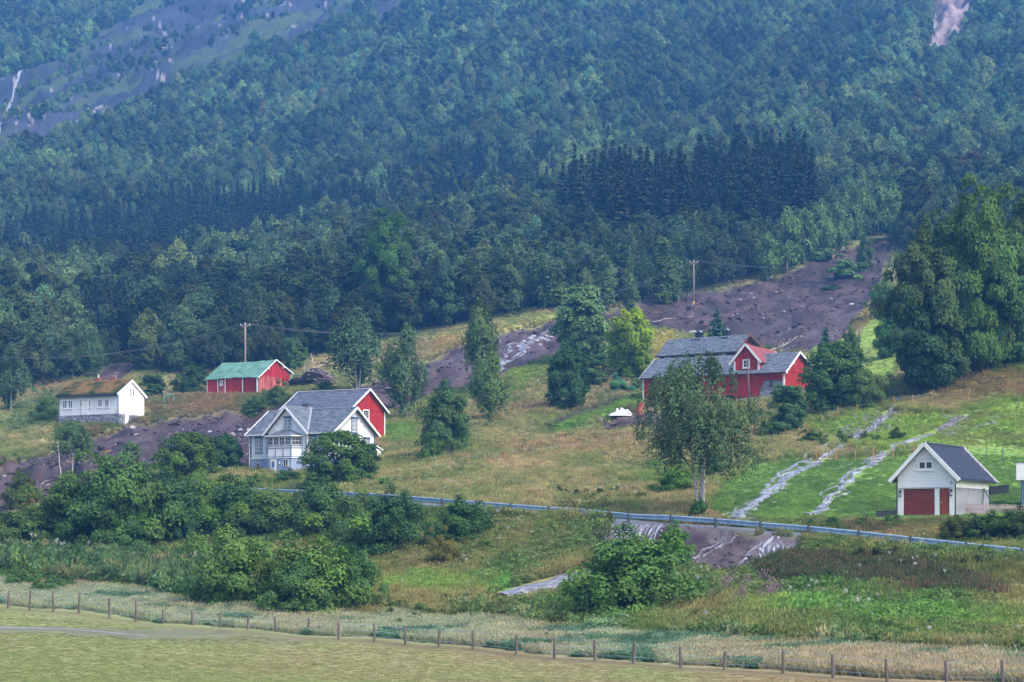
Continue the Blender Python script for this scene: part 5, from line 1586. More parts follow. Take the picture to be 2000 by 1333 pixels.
def ribbon(path, w, m, name='stream', ymin=60, ymax=1700, lift=.05, step=.5, na=6, wig=.3, kind='structure', strands=None):
    if strands is None: strands = 4 if m is M_cascade and lift < .5 else 3 if (m is M_stream and ymax > 1000 and max(w) < 2.7) else 1
    meshes = []
    for k in range(strands):
        ww = [x * (1 if k == 0 else RS.uniform(.25, .5)) for x in w] if hasattr(w, '__len__') else w
        meshes.append(ribbon_one(path, ww, m, ymin, ymax, lift, step, na, wig * (1 if k == 0 else 1.6), 0 if k == 0 else RS.uniform(-.75, .75), k * 37 + len(path)))
    V = []; Fc = []; U_ = []; b = 0
    for v, f, u in meshes: V.append(v); Fc.append(f + b); U_.append(u); b += len(v)
    V = np.concatenate(V); Fc = np.concatenate(Fc); U_ = np.concatenate(U_)
    me = mesh_np(name, V, Fc, [m], True)
    uvl = me.uv_layers.new(name='UVMap'); uvl.data.foreach_set('uv', U_[Fc.ravel()].astype(np.float32).ravel())
    return tag(obj(name, me), kind=kind)
RS = random.Random(31)
def ribbon_one(path, w, m, ymin, ymax, lift, step, na, wig, side, seed):
    P = [at(u, v, ymin, ymax) for u, v in path]
    W = [x * .95 for x in w] if hasattr(w, '__len__') else [w] * len(P)
    pts = []; ws = []
    for i in range(len(P) - 1):
        l = (P[i + 1] - P[i]).length; k = max(1, int(l / step))
        for j in range(k):
            t = j / k; pts.append(P[i].lerp(P[i + 1], t)); ws.append(W[i] * (1 - t) + W[i + 1] * t)
    pts.append(P[-1]); ws.append(W[-1])
    A = np.array([tuple(p) for p in pts]); 
    if len(A) > 9:
        k = np.ones(7) / 7
        for c in (0, 1): A[3:-3, c] = np.convolve(A[:, c], k, 'valid')
    n = len(A); d = np.gradient(A[:, :2], axis=0); d /= np.linalg.norm(d, axis=1, keepdims=True) + 1e-9
    nn = np.stack([-d[:, 1], d[:, 0]], 1)
    wmain = np.array(W).max(); ws = np.array(ws) * (1 + .6 * fbm(np.arange(n) * .21, np.zeros(n), 3, 9 + seed)); off = fbm(np.arange(n) * .09, np.zeros(n) + 4, 3, 12 + seed) * wig + side * (wmain * 2.2 if side else 0)
    ws = np.maximum(ws, .05)
    V = []; UVs = []
    for j in range(na + 1):
        s = (j / na - .5)
        xy = A[:, :2] + nn * (s * ws + off)[:, None]
        z = ground_z(xy[:, 0], xy[:, 1]) + lift * (1 - (2 * s) ** 2 * 1.6)
        V.append(np.hstack([xy, z[:, None]])); UVs.append(np.stack([s * ws, np.arange(n) * step], 1))
    V = np.stack(V, 1).reshape(-1, 3); UVs = np.stack(UVs, 1).reshape(-1, 2)
    ii = (np.arange(n - 1)[:, None] * (na + 1) + np.arange(na)[None, :]).ravel()
    Fc = np.stack([ii, ii + na + 1, ii + na + 2, ii + 1], 1)
    nrm = np.cross(V[Fc[:, 1]] - V[Fc[:, 0]], V[Fc[:, 2]] - V[Fc[:, 0]])[:, 2].mean()
    if nrm < 0: Fc = Fc[:, ::-1]
    return V, Fc, UVs
ribbon([(1750,792),(1742,803),(1725,818),(1708,833),(1690,850)], [1.6,2.8,3.8,4.2,3.2], M_cascade, lift=.12, wig=.6)
ribbon([(1728,812),(1712,818),(1696,832),(1678,850)], [.5,.8,.9,.8], M_cascade, lift=.1)
ribbon([(1690,850),(1672,862),(1650,872),(1625,886),(1600,900),(1578,912),(1555,925),(1532,938),(1510,954),(1492,972),(1472,988),(1450,1002),(1425,1013)], [2.0,1.8,1.6,1.3,1.2,1.3,1.6,1.5,1.3,1.2,1.4,1.8,2.4], M_stream, wig=.7, lift=.15)
ribbon([(1690,846),(1660,852),(1625,868),(1590,880),(1572,892)], [.8,1.0,1.4,1.2,.5], M_stream, wig=.8)
ribbon([(1560,915),(1548,932),(1530,945),(1515,965),(1495,982)], [.3,.6,.6,.5,.3], M_stream, wig=.6)
ribbon([(1885,812),(1872,826),(1845,838),(1815,850)], [3.6,4.4,3.6,1.8], M_cascade, wig=.9, lift=.06)
ribbon([(1815,850),(1780,864),(1750,874),(1722,890),(1700,905),(1680,922),(1660,942),(1640,958),(1618,978),(1598,994),(1580,1006)], [1.2,1.1,1.2,1.3,1.3,1.2,1.0,.9,.9,1.0,.7], M_stream, wig=.8, lift=.16)
ribbon([(1770,855),(1730,868),(1690,890),(1665,910)], [.5,.7,.6,.3], M_stream, wig=.8)
ribbon([(1336,968),(1345,980),(1338,992),(1322,1004),(1300,1012)], [.6,.9,1.3,1.8,2.0], M_cascade, wig=.5)
ribbon([(1480,1010),(1440,1016),(1400,1019),(1350,1019),(1300,1016),(1240,1014)], [1.2,2.6,3.0,3.0,2.4,1.4], M_puddle, lift=.07, wig=.4, name='flood_water', strands=1)
ribbon([(1300,1034),(1272,1044),(1248,1056),(1225,1068),(1205,1084)], [2.2,3.4,3.8,3.2,2.2], M_cascade, wig=.6, lift=.1)
ribbon([(1262,1032),(1238,1040),(1212,1052),(1190,1068)], [1.2,1.8,1.9,1.2], M_cascade, wig=.6, lift=.1)
ribbon([(1230,1032),(1205,1040),(1188,1052)], [.6,.9,.8], M_cascade, wig=.4, lift=.08)
ribbon([(1512,1052),(1504,1064),(1498,1078),(1484,1094),(1474,1108),(1462,1118)], [1.0,1.6,1.8,1.5,1.3,.8], M_cascade, wig=.6, lift=.1)
ribbon([(1572,1056),(1550,1066),(1532,1080),(1518,1092)], [.3,.6,.7,.4], M_cascade, wig=.4, lift=.08)
ribbon([(1432,1050),(1410,1062),(1380,1078),(1360,1094)], [.2,.35,.4,.2], M_cascade, wig=.5, lift=.06)
ribbon([(1462,1118),(1445,1132),(1425,1142),(1400,1150)], [.6,.9,1.0,.6], M_stream, wig=.4)
ribbon([(1215,1108),(1180,1122),(1150,1130),(1110,1140),(1070,1150),(1030,1160),(985,1172)], [3.0,4.5,6.0,7.0,7.5,7.5,3.5], M_rubble, wig=.8, lift=.42, strands=1)
ribbon([(160,1110),(180,1116),(200,1124)], [1.0,1.6,1.0], M_puddle, name='river', lift=.25)
ribbon([(-20,1224),(60,1226),(140,1230),(220,1236),(290,1241)], [.45,.7,.6,.5,.2], M_puddle, name='puddle', lift=.04, wig=.3)
ribbon([(1690,757),(1720,786),(1760,782),(1800,776)], [.5,2.4,2.4,1.0], M_puddle, name='flooded_track', lift=.08)
ribbon([(1085,640),(1060,655),(1030,668),(1005,690),(960,712)], [.6,2.6,2.2,1.4,.8], M_stream, wig=1.2, lift=.12)
for i, w_ in enumerate(WATERFALLS):
    ribbon(w_, [.9, .9, 1.4, .8][i], M_fall, name='waterfall', strands=1, ymin=560, lift=1.0, step=2.0, na=3, wig=1.2)

# ------------------------------------------------------------------ fences
def fence(P, name, label, pm, pmname, hgt, wires=(.35, .75, 1.1), wm=None, cat='fence', lean=.04):
    P = [(at(u, v, 60, 700), (v - t) / FPX) for u, v, t in P]
    o = P[len(P) // 2][0].copy()
    root = empty(name, o, 0, label, cat)
    pts = []
    for p, hh in P:
        h = hh * p.y if hgt is None else hgt
        q = obj(pmname, pm, root, p - o); q.scale = (1, 1, h); ax, ay = random.uniform(-lean, lean), random.uniform(-lean, lean)
        q.rotation_euler = (ax, ay, random.uniform(0, 3))
        pts.append((p - o, h))
    for w in wires:
        mb = MB(); mb.tube([p + Vector((0, 0, h * w)) for p, h in pts], .007, 4)
        mb.build('wire', wm or M_steel, root)
    return root
r_ = random.Random(3)
pm = MB()
pm.tube([(0, 0, -.3), (0, 0, .5), (.01, 0, .97), (.01, 0, 1.0)], [.085, .08, .075, .05], 8)
post_me = pm.mesh('field_post', M_wood)
stake_me = MB().tube([(0, 0, -.2), (0, 0, .98), (0, 0, 1.0)], [.055, .05, .03], 6).mesh('stake', M_orangepost)
dark_me = MB().tube([(0, 0, -.2), (0, 0, 1.0)], [.045, .04], 6).mesh('dark_post', M_postst)
s = 2.6316
FP = [(x / s, 850 + b / s, 850 + t / s) for x, t, b in [(42,795,885),(153,797,900),(275,803,912),(405,810,920),(562,830,938),(700,845,955),(838,895,970),(990,903,985),(1133,918,998),(1274,930,1010),(1416,940,1018),(1584,945,1035)]]
FP += [(640 + x / s, 850 + b / s, 850 + t / s) for x, t, b in [(57,970,1060),(240,970,1065),(400,980,1073),(573,993,1090),(747,1005,1105),(971,1022,1128),(1166,1038,1150),(1375,1050,1163),(1573,1067,1175),(1815,1087,1200)]]
FP += [(1240 + x / s, 850 + b / s, 850 + t / s) for x, t, b in [(461,1110,1210),(760,1105,1228),(1019,1125,1250),(1297,1150,1268),(1603,1158,1282),(1890,1155,1288)]]
FP = [(-22, 1188, 1155)] + FP + [(2068, 1358, 1298)]
fence(FP, 'field_fence', 'grey wooden post and wire fence between the mown field and the tall pale grass', post_me, 'post', None, wires=(.3, .6, .92))
fence([(640 + x / s, 850 + b / s, 850 + t / s) for x, t, b in [(470,218,283),(607,230,285),(660,235,280),(721,233,290),(790,230,290),(848,235,290),(905,235,292),(997,240,290),(1098,240,285),(1240,245,295),(1412,250,300)]],
      'stake_fence', 'lowest row of orange brown stakes, in dry grass just above the guard rail', stake_me, 'stake', None, wires=(.8,))
fence([(640 + x / s, 850 + b / s, 850 + t / s) for x, t, b in [(427,180,235),(527,155,215),(628,140,195),(725,100,178),(810,115,165),(910,98,160),(1010,70,132),(1103,65,120),(1198,52,108),(1290,38,95),(1382,30,80),(1485,25,75),(1583,5,45)]],
      'stake_fence', 'row of orange brown stakes crossing the middle of the dry meadow', stake_me, 'stake', None, wires=(.8,))
fence([(1240 + x / s, 850 + b / s, 850 + t / s) for x, t, b in [(640,80,125),(736,68,122),(833,75,120),(932,72,125),(1033,60,125),(1132,65,127),(1224,58,130),(1329,62,130),(1436,58,110)]],
      'stake_fence', 'row of orange stakes along the top edge of the green lawn beside the garage', stake_me, 'stake', None, wires=(.8,))
fence([(1240 + x / s, 850 + b / s, 850 + t / s) for x, t, b in [(1709,55,110),(1806,60,130),(1887,58,130)]] + [(2030, 900, 872)],
      'wire_fence', 'dark thin posts on the grass behind the garage roof', dark_me, 'post', None, wires=(.5, .9))
fence([(1600 + x / 5, 700 + b / 5, 700 + t / 5) for x, t, b in [(28,555,640),(182,480,605),(367,458,575),(537,410,490),(730,375,465),(913,345,458),(1093,325,420),(1458,320,430)]],
      'stake_fence', 'row of orange stakes along the flooded track under the big leaning tree', stake_me, 'stake', None, wires=(.8,))
fence([(1500 + x / 4, 440 + b / 4, 440 + t / 4) for x, t, b in [(1522,1075,1150),(1556,1040,1100),(1589,1003,1075),(1606,1000,1060),(1638,975,1035),(1718,945,1020),(1818,920,970)]],
      'stake_fence', 'orange stakes climbing the slope beside the big trees at the right edge', stake_me, 'stake', None, wires=(.8,))
fence([(1500 + x / 4, 440 + b / 4, 440 + t / 4) for x, t, b in [(1600,1190,1245),(1700,1180,1240),(1770,1170,1240),(1870,1200,1270),(1975,1190,1250)]],
      'stake_fence', 'orange stakes in brown dry grass above the flooded track at the right edge', stake_me, 'stake', None, wires=(.8,))
# picket fence
def picket():
    a = at(1864, 1000, 120, 180); y0 = 163.0; a = Vector(((1864 - 1000) / FPX * y0, y0, 0)); a.z = (HZ - 1006) / FPX * y0
    y1 = 166.0; b = Vector(((2045 - 1000) / FPX * y1, y1, (HZ - 1008) / FPX * y1))
    root = empty('picket_fence', a, 0, 'weathered grey brown picket fence running right from the garage corner', 'fence')
    d = b - a; n = int(d.length / .17)
    pk = MB().poly([(-.045, -.012, 0), (.045, -.012, 0), (.045, -.012, .93), (0, -.012, 1.0), (-.045, -.012, .93), (-.045, .012, 0), (.045, .012, 0), (.045, .012, .93), (0, .012, 1.0), (-.045, .012, .93)],
                   [(0,1,2,3,4),(9,8,7,6,5),(0,5,6,1),(1,6,7,2),(2,7,8,3),(3,8,9,4),(4,9,5,0)]).mesh('picket', M_pick)
    for i in range(n):
        q = obj('picket', pk, root, d * (i / n)); q.scale = (1, 1, r_.uniform(.84, .95)); q.rotation_euler = (0, r_.uniform(-.03, .03), 0)
    for z in (.22, .66): MB().bar(Vector((0, .04, z)), d + Vector((0, .04, z)), .04, .08).build('rail', M_pick, root)
M_pick = mat('weathered_picket', (.30, .24, .24), .9, .35, 3)
tile_mat_var(M_pick, amt=.3)
picket()

# ------------------------------------------------------------------ poles and wires
M_wire = mat('dark_cable', (.05, .055, .06), .6, .1, 1)
def pole(u, v, top, arm, label, rad=.13, mark=False, m=None, lean=0.0, cat='utility pole', y=None):
    p = at(u, v)
    if y: x_ = (u - 1000) / FPX * y; p = Vector((x_, y, gz(x_, y)))
    h = (HZ - top) / FPX * p.y - p.z
    e = empty('utility_pole', p, 0, label, cat)
    MB().tube([(0, 0, -.5), (lean * h * .5, 0, h * .5), (lean * h, 0, h)], [rad, rad * .85, rad * .7], 8).build('pole', m or M_polewood, e, True)
    if arm:
        MB().bar((lean * h - .9, 0, h - .25), (lean * h + .9, 0, h - .25), .1, .12).bar((lean * h - .6, 0, h - .3), (lean * h, 0, h - .9), .04, .05).bar((lean * h + .6, 0, h - .3), (lean * h, 0, h - .9), .04, .05).build('cross_arm', M_polewood, e)
        im = MB().tube([(0, 0, 0), (0, 0, .1), (0, 0, .25), (0, 0, .3)], [.03, .09, .07, .02], 8).mesh('insulator', M_white)
        for x in (-.8, 0.02, .8): obj('insulator', im, e, (lean * h + x, 0, h - .2 if x != .02 else h))
    if mark: MB().box(-.2, .2, -.18, -.1, h * .1, h * .16).build('warning_sign', M_sign, e)
    return p, h, lean
M_sign = mat('yellow_sign', (.65, .38, .05), .6, .1, 2)
pA = pole(1355, 601, 511, True, 'tall wooden power pole with cross arm standing in the brown landslide', .16, True)
pB = pole(479, 706, 634, True, 'wooden power pole with cross arm behind the green roofed barn', .2, y=372)
pC = pole(1463, 806, 700, False, 'plain wooden pole with stay wires in front of the large red farm building', .13, m=M_wood, lean=-.02)
pD = pole(1678, 684, 638, False, 'short dark post on the bright grass above the farm building', .14, m=M_postst, cat='post')
def sagline(a, b, sag, n=24):
    return [a.lerp(b, i / n) - Vector((0, 0, sag * 4 * (i / n) * (1 - i / n))) for i in range(n + 1)]
def wires(label, a, b, offs, sag, rad=.035):
    root = empty('overhead_wires', a, 0, label, 'power line')
    for o_ in offs:
        MB().tube([q - a for q in sagline(a + Vector(o_), b + Vector(o_), sag)], rad, 4).build('wire', M_wire, root)
topA = pA[0] + Vector((0, 0, pA[1])); topB = pB[0] + Vector((0, 0, pB[1])); topC = pC[0] + Vector((0, 0, pC[1] * .98))
O3 = [(-.8, 0, .05), (0, 0, .25), (.8, 0, .05)]
wires('three wires sagging from the landslide pole down left to the barn pole', topA, topB, O3, 7.0)
farR = Vector((.31 * 560, 560, (HZ - 430) / FPX * 560)); wires('three wires rising right from the landslide pole in front of the wood', topA, farR, O3, 6.5)
farL = Vector((-.28 * 330, 330, (HZ - 690) / FPX * 330)); wires('three wires leaving left from the barn pole over the turf roofed house', topB, farL, O3, 3, .025)
cR = Vector((.27 * 215, 215, (HZ - 728) / FPX * 215)); wires('single cable from the farm pole passing low toward the right edge', topC, cR, [(0, 0, 0)], 1.6, .02)
st = empty('stay_wires', pC[0], 0, 'thin stay wires splayed from the plain pole in front of the farm building', 'stay wire')
for dx in (-2.6, 3.0): MB().tube([(0, 0, pC[1] * .8), (dx, .5, pC[1] * .2)], .02, 4).build('wire', M_wire, st)

# ------------------------------------------------------------------ things lying about
M_rock = mat('grey_boulder', (.25, .24, .26), .9, .4, 2.2, bump=.04)
M_palerock = mat('pale_stone', (.42, .38, .38), .9, .35, 2.5, bump=.03)
M_clod = mat('wet_mud_clod', (.07, .05, .062), .7, .35, 2.5, spec=.4, bump=.03)
def rock_mesh(name, seed, m, sub=3, sq=(1, .8, .65), rough=.35):
    import bmesh
    bm = bmesh.new(); bmesh.ops.create_icosphere(bm, subdivisions=sub, radius=1)
    P_ = np.array([v.co[:] for v in bm.verts]); 
    d = 1 + rough * fbm(P_[:, 0] * 1.3 + seed * 7, P_[:, 1] * 1.3 + P_[:, 2] * 1.7, 3, seed)
    for i, v in enumerate(bm.verts): v.co = Vector((P_[i, 0] * sq[0], P_[i, 1] * sq[1], P_[i, 2] * sq[2])) * float(d[i])
    me = bpy.data.meshes.new(name); bm.to_mesh(me); bm.free(); me.materials.append(m)
    return me
rocks = [rock_mesh('rock', i, M_rock) for i in range(3)]; prock = [rock_mesh('stone', 10 + i, M_palerock, 2) for i in range(3)]; clods = [rock_mesh('mud_clod', 20 + i, M_clod, 2, rough=.6) for i in range(2)]
def boulder(u, v, wpx, me, label, cat='boulder', name='boulder', group=None, sz=1.0):
    p = at(u, v); sc = wpx / FPX * p.y / 2
    o = obj(name, me, None, p + Vector((0, 0, sc * .35))); o.scale = (sc, sc, sc * sz); o.rotation_euler = (0, 0, r_.uniform(0, 6)); tag(o, label, cat, group); return o
boulder(1828, 1284, 30, rocks[0], 'low grey boulder on the left of the pair, behind the field fence at right')
boulder(1850, 1282, 27, rocks[1], 'taller blue grey boulder on the right of the pair, behind the field fence at right', sz=1.3)
boulder(1708, 1278, 17, rocks[2], 'small grey boulder alone in pale grass behind the field fence')
boulder(1158, 1044, 32, rocks[1], 'grey boulder on the bank below the road, left of the cascade', sz=.8)
boulder(1480, 1262, 12, prock[1], 'small pale stone in the dry grass strip right of centre')
boulder(1757, 1274, 12, prock[0], 'small stone half hidden in dry grass left of the boulder pair')
for i, (u, v, w) in enumerate([(1035,664,11),(1048,670,10),(1060,660,12),(1022,672,9),(1070,668,10),(1042,656,9),(1012,678,8),(1055,676,9),(1076,656,8),(1030,680,8),(1067,650,7)]):
    boulder(u, v, w, prock[i % 3], 'pale stone washed bare in the middle of the landslide', 'stone', 'stone', 'pale stones in the landslide left of the grey green tree')
for i, (u, v, w) in enumerate([(455,842,10),(470,838,9),(440,850,8),(485,843,9),(420,858,8),(398,866,7),(462,852,7)]):
    boulder(u, v, w, prock[i % 3], 'pale stone in the mud left of the villa', 'stone', 'stone', 'pale stones in the mud left of the villa')
for u, v, lb in ((1468, 571, 'white stone highest in the landslide right of the power pole'), (1516, 570, 'white stone in the landslide, right one of two near the wood'), (1446, 588, 'white stone in the landslide just right of the power pole')):
    boulder(u, v, 6, prock[0], lb, 'stone', 'stone')

def dead_wood(u, v, length, ang, seed, label, m=None, rad=.12, nb=6, cat='fallen log', rise=.25, name='fallen_log', sp=.5, up=0.0):
    p = at(u, v); rr = random.Random(seed); mb = MB()
    d = Vector((math.cos(ang), math.sin(ang) * .5, 0)); n = 7; pts = []
    for i in range(n):
        t = i / (n - 1) ; q = d * (length * t) + Vector((rr.uniform(-.1, .1), rr.uniform(-.1, .1), rise * length * t * (1 if rise > 0 else 0) + rr.uniform(-.06, .06)))
        w = p + q; g = gz(w.x, w.y) - p.z
        q.z = g + rad + up + rise * length * t * .6
        pts.append(q)
    mb.tube(pts, [rad * (1 - .75 * i / (n - 1)) for i in range(n)], 7)
    for k in range(nb):
        i = rr.randint(1, n - 2); a = ang + rr.uniform(-1.3, 1.3); l = length * rr.uniform(.15, .4)
        e = pts[i] + Vector((math.cos(a) * l, math.sin(a) * l * .5, l * rr.uniform(.1, sp)))
        mb.tube([pts[i], pts[i].lerp(e, .5) + Vector((0, 0, l * .1)), e], [rad * .45, rad * .3, .015], 5)
    o = mb.build(name, m or M_palebark, None, True, p); return tag(o, label, cat)
dead_wood(1478, 694, 7.5, .35, 1, 'pale forked dead tree lying in the landslide above the farm building', rad=.16, nb=7, rise=.35)
dead_wood(1486, 690, 5, -.1, 2, 'lower pale dead branch lying in mud just above the farm building', rad=.07, nb=5, rise=.1)
dead_wood(1252, 608, 9, .25, 3, 'long dark log at the upper edge of the landslide left of the power pole', M_bark, .16, 4, rise=.03)
dead_wood(1272, 622, 9, .3, 4, 'long pale log lying in mud just left of the power pole', None, .12, 3, rise=.03)
dead_wood(1196, 618, 6, .2, 5, 'jumbled branches at the landslide edge behind the grey green tree', M_bark, .1, 9, rise=.08)
dead_wood(1490, 610, 6, .1, 6, 'dark branch half buried in the middle of the landslide', M_bark, .1, 6, rise=.03)
dead_wood(1585, 603, 6, .1, 7, 'dark branch half buried at the right of the landslide', M_bark, .1, 6, rise=.03)
dead_wood(1700, 465, 7, .0, 8, 'pale log across the very top of the landslide', None, .12, 1, rise=.0)
dead_wood(1655, 500, 4, 2.6, 9, 'pale snapped trunk under the leaning greenery at the landslide top', None, .09, 3, rise=.4)
dead_wood(598, 748, 6, .5, 11, 'pale bare log slanting up from the debris heap right of the green roofed barn', None, .13, 7, rise=.5, up=1.6)
dead_wood(625, 738, 7, .0, 12, 'long dark log on top of the debris heap behind the villa barn', M_bark, .16, 8, rise=.1, up=2.3)
dead_wood(585, 752, 4, 1.2, 13, 'tangled roots at the left end of the debris heap', M_bark, .12, 12, rise=.3, sp=1.0, up=1.0)
dead_wood(640, 745, 5, 2.8, 14, 'broken branches at the right end of the debris heap', None, .08, 10, rise=.2, sp=.9, up=1.6)
dead_wood(612, 735, 3, 1.8, 15, 'pale upright root sticking out of the debris heap', None, .1, 7, rise=.9, up=2.0)
dead_wood(368, 812, 2.2, 1.6, 16, 'dark stump with roots at the upper mud edge beside the turf roofed house', M_bark, .16, 6, rise=.5, sp=.8, cat='stump')
dead_wood(318, 822, 1.8, 1.9, 17, 'small dark stump on the mud edge below the turf roofed house', M_bark, .16, 5, rise=.5, sp=.8, cat='stump')
dead_wood(130, 898, 6, .3, 18, 'reddish bare log lying in the mud behind the white birch trunk', M_orangepost, .1, 3, rise=.06)
dead_wood(20, 912, 7, .1, 19, 'dark drift logs at the mud edge by the left side of the picture', M_bark, .14, 7, rise=.05)
dead_wood(60, 948, 6, .5, 20, 'pale drift branches in mud behind the reddish bush at left', None, .09, 9, rise=.1)
dead_wood(120, 935, 6, 1.75, 21, 'leaning bare pale stem left of the white birch trunk', None, .07, 4, rise=1.6, cat='dead stem', name='dead_stem')
dead_wood(1205, 1090, 3.5, .6, 22, 'grey branch caught in the cascade below the road', None, .06, 6, rise=.2)
def heap():
    p = at(620, 752); me = rock_mesh('debris_heap', 31, M_clod, 4, (3.6, 2.2, 2.0), .55)
    o = obj('debris_heap', me, None, p + Vector((0, 0, .1))); tag(o, 'dark heap of roots and mud under the logs right of the green roofed barn', 'debris heap')
    rr = random.Random(5); mb = MB()
    for i in range(60):
        a = rr.uniform(0, 6.28); c = Vector((math.cos(a) * rr.uniform(.5, 3.4), -rr.uniform(.2, 2.2), rr.uniform(.4, 2.2)))
        d = Vector((rr.uniform(-1, 1), rr.uniform(-.5, .2), rr.uniform(-.2, .7))) * rr.uniform(.5, 1.5)
        mb.tube([c - d * .5, c + Vector((0, 0, .08)), c + d * .5], [.05, .06, .02], 5)
    q = mb.build('broken_roots', M_palebark, o); q['kind'] = 'stuff'
heap()
def fallen_green(u, v, wpx, hpx, tint_, label):
    p = at(u, v); s_ = FPX / p.y
    return put_tree('bush', 1, p.x, p.y, hpx / s_, wpx / s_, label, 'fallen tree', name='fallen_tree', tint=tint_, trunk=True)
# tarpaulin
def tarp():
    p = at(1211, 804); n = 22; V = []; Fs = []
    w, d = 1.65, 1.2
    for i in range(n + 1):
        for j in range(n + 1):
            x = (i / n * 2 - 1); y = (j / n * 2 - 1)
            e = max(0, 1 - x * x * .95) * max(0, 1 - y * y)
            z = .9 * e ** .45 * (.8 + .75 * float(fbm(np.array([x * 2.9 + 3]), np.array([y * 2.4]), 4, 5)[0])) * (1 - .45 * (x < -.45)) + .02
            V.append((x * w * (1 + .1 * y), y * d, z))
    for i in range(n):
        for j in range(n):
            a = i * (n + 1) + j; Fs.append((a, a + n + 1, a + n + 2, a + 1))
    me = bpy.data.meshes.new('tarpaulin'); me.from_pydata(V, [], Fs); me.materials.append(M_white)
    o = obj('tarpaulin', me, None, p); tag(o, 'crumpled white tarpaulin over a heap on the grass left of the farm building', 'tarpaulin')
tarp()
def lean_boards():
    p = at(1247, 803)
    for k, (dx, m, lb) in enumerate(((0, M_orange, 'rusty red board leaning at the left corner of the farm building'), (.35, M_redfade, 'faded board leaning second at the farm building corner'), (-.3, M_darkred, 'dark board leaning outermost at the farm building corner'))):
        o = MB().slab([(-.14, 0, 0), (.14, 0, 0), (.5, .5, 1.9 - k * .2), (.22, .5, 1.9 - k * .2)], .04).build('leaning_board', m, None, False, p + Vector((dx, -.1 * k, -.05)))
        tag(o, lb, 'board')
lean_boards()
# swing frame
def swing():
    y = 166.5; x = (1922 - 1000) / FPX * y; z = (HZ - 990) / FPX * y; hh = (990 - 953) / FPX * y
    e = empty('swing_frame', (x, y, z - .1), 0, 'dark green A-shaped swing frame behind the picket fence beside the garage', 'swing frame')
    for a, b in (((-.25, -.5), (0, 0)), ((.75, -.3), (0, 0)), ((-.3, 1.5), (0, 2.0)), ((.7, 2.3), (0, 2.0))):
        MB().tube([(a[0], a[1], 0), (b[0], b[1], hh)], .045, 6).build('leg', M_green, e)
    MB().tube([(0, -.1, hh), (0, 2.1, hh)], .05, 6).build('top_bar', M_green, e)
M_green = mat('dark_green_paint', (.03, .09, .06), .5, .2, 3)
swing()
def clothes_stand():
    M_tq = mat('turquoise_paint', (.10, .42, .42), .5, .2, 3)
    p = at(330, 792); e = empty('clothes_stand', p, 0, 'thin turquoise clothes drying frame on the grass right of the turf roofed house', 'clothes stand')
    for x in (-.75, .75):
        MB().tube([(x, 0, -.1), (x, 0, 1.75)], .045, 6).build('post', M_tq, e)
        MB().tube([(x, -.6, 1.7), (x, .6, 1.7)], .035, 6).build('arm', M_tq, e)
    for y in (-.5, 0, .5): MB().tube([(-.75, y, 1.72), (.75, y, 1.72)], .02, 5).build('line', M_tq, e)
    MB().tube([(-.75, 0, 1.45), (.75, 0, 1.8)], .03, 5).build('brace', M_tq, e)
clothes_stand()
def ret_walls():
    y = 163.2
    for u0, u1, v0, v1, dy0, dy1, lb in ((1712, 1752, 1006, 999, 0, 0, 'low black edging wall left of the garage'), (1932, 1968, 958, 944, 6, 9, 'dark retaining wall in the grass behind the garage')):
        a = y + dy0; b = y + dy1
        A = Vector(((u0 - 1000) / FPX * a, a, (HZ - v0) / FPX * a)); B = Vector(((u1 - 1000) / FPX * b, b, (HZ - v0 + (4 if dy1 else 0)) / FPX * b))
        h = (v0 - v1) / FPX * a * (.4 if dy1 else 1); mb = MB()
        mb.bar(A + Vector((0, 0, h / 2 - .2)), B + Vector((0, 0, h / 2 - .2)), .25, h + .4)
        mb.bar(A + Vector((0, -.02, h + .03)), B + Vector((0, -.02, h + .03)), .32, .06)
        tag(mb.build('retaining_wall', M_black), lb, 'wall')
ret_walls()
# ------------------------------------------------------------------ single trees and bushes
make_birch('big_birch', 61, 12.6, 5.3, 4.6, 1000, 15, .16, br=.24, stems=3, prof=lambda t: max(.15, math.sin(math.pi * min(1, .26 + t * .70)) ** .75), droop=1.5, spread=.42)
make_birch('loose_birch', 62, 9, 2.6, 1.8, 520, 11, .19, br=.11, stems=1, droop=1.1)
make_birch('loose_birch', 63, 9, 2.6, 1.5, 560, 11, .19, br=.11, stems=2, droop=1.3)
make_birch('bare_stem_birch', 64, 8.3, 2.4, 4.1, 300, 10, .17, br=.12, stems=1, droop=1.2)
make_broad('big_maple', 71, 20, 7.6, 1.5, 170, 460, .29, P_round, br=.5, cr=(.13, .25), loose=.5)
make_broad('big_maple', 72, 18, 6.0, 2.0, 140, 420, .28, P_oval, br=.4, cr=(.14, .28), loose=.6)
P_full = lambda t: max(.22, max(0, 1 - abs(2 * (t - .47) / 1.07) ** 2.5) ** .5)
make_broad('round_tree', 73, 8, 3.9, .0, 110, 130, .22, P_full, br=.2, cr=(.2, .3), bark=M_bark)
make_broad('bright_tree', 74, 8.5, 3.9, .1, 110, 130, .22, P_full, br=.2, cr=(.2, .3), yellow=.9)
make_broad('willow_bush', 75, 5.0, 3.2, .0, 80, 150, .19, P_bush, br=.08, stems=5, cr=(.2, .32), loose=.9)
make_broad('willow_bush', 76, 5.0, 3.2, .0, 80, 150, .19, P_bush, br=.08, stems=5, cr=(.2, .32), loose=1.2, yellow=.22)
make_broad('oval_tree', 77, 9.5, 3.0, .2, 90, 140, .24, P_full, br=.2, cr=(.22, .34), loose=.4)
make_spruce('garden_conifer', 78, 5, 1.8, .1, 26, 12, 8, .34, .2)

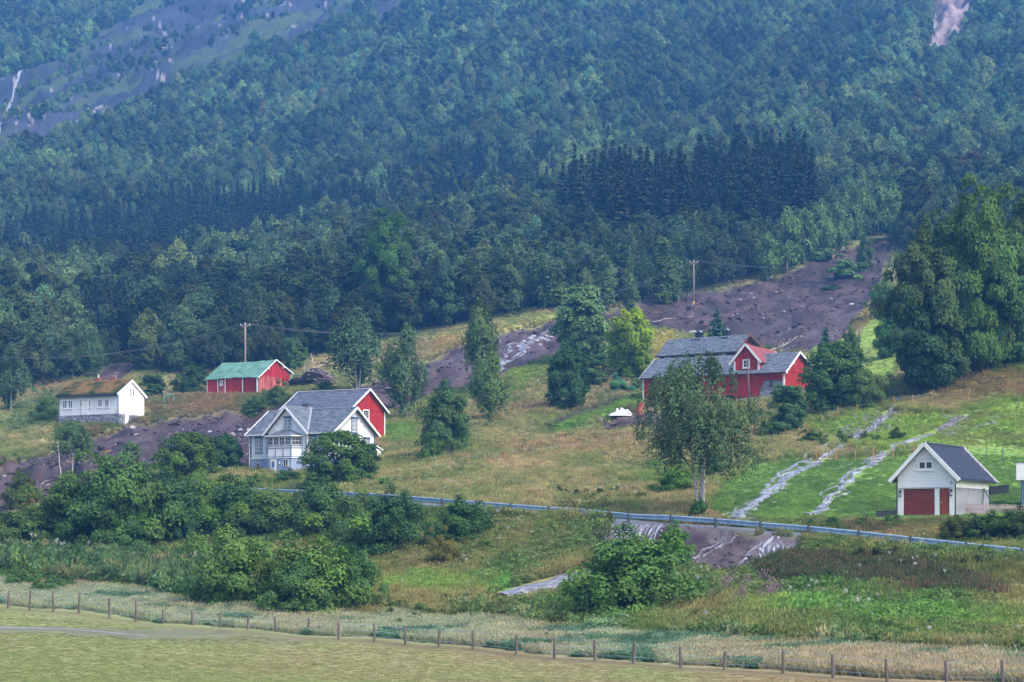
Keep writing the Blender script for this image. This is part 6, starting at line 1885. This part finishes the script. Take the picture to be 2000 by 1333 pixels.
T = tree_px
T('big_birch', 0, 1366, 1006, 700, 244, 'big drooping birch with three white stems beside the road', 'birch', tint=(.90, .92, 1.15), rz=.6)
T('bare_stem_birch', 0, 142, 926, 800, 92, 'slim birch with bare white lower trunk in front of the mud at left', 'birch', tint=(.9, 1, 1.2))
T('loose_birch', 1, 698, 770, 612, 118, 'grey green loose crowned tree directly behind the red barn by the villa', 'tree', tint=(.85, 1.0, 1.3))
T('loose_birch', 0, 795, 822, 640, 112, 'tall greyish birch right of the red barn by the villa', 'birch', tint=(.95, 1.0, 1.25))
T('loose_birch', 1, 936, 770, 592, 76, 'tall ragged birch standing in front of the landslide left of centre', 'birch', tint=(1.1, 1.1, 1.0))
T('loose_birch', 0, 962, 822, 690, 98, 'light green thin birch below the ragged one, left of the round dark tree', 'birch', tint=(1.25, 1.3, 1.0))
T('round_tree', 0, 1108, 800, 682, 104, 'very dark round dense tree in the meadow left of the farm building', 'tree', tint=(.50, .72, .62))
T('oval_tree', 0, 1136, 715, 565, 132, 'tall olive grey tree standing in front of the landslide', 'tree', tint=(1.6, 1.7, 1.9))
T('bright_tree', 0, 1230, 738, 606, 112, 'bright yellow green round tree left of the farm building', 'tree', tint=(1.2, 1.7, .55))
T('oval_tree', 0, 1158, 752, 690, 64, 'grey green tree squeezed between the round dark tree and the bright one', 'tree', tint=(.8, 1.0, .9))
T('small_bush', 0, 1207, 766, 731, 62, 'small blue green bush on thin stems left of the farm building', 'bush', tint=(.9, 1.5, 2.1))
T('small_bush', 1, 1252, 762, 738, 40, 'light green bush between the blue green bush and the farm building', 'bush', tint=(1.1, 1.4, 1.0))
T('willow_bush', 0, 872, 893, 762, 122, 'large dark bushy willow in the middle between the villa and the meadow', 'bush', tint=(.75, .95, 1.0))
T('willow_bush', 1, 838, 905, 850, 60, 'smaller leafy bush at the lower left foot of the large dark willow', 'bush', tint=(.8, 1.1, .8))
T('round_tree', 0, 665, 952, 843, 138, 'leafy garden tree covering the right front of the villa', 'tree', tint=(.85, 1.05, .72))
T('oval_tree', 0, 716, 942, 872, 58, 'dark slender garden tree in front of the villa gable', 'tree', tint=(.6, .85, .8))
T('round_tree', 0, 372, 940, 849, 130, 'broad dark olive garden tree left of the villa', 'tree', tint=(.85, .98, .45))
T('round_tree', 0, 440, 922, 850, 84, 'darker blue green tree just right of the olive garden tree', 'tree', tint=(.55, .8, .85))
T('oval_tree', 0, 1540, 850, 755, 78, 'grey green bushy tree below the white gable wall of the farm building', 'tree', tint=(.85, 1.1, 1.25))
T('round_tree', 0, 1638, 805, 672, 136, 'dense tree hiding the right end of the farm building', 'tree', tint=(.68, .95, .85))
T('willow_bush', 1, 1700, 798, 712, 88, 'light green willow at the right of the trees by the farm building', 'bush', tint=(1.0, 1.15, 1.1))
T('garden_conifer', 0, 1612, 706, 640, 48, 'narrow conifer standing just above the right gable of the farm building', 'conifer', tint=(1.6, 1.7, 1.8))
T('garden_conifer', 0, 1400, 672, 600, 62, 'dark conifer between the two black chimneys of the dark farmhouse', 'conifer', tint=(1.0, 1.3, 1.2))
T('big_maple', 1, 1790, 775, 452, 158, 'very tall leaning grey green tree above the flooded track', 'tree', tint=(.8, .85, .85), tilt=-.05)
T('oval_tree', 0, 1818, 772, 572, 140, 'dark full tree in front of the tall leaning one', 'tree', tint=(.42, .60, .68))
T('big_maple', 0, 1912, 738, 378, 206, 'huge broadleaf tree with lit top at the right edge', 'tree', tint=(.95, 1.15, .72))
T('big_maple', 1, 1995, 700, 398, 150, 'huge broadleaf tree cut by the right edge', 'tree', tint=(.7, .85, .7))
T('big_maple', 1, 1842, 735, 440, 150, 'dark broadleaf tree between the leaning tree and the huge one', 'tree', tint=(.55, .78, .6))
T('oval_tree', 0, 1860, 742, 560, 120, 'lower dark tree under the huge broadleaf tree', 'tree', tint=(.55, .85, .75))
T('oval_tree', 0, 1950, 726, 540, 130, 'lower leafy tree at the foot of the huge tree by the right edge', 'tree', tint=(.62, .88, .75))
T('round_tree', 0, 1740, 700, 600, 70, 'small round tree at the left foot of the leaning tree', 'tree', tint=(.7, 1.05, .7))
T('round_tree', 0, 1800, 480, 400, 110, 'rounded yellow green crown left of the huge tree top', 'tree', tint=(1.1, 1.2, .7))
T('narrow_birch', 0, 1180, 606, 503, 58, 'pointed young birch in front of the wood, left of two', 'birch', tint=(1.15, 1.2, 1.1))
T('narrow_birch', 1, 1232, 602, 500, 36, 'very narrow pointed birch in front of the wood', 'birch', tint=(1.15, 1.2, 1.1))
T('narrow_birch', 0, 1296, 592, 466, 56, 'light young birch left of the power pole', 'birch', tint=(1.15, 1.2, .95))
T('narrow_birch', 1, 1324, 588, 462, 52, 'birch with thin white stem just left of the power pole', 'birch', tint=(.9, 1.05, 1.1))
T('big_maple', 0, 758, 650, 430, 140, 'tall maple rising above the wood left of centre', 'tree', tint=(.66, .98, .62))
T('loose_birch', 0, 22, 802, 676, 78, 'birch with pale stem at the left edge beside the turf roofed house', 'birch', tint=(.85, .9, 1.1))
T('willow_bush', 1, 90, 822, 762, 62, 'rounded bush on the grass left of the turf roofed house', 'bush', tint=(.8, 1.05, .95))
T('willow_bush', 0, 376, 768, 712, 78, 'very dark bush between the turf roofed house and the green roofed barn', 'bush', tint=(.5, .7, .55))
T('oval_tree', 0, 300, 780, 735, 50, 'bush behind the gable of the turf roofed house', 'bush', tint=(.8, 1.0, 1.0))
T('oval_tree', 0, 575, 722, 660, 46, 'small light green tree behind the right end of the green roofed barn', 'tree', tint=(1.1, 1.3, 1.1))
T('willow_bush', 1, 543, 792, 750, 66, 'bush in front of the broken gable of the green roofed barn', 'bush', tint=(.95, 1.15, 1.0))
T('willow_bush', 0, 500, 806, 778, 60, 'low bushes on the slope below the green roofed barn', 'bush', tint=(1.0, 1.15, .95))
T('willow_bush', 1, 575, 800, 768, 60, 'leafy bush touching the roof of the barn by the villa', 'bush', tint=(1.05, 1.25, .9))
T('loose_birch', 1, 600, 805, 762, 44, 'thin leafy sapling in front of the dark barn roof by the villa', 'sapling', tint=(1.0, 1.3, .9))
T('loose_birch', 0, 180, 735, 650, 62, 'light birch standing before the dark spruces on the left', 'birch', tint=(.95, 1.1, 1.1))
T('willow_bush', 0, 636, 776, 754, 44, 'dark bush at the foot of the debris heap', 'bush', tint=(.6, .85, .75))
for i_, (u, v, hh_, w_) in enumerate([(1500,545,92,52),(1538,535,118,60),(1572,520,104,50),(1606,505,112,56),(1636,490,100,48),(1662,478,112,54),(1690,468,96,46),(1716,462,104,52),(1744,470,110,58)]):
    T('birch', i_, u, v, v - hh_, w_, 'airy pale birch with bare stem, in the row along the top edge of the landslide', 'birch', group='pale birches along the top edge of the landslide', tint=(1.5, 1.6, 1.5))
# roadside and riverside growth
RB = [
 (40, 985, 915, 62, 0, (.9, .8, .7), 'dark bush with a reddish side at the left edge near the mud'),
 (60, 985, 935, 34, 0, (1.7, .75, .6), 'rust brown withered bush near the left edge'),
 (150, 1062, 903, 172, 1, (.72, .98, .72), 'large leafy bush left of all the roadside bushes'),
 (245, 1072, 900, 170, 0, (.85, 1.1, .85), 'large bush with pale tips, second in the roadside thicket'),
 (205, 1080, 960, 120, 0, (.5, .75, .65), 'dark lower bush in the left thicket'),
 (235, 1082, 985, 82, 1, (.72, 1.15, .75), 'smaller bright bush in front of the left thicket'),
 (330, 1062, 945, 110, 0, (.7, .95, .95), 'grey green bush right of the left thicket'),
 (398, 1042, 908, 106, 1, (.8, 1.1, .8), 'tall bush below the olive garden tree'),
 (350, 1068, 1005, 62, 0, (.5, .75, 1.0), 'small blue green bush in front of the thicket'),
 (455, 1056, 948, 110, 0, (.6, .85, .75), 'dark bush behind the big round bush'),
 (538, 1040, 945, 128, 1, (.78, 1.02, .85), 'wide bush in front of the villa basement'),
 (630, 1052, 950, 130, 0, (.8, 1.02, .95), 'wide bush right of the villa basement bush'),
 (690, 1060, 945, 110, 1, (.82, 1.08, .9), 'bush left of where the guard rail appears'),
 (765, 1088, 972, 124, 0, (.55, .80, .85), 'dark blue green bush below the start of the guard rail'),
 (700, 1090, 1010, 80, 1, (.75, 1.0, 1.0), 'lower bush left of the dark blue green one'),
 (906, 1058, 984, 112, 0, (.55, .82, .68), 'dark bush in front of the guard rail'),
 (870, 1110, 1040, 60, 1, (1.2, .85, .65), 'reddish brown bush below the dark one at the guard rail'),
 (470, 1190, 1012, 165, 1, (.92, 1.22, .95), 'tall round willow bush in the foreground, left of the big pair'),
 (600, 1198, 1030, 196, 1, (1.0, 1.3, .88), 'broad willow bush with lighter tips in the foreground'),
 (690, 1192, 1085, 100, 0, (.9, 1.2, .95), 'lower right end bush of the foreground willows'),
 (585, 1204, 1105, 96, 0, (.78, 1.05, .95), 'small grey green bush at the front of the foreground willows'),
 (1232, 1212, 1056, 214, 0, (1.0, 1.3, .9), 'large willow bush in front of the cascade'),
 (1320, 1118, 1033, 62, 0, (1.0, 1.45, .68), 'bright green sapling bush beside the cascade under the road'),
 (1190, 1120, 1060, 80, 1, (1.1, 1.3, .9), 'pale green top growth at the left of the cascade bush'),
 (36, 1070, 980, 118, 1, (.75, .98, .95), 'bush cut by the left edge below the reddish one'),
 (90, 1050, 985, 60, 0, (1.1, .85, .65), 'brownish bush between the left edge bush and the thicket'),
 (1318, 962, 906, 92, 1, (.75, 1.15, .62), 'bright bush left of the big birch'),
 (1395, 932, 880, 66, 0, (.6, .85, .6), 'dark bush behind the big birch stems'),
 (1366, 1010, 975, 40, 0, (.6, 1.0, .55), 'leafy shoots round the foot of the big birch'),
 (565, 946, 915, 66, 0, (.6, .9, .6), 'low dark shrub in front of the villa bay'),
 (492, 950, 918, 52, 1, (.75, 1.1, .6), 'low green shrub left of the villa door'),
 (610, 960, 930, 70, 0, (.65, .95, .7), 'low shrub under the leafy garden tree'),
 (300, 930, 900, 40, 1, (1.0, 1.3, .5), 'small yellow green shrub left of the olive garden tree'),
 (225, 905, 886, 30, 1, (1.0, 1.2, 1.0), 'small pale shrub on the mud behind the thicket'),
 (1400, 870, 800, 50, 0, (.7, .9, .7), 'bush hidden behind the big birch crown'),
 (1500, 855, 810, 54, 1, (.7, 1.0, .7), 'low bush between the big birch and the grey green tree'),
 (1590, 870, 845, 60, 0, (.7, .9, .6), 'low bush under the trees by the farm building'),
 (1725, 620, 560, 60, 0, (.7, 1.0, .6), 'bush under the leaning tree beside the bright grass'),
 (1690, 520, 462, 36, 0, (.9, 1.0, 1.0), 'small leafy tree left standing in the top of the landslide'),
 (1660, 700, 650, 40, 0, (.8, 1.0, .8), 'small bush on the bright grass above the farm trees'),
 (1500, 684, 672, 34, 1, (1.0, 1.2, .5), 'low yellow green shrub behind the red front gable'),
]
for u, v, top, w, k, tn, lb in RB: T('willow_bush', k, u, v, top - (v - top) * .06, w * (1.22 if v > 1030 else 1.08), lb, 'bush', name='bush', tint=tn)
for u, v, top, w, lb in ((1930, 1060, 1003, 120, 'dark shrub hedge piece under the picket fence near the right edge'), (1990, 1068, 996, 110, 'dark green hedge bush cut by the right edge under the picket fence'), (1865, 1058, 1008, 80, 'brown leafed bush below the garage side door')):
    T('willow_bush', 0, u, v, top, w, lb, 'bush', name='bush', tint=(.75, .62, .45) if u < 1900 else (.5, .62, .45))
for u, v, w, h_, tn, lb in ((1655, 545, 72, 34, (1.5, 1.7, 1.9), 'uprooted pale green tree lying in the top of the landslide'), (1605, 512, 60, 22, (1.4, 1.6, 1.6), 'fallen pale crown at the wood edge by the landslide'), (1622, 560, 44, 9, (1.4, 1.6, 1.8), 'flattened pale branches in the landslide')):
    p_ = at(u, v); s_ = FPX / p_.y
    put_tree('bush', 1, p_.x, p_.y, h_ / s_, w / s_, lb, 'fallen tree', name='fallen_tree', tint=tn)
# low growth: countable small bushes along the lower bank
rb = random.Random(21)
LOW = [((1500, 1180), (1940, 1200), 1098, 1150, 22, 'low dark heather bushes on the bank below the guard rail', (.62, .55, .5)),
       ((980, 1200), (1240, 1215), 1178, 1212, 16, 'dark low bushes along the stream bank in the middle', (.75, .7, .5)),
       ((1240, 1225), (1990, 1255), 1205, 1240, 30, 'low brown green bushes between the bright grass and the pale grass', (.95, .85, .45)),
       ((0, 1160), (420, 1180), 1085, 1160, 46, 'low bushes on the river bank at the left', (.85, 1.05, .85)),
       ((720, 1100), (1160, 1120), 1062, 1120, 22, 'low bushes on the bank below the guard rail, left of the cascade', (.9, .9, .6)),
       ((650, 1205), (980, 1225), 1180, 1215, 14, 'low bushes behind the pale grass in the middle', (.95, .95, .65)),
       ((1060, 980), (1310, 990), 968, 990, 12, 'low bushes on the dry bank just above the guard rail', (.85, .8, .5)),
       ((1450, 1030), (1760, 1040), 1022, 1040, 10, 'low bushes on the bank between the lawn and the road', (.8, 1.0, .6)),
       ((1330, 1170), (1500, 1180), 1130, 1180, 12, 'leafy low bushes right of the large cascade willow', (.8, .95, .65)),
       ((1560, 800), (1760, 860), 850, 872, 7, 'low bushes beside the cascade under the farm trees', (.8, .9, .55)),
       ((750, 1265), (1350, 1280), 1236, 1282, 12, 'small blue green bushes in the pale grass behind the field fence', (.75, 1.15, 1.2))]
for (a, b, v0, v1, nn, lb, tn) in LOW:
    for i in range(nn):
        t = (i + rb.uniform(.1, .9)) / nn; u = a[0] + (b[0] - a[0]) * t; v = rb.uniform(v0, v1)
        if 'field fence' in lb: v = fence_v(u) - rb.uniform(12, 32)
        h_ = rb.uniform(10, 20) * (1.9 if 'heather' in lb or 'river' in lb else 1.25) * (.75 if 'field fence' in lb else 1); w = h_ * rb.uniform(1.3, 2.0)
        k = rb.uniform(.75, 1.25)
        T('small_bush', i, u, v, v - h_, w, lb, 'bush', group=lb, name='small_bush', tint=[c * k for c in tn], trunk=False)
# ------------------------------------------------------------------ grass, herbs, clods
def tuft_mesh(name, seed, n, rad, h, w, lean, seedhead=0):
    r = np.random.default_rng(seed)
    V = []; Fs = []; Sh = []
    for i in range(n):
        a = r.uniform(0, 6.28); d = np.sqrt(r.uniform(0, 1)) * rad; x, y = math.cos(a) * d, math.sin(a) * d
        hh = h * r.uniform(.55, 1.15); b = r.uniform(0, 6.28); l = lean * hh * r.uniform(.2, 1.3)
        fa = r.uniform(0, 6.28); wx, wy = math.cos(fa) * w, math.sin(fa) * w
        tx, ty = x + math.cos(b) * l, y + math.sin(b) * l
        mx, my = x + (tx - x) * .35, y + (ty - y) * .35
        k = len(V)
        V += [(x - wx, y - wy, -.02), (x + wx, y + wy, -.02), (mx + wx * .8, my + wy * .8, hh * .6), (mx - wx * .8, my - wy * .8, hh * .6), (tx, ty, hh)]
        Fs += [(k, k + 1, k + 2), (k, k + 2, k + 3), (k + 3, k + 2, k + 4)]
        c = r.uniform(.8, 1.2)
        Sh += [(c * .9, c * .9, c * .9)] * 2 + [(c, c, c)] * 3
        if seedhead and r.uniform() < seedhead:
            k = len(V); q = w * 1.8
            V += [(tx, ty, hh * .8), (tx + q, ty, hh * .93), (tx, ty + q * .5, hh * 1.12), (tx - q, ty, hh * .93)]
            Fs += [(k, k + 1, k + 2), (k, k + 2, k + 3)]; Sh += [(1.25, 1.1, 1.0)] * 4
    me = mesh_np(name, V, Fs, [M_grass]); vcol(me, 'shade', np.array(Sh)); return me
def herb_mesh(name, seed, n, rad, h, ls):
    r = np.random.default_rng(seed)
    a = r.uniform(0, 6.28, n); d = np.sqrt(r.uniform(0, 1, n)) * rad
    z = h * (1 - (d / rad) ** 2 * .6) * np.sqrt(r.uniform(.05, 1, n))
    C = np.stack([np.cos(a) * d, np.sin(a) * d, z], 1)
    Nn = unit(rdir(n, r) * .8 + np.array([0, 0, 1.0]))
    return foliage_mesh(name, C, Nn, ls * r.uniform(.6, 1.3, n), r.uniform(.7, 1.3, (n, 1)) * np.ones((1, 3)), M_grass, r, 1.8)
def flower_mesh(name, seed, n, rad, h, ls, spike):
    r = np.random.default_rng(seed)
    a = r.uniform(0, 6.28, n); d = np.sqrt(r.uniform(0, 1, n)) * rad
    st = r.integers(0, 7, n); a = st * .9 + r.normal(size=n) * .1; d = rad * (.3 + .1 * st)
    z = h * (.65 + .5 * r.uniform(0, 1, n)) if spike else h * (.9 + .12 * r.uniform(0, 1, n))
    C = np.stack([np.cos(a) * d + r.normal(size=n) * .04, np.sin(a) * d + r.normal(size=n) * .04, z], 1)
    return foliage_mesh(name, C, unit(rdir(n, r) + np.array([0, -.4, .6])), ls * r.uniform(.6, 1.3, n), np.ones((n, 3)), M_grass, r, 1.2)
gp = [tuft_mesh('tall_grass', 1, 42, .30, .55, .014, .55, .5), tuft_mesh('tall_grass', 2, 42, .34, .50, .014, .9, .4),
      tuft_mesh('short_grass', 3, 46, .30, .12, .012, .8), herb_mesh('herb', 4, 60, .38, .55, .13), herb_mesh('herb', 5, 60, .45, .40, .11),
      flower_mesh('pink_flowers', 6, 44, .4, 1.1, .07, True), flower_mesh('white_flowers', 7, 26, .3, .8, .09, False)]
PL = [(350, 1195, 'pale tall grass tuft behind the field fence at left', 'grass tuft', (.24, .26, .15)), (1290, 1290, 'dry leaning grass tuft behind the field fence at right', 'grass tuft', (.36, .28, .17)),
      (620, 1300, 'short grass tuft in the mown field', 'grass tuft', (.2, .2, .08)), (300, 1150, 'leafy herb clump on the river bank', 'herb', (.10, .14, .05)), (1030, 1110, 'low leafy herb clump on the bank below the road', 'herb', (.12, .13, .05)),
      (1420, 1165, 'pink fireweed clump right of the large cascade willow', 'wildflower', (.42, .14, .30)), (310, 1072, 'white umbel flower clump in front of the left thicket', 'wildflower', (.65, .62, .58))]
protos = []
for m_, (u, v, lb, ct, tn) in zip(gp, PL):
    o = obj(m_.name.split('.')[0], m_, None, at(u, v)); tag(o, lb, ct); o['tint'] = list(tn) + [1.0]; protos.append(o)

rg = np.random.default_rng(77)
def sample_ground(n, ymin=70, ymax=520, u0=-30, u1=2030, uni=False):
    us = rg.uniform(u0, u1, n); ys = np.empty(n)
    yg = np.exp(np.linspace(math.log(ymin), math.log(ymax), 500))
    q = rg.uniform(0, 1, n); bins = np.clip(((us + 50) / 50).astype(int), 0, 60)
    for b in np.unique(bins):
        m = bins == b; uc = b * 50 - 25
        X = (uc - 1000) / FPX * yg; v = HZ - FPX * base_z(X, yg) / yg
        v = np.minimum.accumulate(v); c = (v[0] - v); c = c + np.linspace(0, c[-1] * .06, len(c)); c /= c[-1]
        ys[m] = np.interp(q[m], c, yg)
    X = (us - 1000) / FPX * ys
    return X, ys
def grow():
    n = 250000
    X, Y = sample_ground(n)
    zb = base_z(X, Y); U, V = pix(X, Y, zb)
    col, wet = ground_colour(U, V, X, Y)
    s_, rz = rail_frame(X, Y)
    keep = ~((s_ > -.9) & (s_ < ROAD_W + .2))
    keep &= V > edge_v(U) - 25
    mudm = np.maximum.reduce([macro(U, V, MUD, 5, 8), macro(U, V, MUD2, 5, 6), macro(U, V, MUD3, 5, 6), macro(U, V, MUDBANK, 6, 10) * .9])
    keep &= (mudm < .5) & (wet < .4)
    for p_ in STREAMS_PX:
        for (a, b) in zip(p_[:-1], p_[1:]):
            dx, dy = b[0] - a[0], b[1] - a[1]
            t = np.clip(((U - a[0]) * dx + (V - a[1]) * dy) / (dx * dx + dy * dy), 0, 1)
            keep &= ~(np.hypot((U - a[0] - t * dx) * .7, V - a[1] - t * dy) < (19 if p_ is STREAMS_PX[2] else 5))
    for hx, hy, th, L_, W_ in ((-32.13, 252, 30.8, 12.4, 8.7), (-30.8, 275, 29.8, 10.9, 8.3), (-52.85, 355, 31.7, 11.3, 9.1), (-72.91, 330, 26.4, 11.8, 6.7), (19.25, 300, 28.9, 21.9, 10.2), (23.51, 325, 34.3, 13.4, 7.4), (30.91, 164, 32.7, 4.8, 7.9)):
        c, s = math.cos(math.radians(th)), math.sin(math.radians(th))
        dx, dy = X - hx, Y - hy; a = dx * c - dy * s; b = dx * s + dy * c
        keep &= ~((a > -.4) & (a < L_ + .4) & (b > -.5) & (b < W_ + .3))
    f = fence_v(U)
    field = V > f - 2; strip = (V > f - 60) & ~field; keep &= ~((V > f - 7) & (V < f + 6))
    lawn = (in_poly(U, V, [(1375,1000),(1400,960),(1470,905),(1570,895),(1760,890),(1900,870),(2100,880),(2100,1025),(1450,1025)], 4) > .5) | (in_poly(U, V, [(1545,712),(1580,690),(1640,670),(1740,600),(1750,740)], 4) > .5)
    up = in_poly(U, V, [(1580,830),(1700,800),(1860,810),(2100,760),(2100,900),(1620,870)], 4) > .5
    keep &= ~(field & (rg.uniform(size=n) < .35))
    low = (V > np.interp(U, [0, 745, 2000], [900, 990, 1100])) & ~strip & ~field
    hn = fbm(X / 6, Y / 9, 3, 201)
    idx = np.where(rg.uniform(size=n) < .5, 0, 1)
    herb = (low & (hn + rg.normal(size=n) * .3 > .0)) | (~low & ~field & ~strip & ~lawn & (hn + rg.normal(size=n) * .3 > .42))
    idx = np.where(herb, rg.integers(3, 5, n), idx)
    idx = np.where(field | lawn, 2, idx)
    sc = rg.uniform(.7, 1.25, n)
    sc = sc * np.where(Y > 220, 1.15, 1) * np.where(strip, 1.05, 1) * np.where(up, .5, 1) * np.where(field, .7, 1) * np.where(low & ~herb, 1.15, 1)
    sc = np.where((V > edge_v(U) - 3) & (Y > 300), sc * .8, sc)
    sz = sc * (.8 + .5 * np.clip(fbm(X / 9, Y / 12, 3, 211) + .5, 0, 1.2))
    sz = np.where(lawn & ~field, sz * 1.3, sz); sz = np.where(strip, sz * .62, sz); sz = np.where(field, .35, sz)
    t = col * rg.uniform(.72, 1.35, (n, 1)) * 1.1; t = np.where(strip[:, None], col * rg.uniform(.85, 1.2, (n, 1)), t); t = np.where(field[:, None], col * rg.uniform(1.2, 1.5, (n, 1)), t)
    lb_ = low & herb & (rg.uniform(size=n) < .9); sz = np.where(lb_, sz * 1.35, sz); sc = np.where(lb_, sc * 1.15, sc)
    lft = (in_poly(U, V, [(-40,1085),(200,1075),(420,1100),(430,1185),(200,1178),(-40,1160)], 16) > rg.uniform(.2, .8, n)) & ~strip; idx = np.where(lft & (rg.uniform(size=n) < .7), rg.integers(3, 5, n), idx); sz = np.where(lft, sz * 1.9, sz); sc = np.where(lft, sc * 1.25, sc); t = np.where((lft & (rg.uniform(size=n) < .8))[:, None], C3(.13, .20, .085) * rg.uniform(.6, 1.3, (n, 1)), t)
    gs = strip & (fbm(X / 3.5, Y / 3.5, 3, 231) > np.where(U < 700, .6, .36)); idx = np.where(gs & (rg.uniform(size=n) < .6), rg.integers(3, 5, n), idx); t = np.where(gs[:, None], C3(.13, .24, .14) * rg.uniform(.7, 1.2, (n, 1)), t)
    rush = in_poly(U + hn * 20, V + hn * 12, [(1500,1118),(1560,1092),(1700,1104),(1820,1118),(1900,1140),(1960,1170),(1800,1168),(1640,1150),(1500,1150)], 14) > rg.uniform(.2, .8, n)
    t = np.where(rush[:, None], np.where(rg.uniform(size=n)[:, None] < .6, C3(.075, .105, .05), C3(.16, .10, .06)) * rg.uniform(.7, 1.3, (n, 1)), t); sz = np.where(rush, 1.5, sz); idx = np.where(rush, rg.integers(0, 2, n), idx)
    t[:, 0] *= rg.uniform(.85, 1.08, n)
    dark = herb & low; t = np.where(dark[:, None], t * np.array([.72, .95, .72]) + .01, t)
    pk = low & (in_poly(U, V, [(1340,1200),(1380,1150),(1500,1150),(1520,1195)], 15) > .3) & (rg.uniform(size=n) < .018)
    idx = np.where(pk, 5, idx); t = np.where(pk[:, None], np.array([.34, .17, .27]) * rg.uniform(.7, 1.2, (n, 1)), t)
    wf = (~field & ~pk & (V > 700) & (rg.uniform(size=n) < np.where(lawn, .02, np.where(fbm(X / 5, Y / 7, 2, 221) > .5, .012, .001))))
    idx = np.where(wf, 6, idx); t = np.where(wf[:, None], np.array([.62, .60, .55]) * rg.uniform(.6, 1.1, (n, 1)), t)
    scw = np.where(wf, .35, 1); sc = sc * scw; sz = sz * np.where(wf & lawn, .14, 1)
    K = keep
    X, Y, U, V, idx, sc, sz, t = X[K], Y[K], U[K], V[K], idx[K], sc[K], sz[K], t[K]
    Z = ground_z(X, Y)
    P_ = np.stack([X, Y, Z - .01], 1)
    rot = np.zeros((len(X), 3)); rot[:, 2] = rg.uniform(0, 6.28, len(X)); rot[:, 0] = rg.normal(size=len(X)) * .1
    print('tufts', len(X))
    tag(scatter_object('meadow_grass', P_, idx, np.stack([sc, sc, sz], 1), rot, np.clip(t, .01, .9), protos), kind='stuff')
STREAMS_PX = [[(1750,792),(1708,833),(1650,872),(1578,912),(1532,938),(1492,972),(1425,1013)], [(1885,812),(1815,850),(1722,890),(1660,942),(1580,1006)], [(1215,1108),(1110,1140),(985,1172)], [(1690,846),(1625,868),(1572,892)], [(1690,785),(1800,776)]]
grow()

def mud_debris():
    n = 60000
    X, Y = sample_ground(n, 120, 560)
    zb = base_z(X, Y); U, V = pix(X, Y, zb)
    mu = np.maximum.reduce([macro(U, V, MUD, 5, 8), macro(U, V, MUD2, 5, 6)]); mb = macro(U, V, MUDBANK, 6, 10)
    dens = .35 + .65 * np.clip(fbm(X / 5, Y / 9, 3, 301) * 2, 0, 1)
    k = ((mu > .5) | ((mb > .5) & (rg.uniform(size=n) < .5))) & (rg.uniform(size=n) < dens); bank = mb[k] > .5
    X, Y = X[k], Y[k]; m = len(X)
    pale = rg.uniform(size=m) < .14
    idx = np.where(pale, rg.integers(2, 4, m), rg.integers(0, 2, m))
    s = np.abs(rg.normal(size=m)) ** 1.6 * .13 + .05; s = np.where(pale, s * .7, s); s = np.where((rg.uniform(size=m) < .008) & ~pale, s * 2.6, s)
    s = np.where(bank, np.minimum(s, .12), s); rot = rg.uniform(0, 6.28, (m, 3)); rot[:, :2] *= .1
    c1 = [o for o in bpy.data.objects if o.name.startswith('stone')][:2]
    cl = []
    for i, (u, v, lb) in enumerate(((1440, 620, 'large dark mud clod in the middle of the landslide'), (430, 845, 'large dark mud clod in the mud left of the villa'))):
        cl.append(boulder(u, v, 12, clods[i], lb, 'mud clod', 'mud_clod'))
    scatter_object('mud_clods_and_stones', np.stack([X, Y, ground_z(X, Y)], 1), idx, np.stack([s * 1.3, s, s * .8], 1), rot, np.ones((m, 3)), cl + c1)
mud_debris()

def turf_growth():
    n = 3800; L, W, Hw, Hr = 11.77, 6.66, 4.35, 6.4
    x = rg.uniform(-.3, L, n); y = rg.uniform(-.4, W / 2 + .6, n)
    z = Hr - (Hr - Hw) * np.abs(y - W / 2) / (W / 2) + .3
    g = fbm(x * .6, y * .9, 3, 401)[:, None]
    t = 1.9 * np.array([.22, .16, .07]) * (1 - np.clip(g + .3, 0, 1)) + np.array([.11, .15, .04]) * np.clip(g + .3, 0, 1)
    t = t * rg.uniform(.7, 1.3, (n, 1))
    idx = rg.integers(0, 2, n); s = rg.uniform(.4, .75, n)
    rot = np.zeros((n, 3)); rot[:, 2] = rg.uniform(0, 6.28, n)
    o = scatter_object('roof_grass', np.stack([x, y, z], 1), idx, np.stack([s, s, s * .8], 1), rot, t, protos)
    o.parent = TURF_H
turf_growth()
# ------------------------------------------------------------------ haze
hm = bpy.data.materials.new('haze_air'); hm.use_nodes = True
hn = hm.node_tree; hn.nodes.clear()
ho = hn.nodes.new('ShaderNodeOutputMaterial'); pv = hn.nodes.new('ShaderNodeVolumePrincipled')
pv.inputs['Color'].default_value = (0.12, 0.42, 1.0, 1)
pv.inputs['Density'].default_value = 0.00026
pv.inputs['Anisotropy'].default_value = 0.0
hn.links.new(pv.outputs[0], ho.inputs['Volume'])
hz = MB().box(-1260, 1260, -40, 2000, -7.5, 720).build('haze', hm)
tag(hz, kind='stuff')
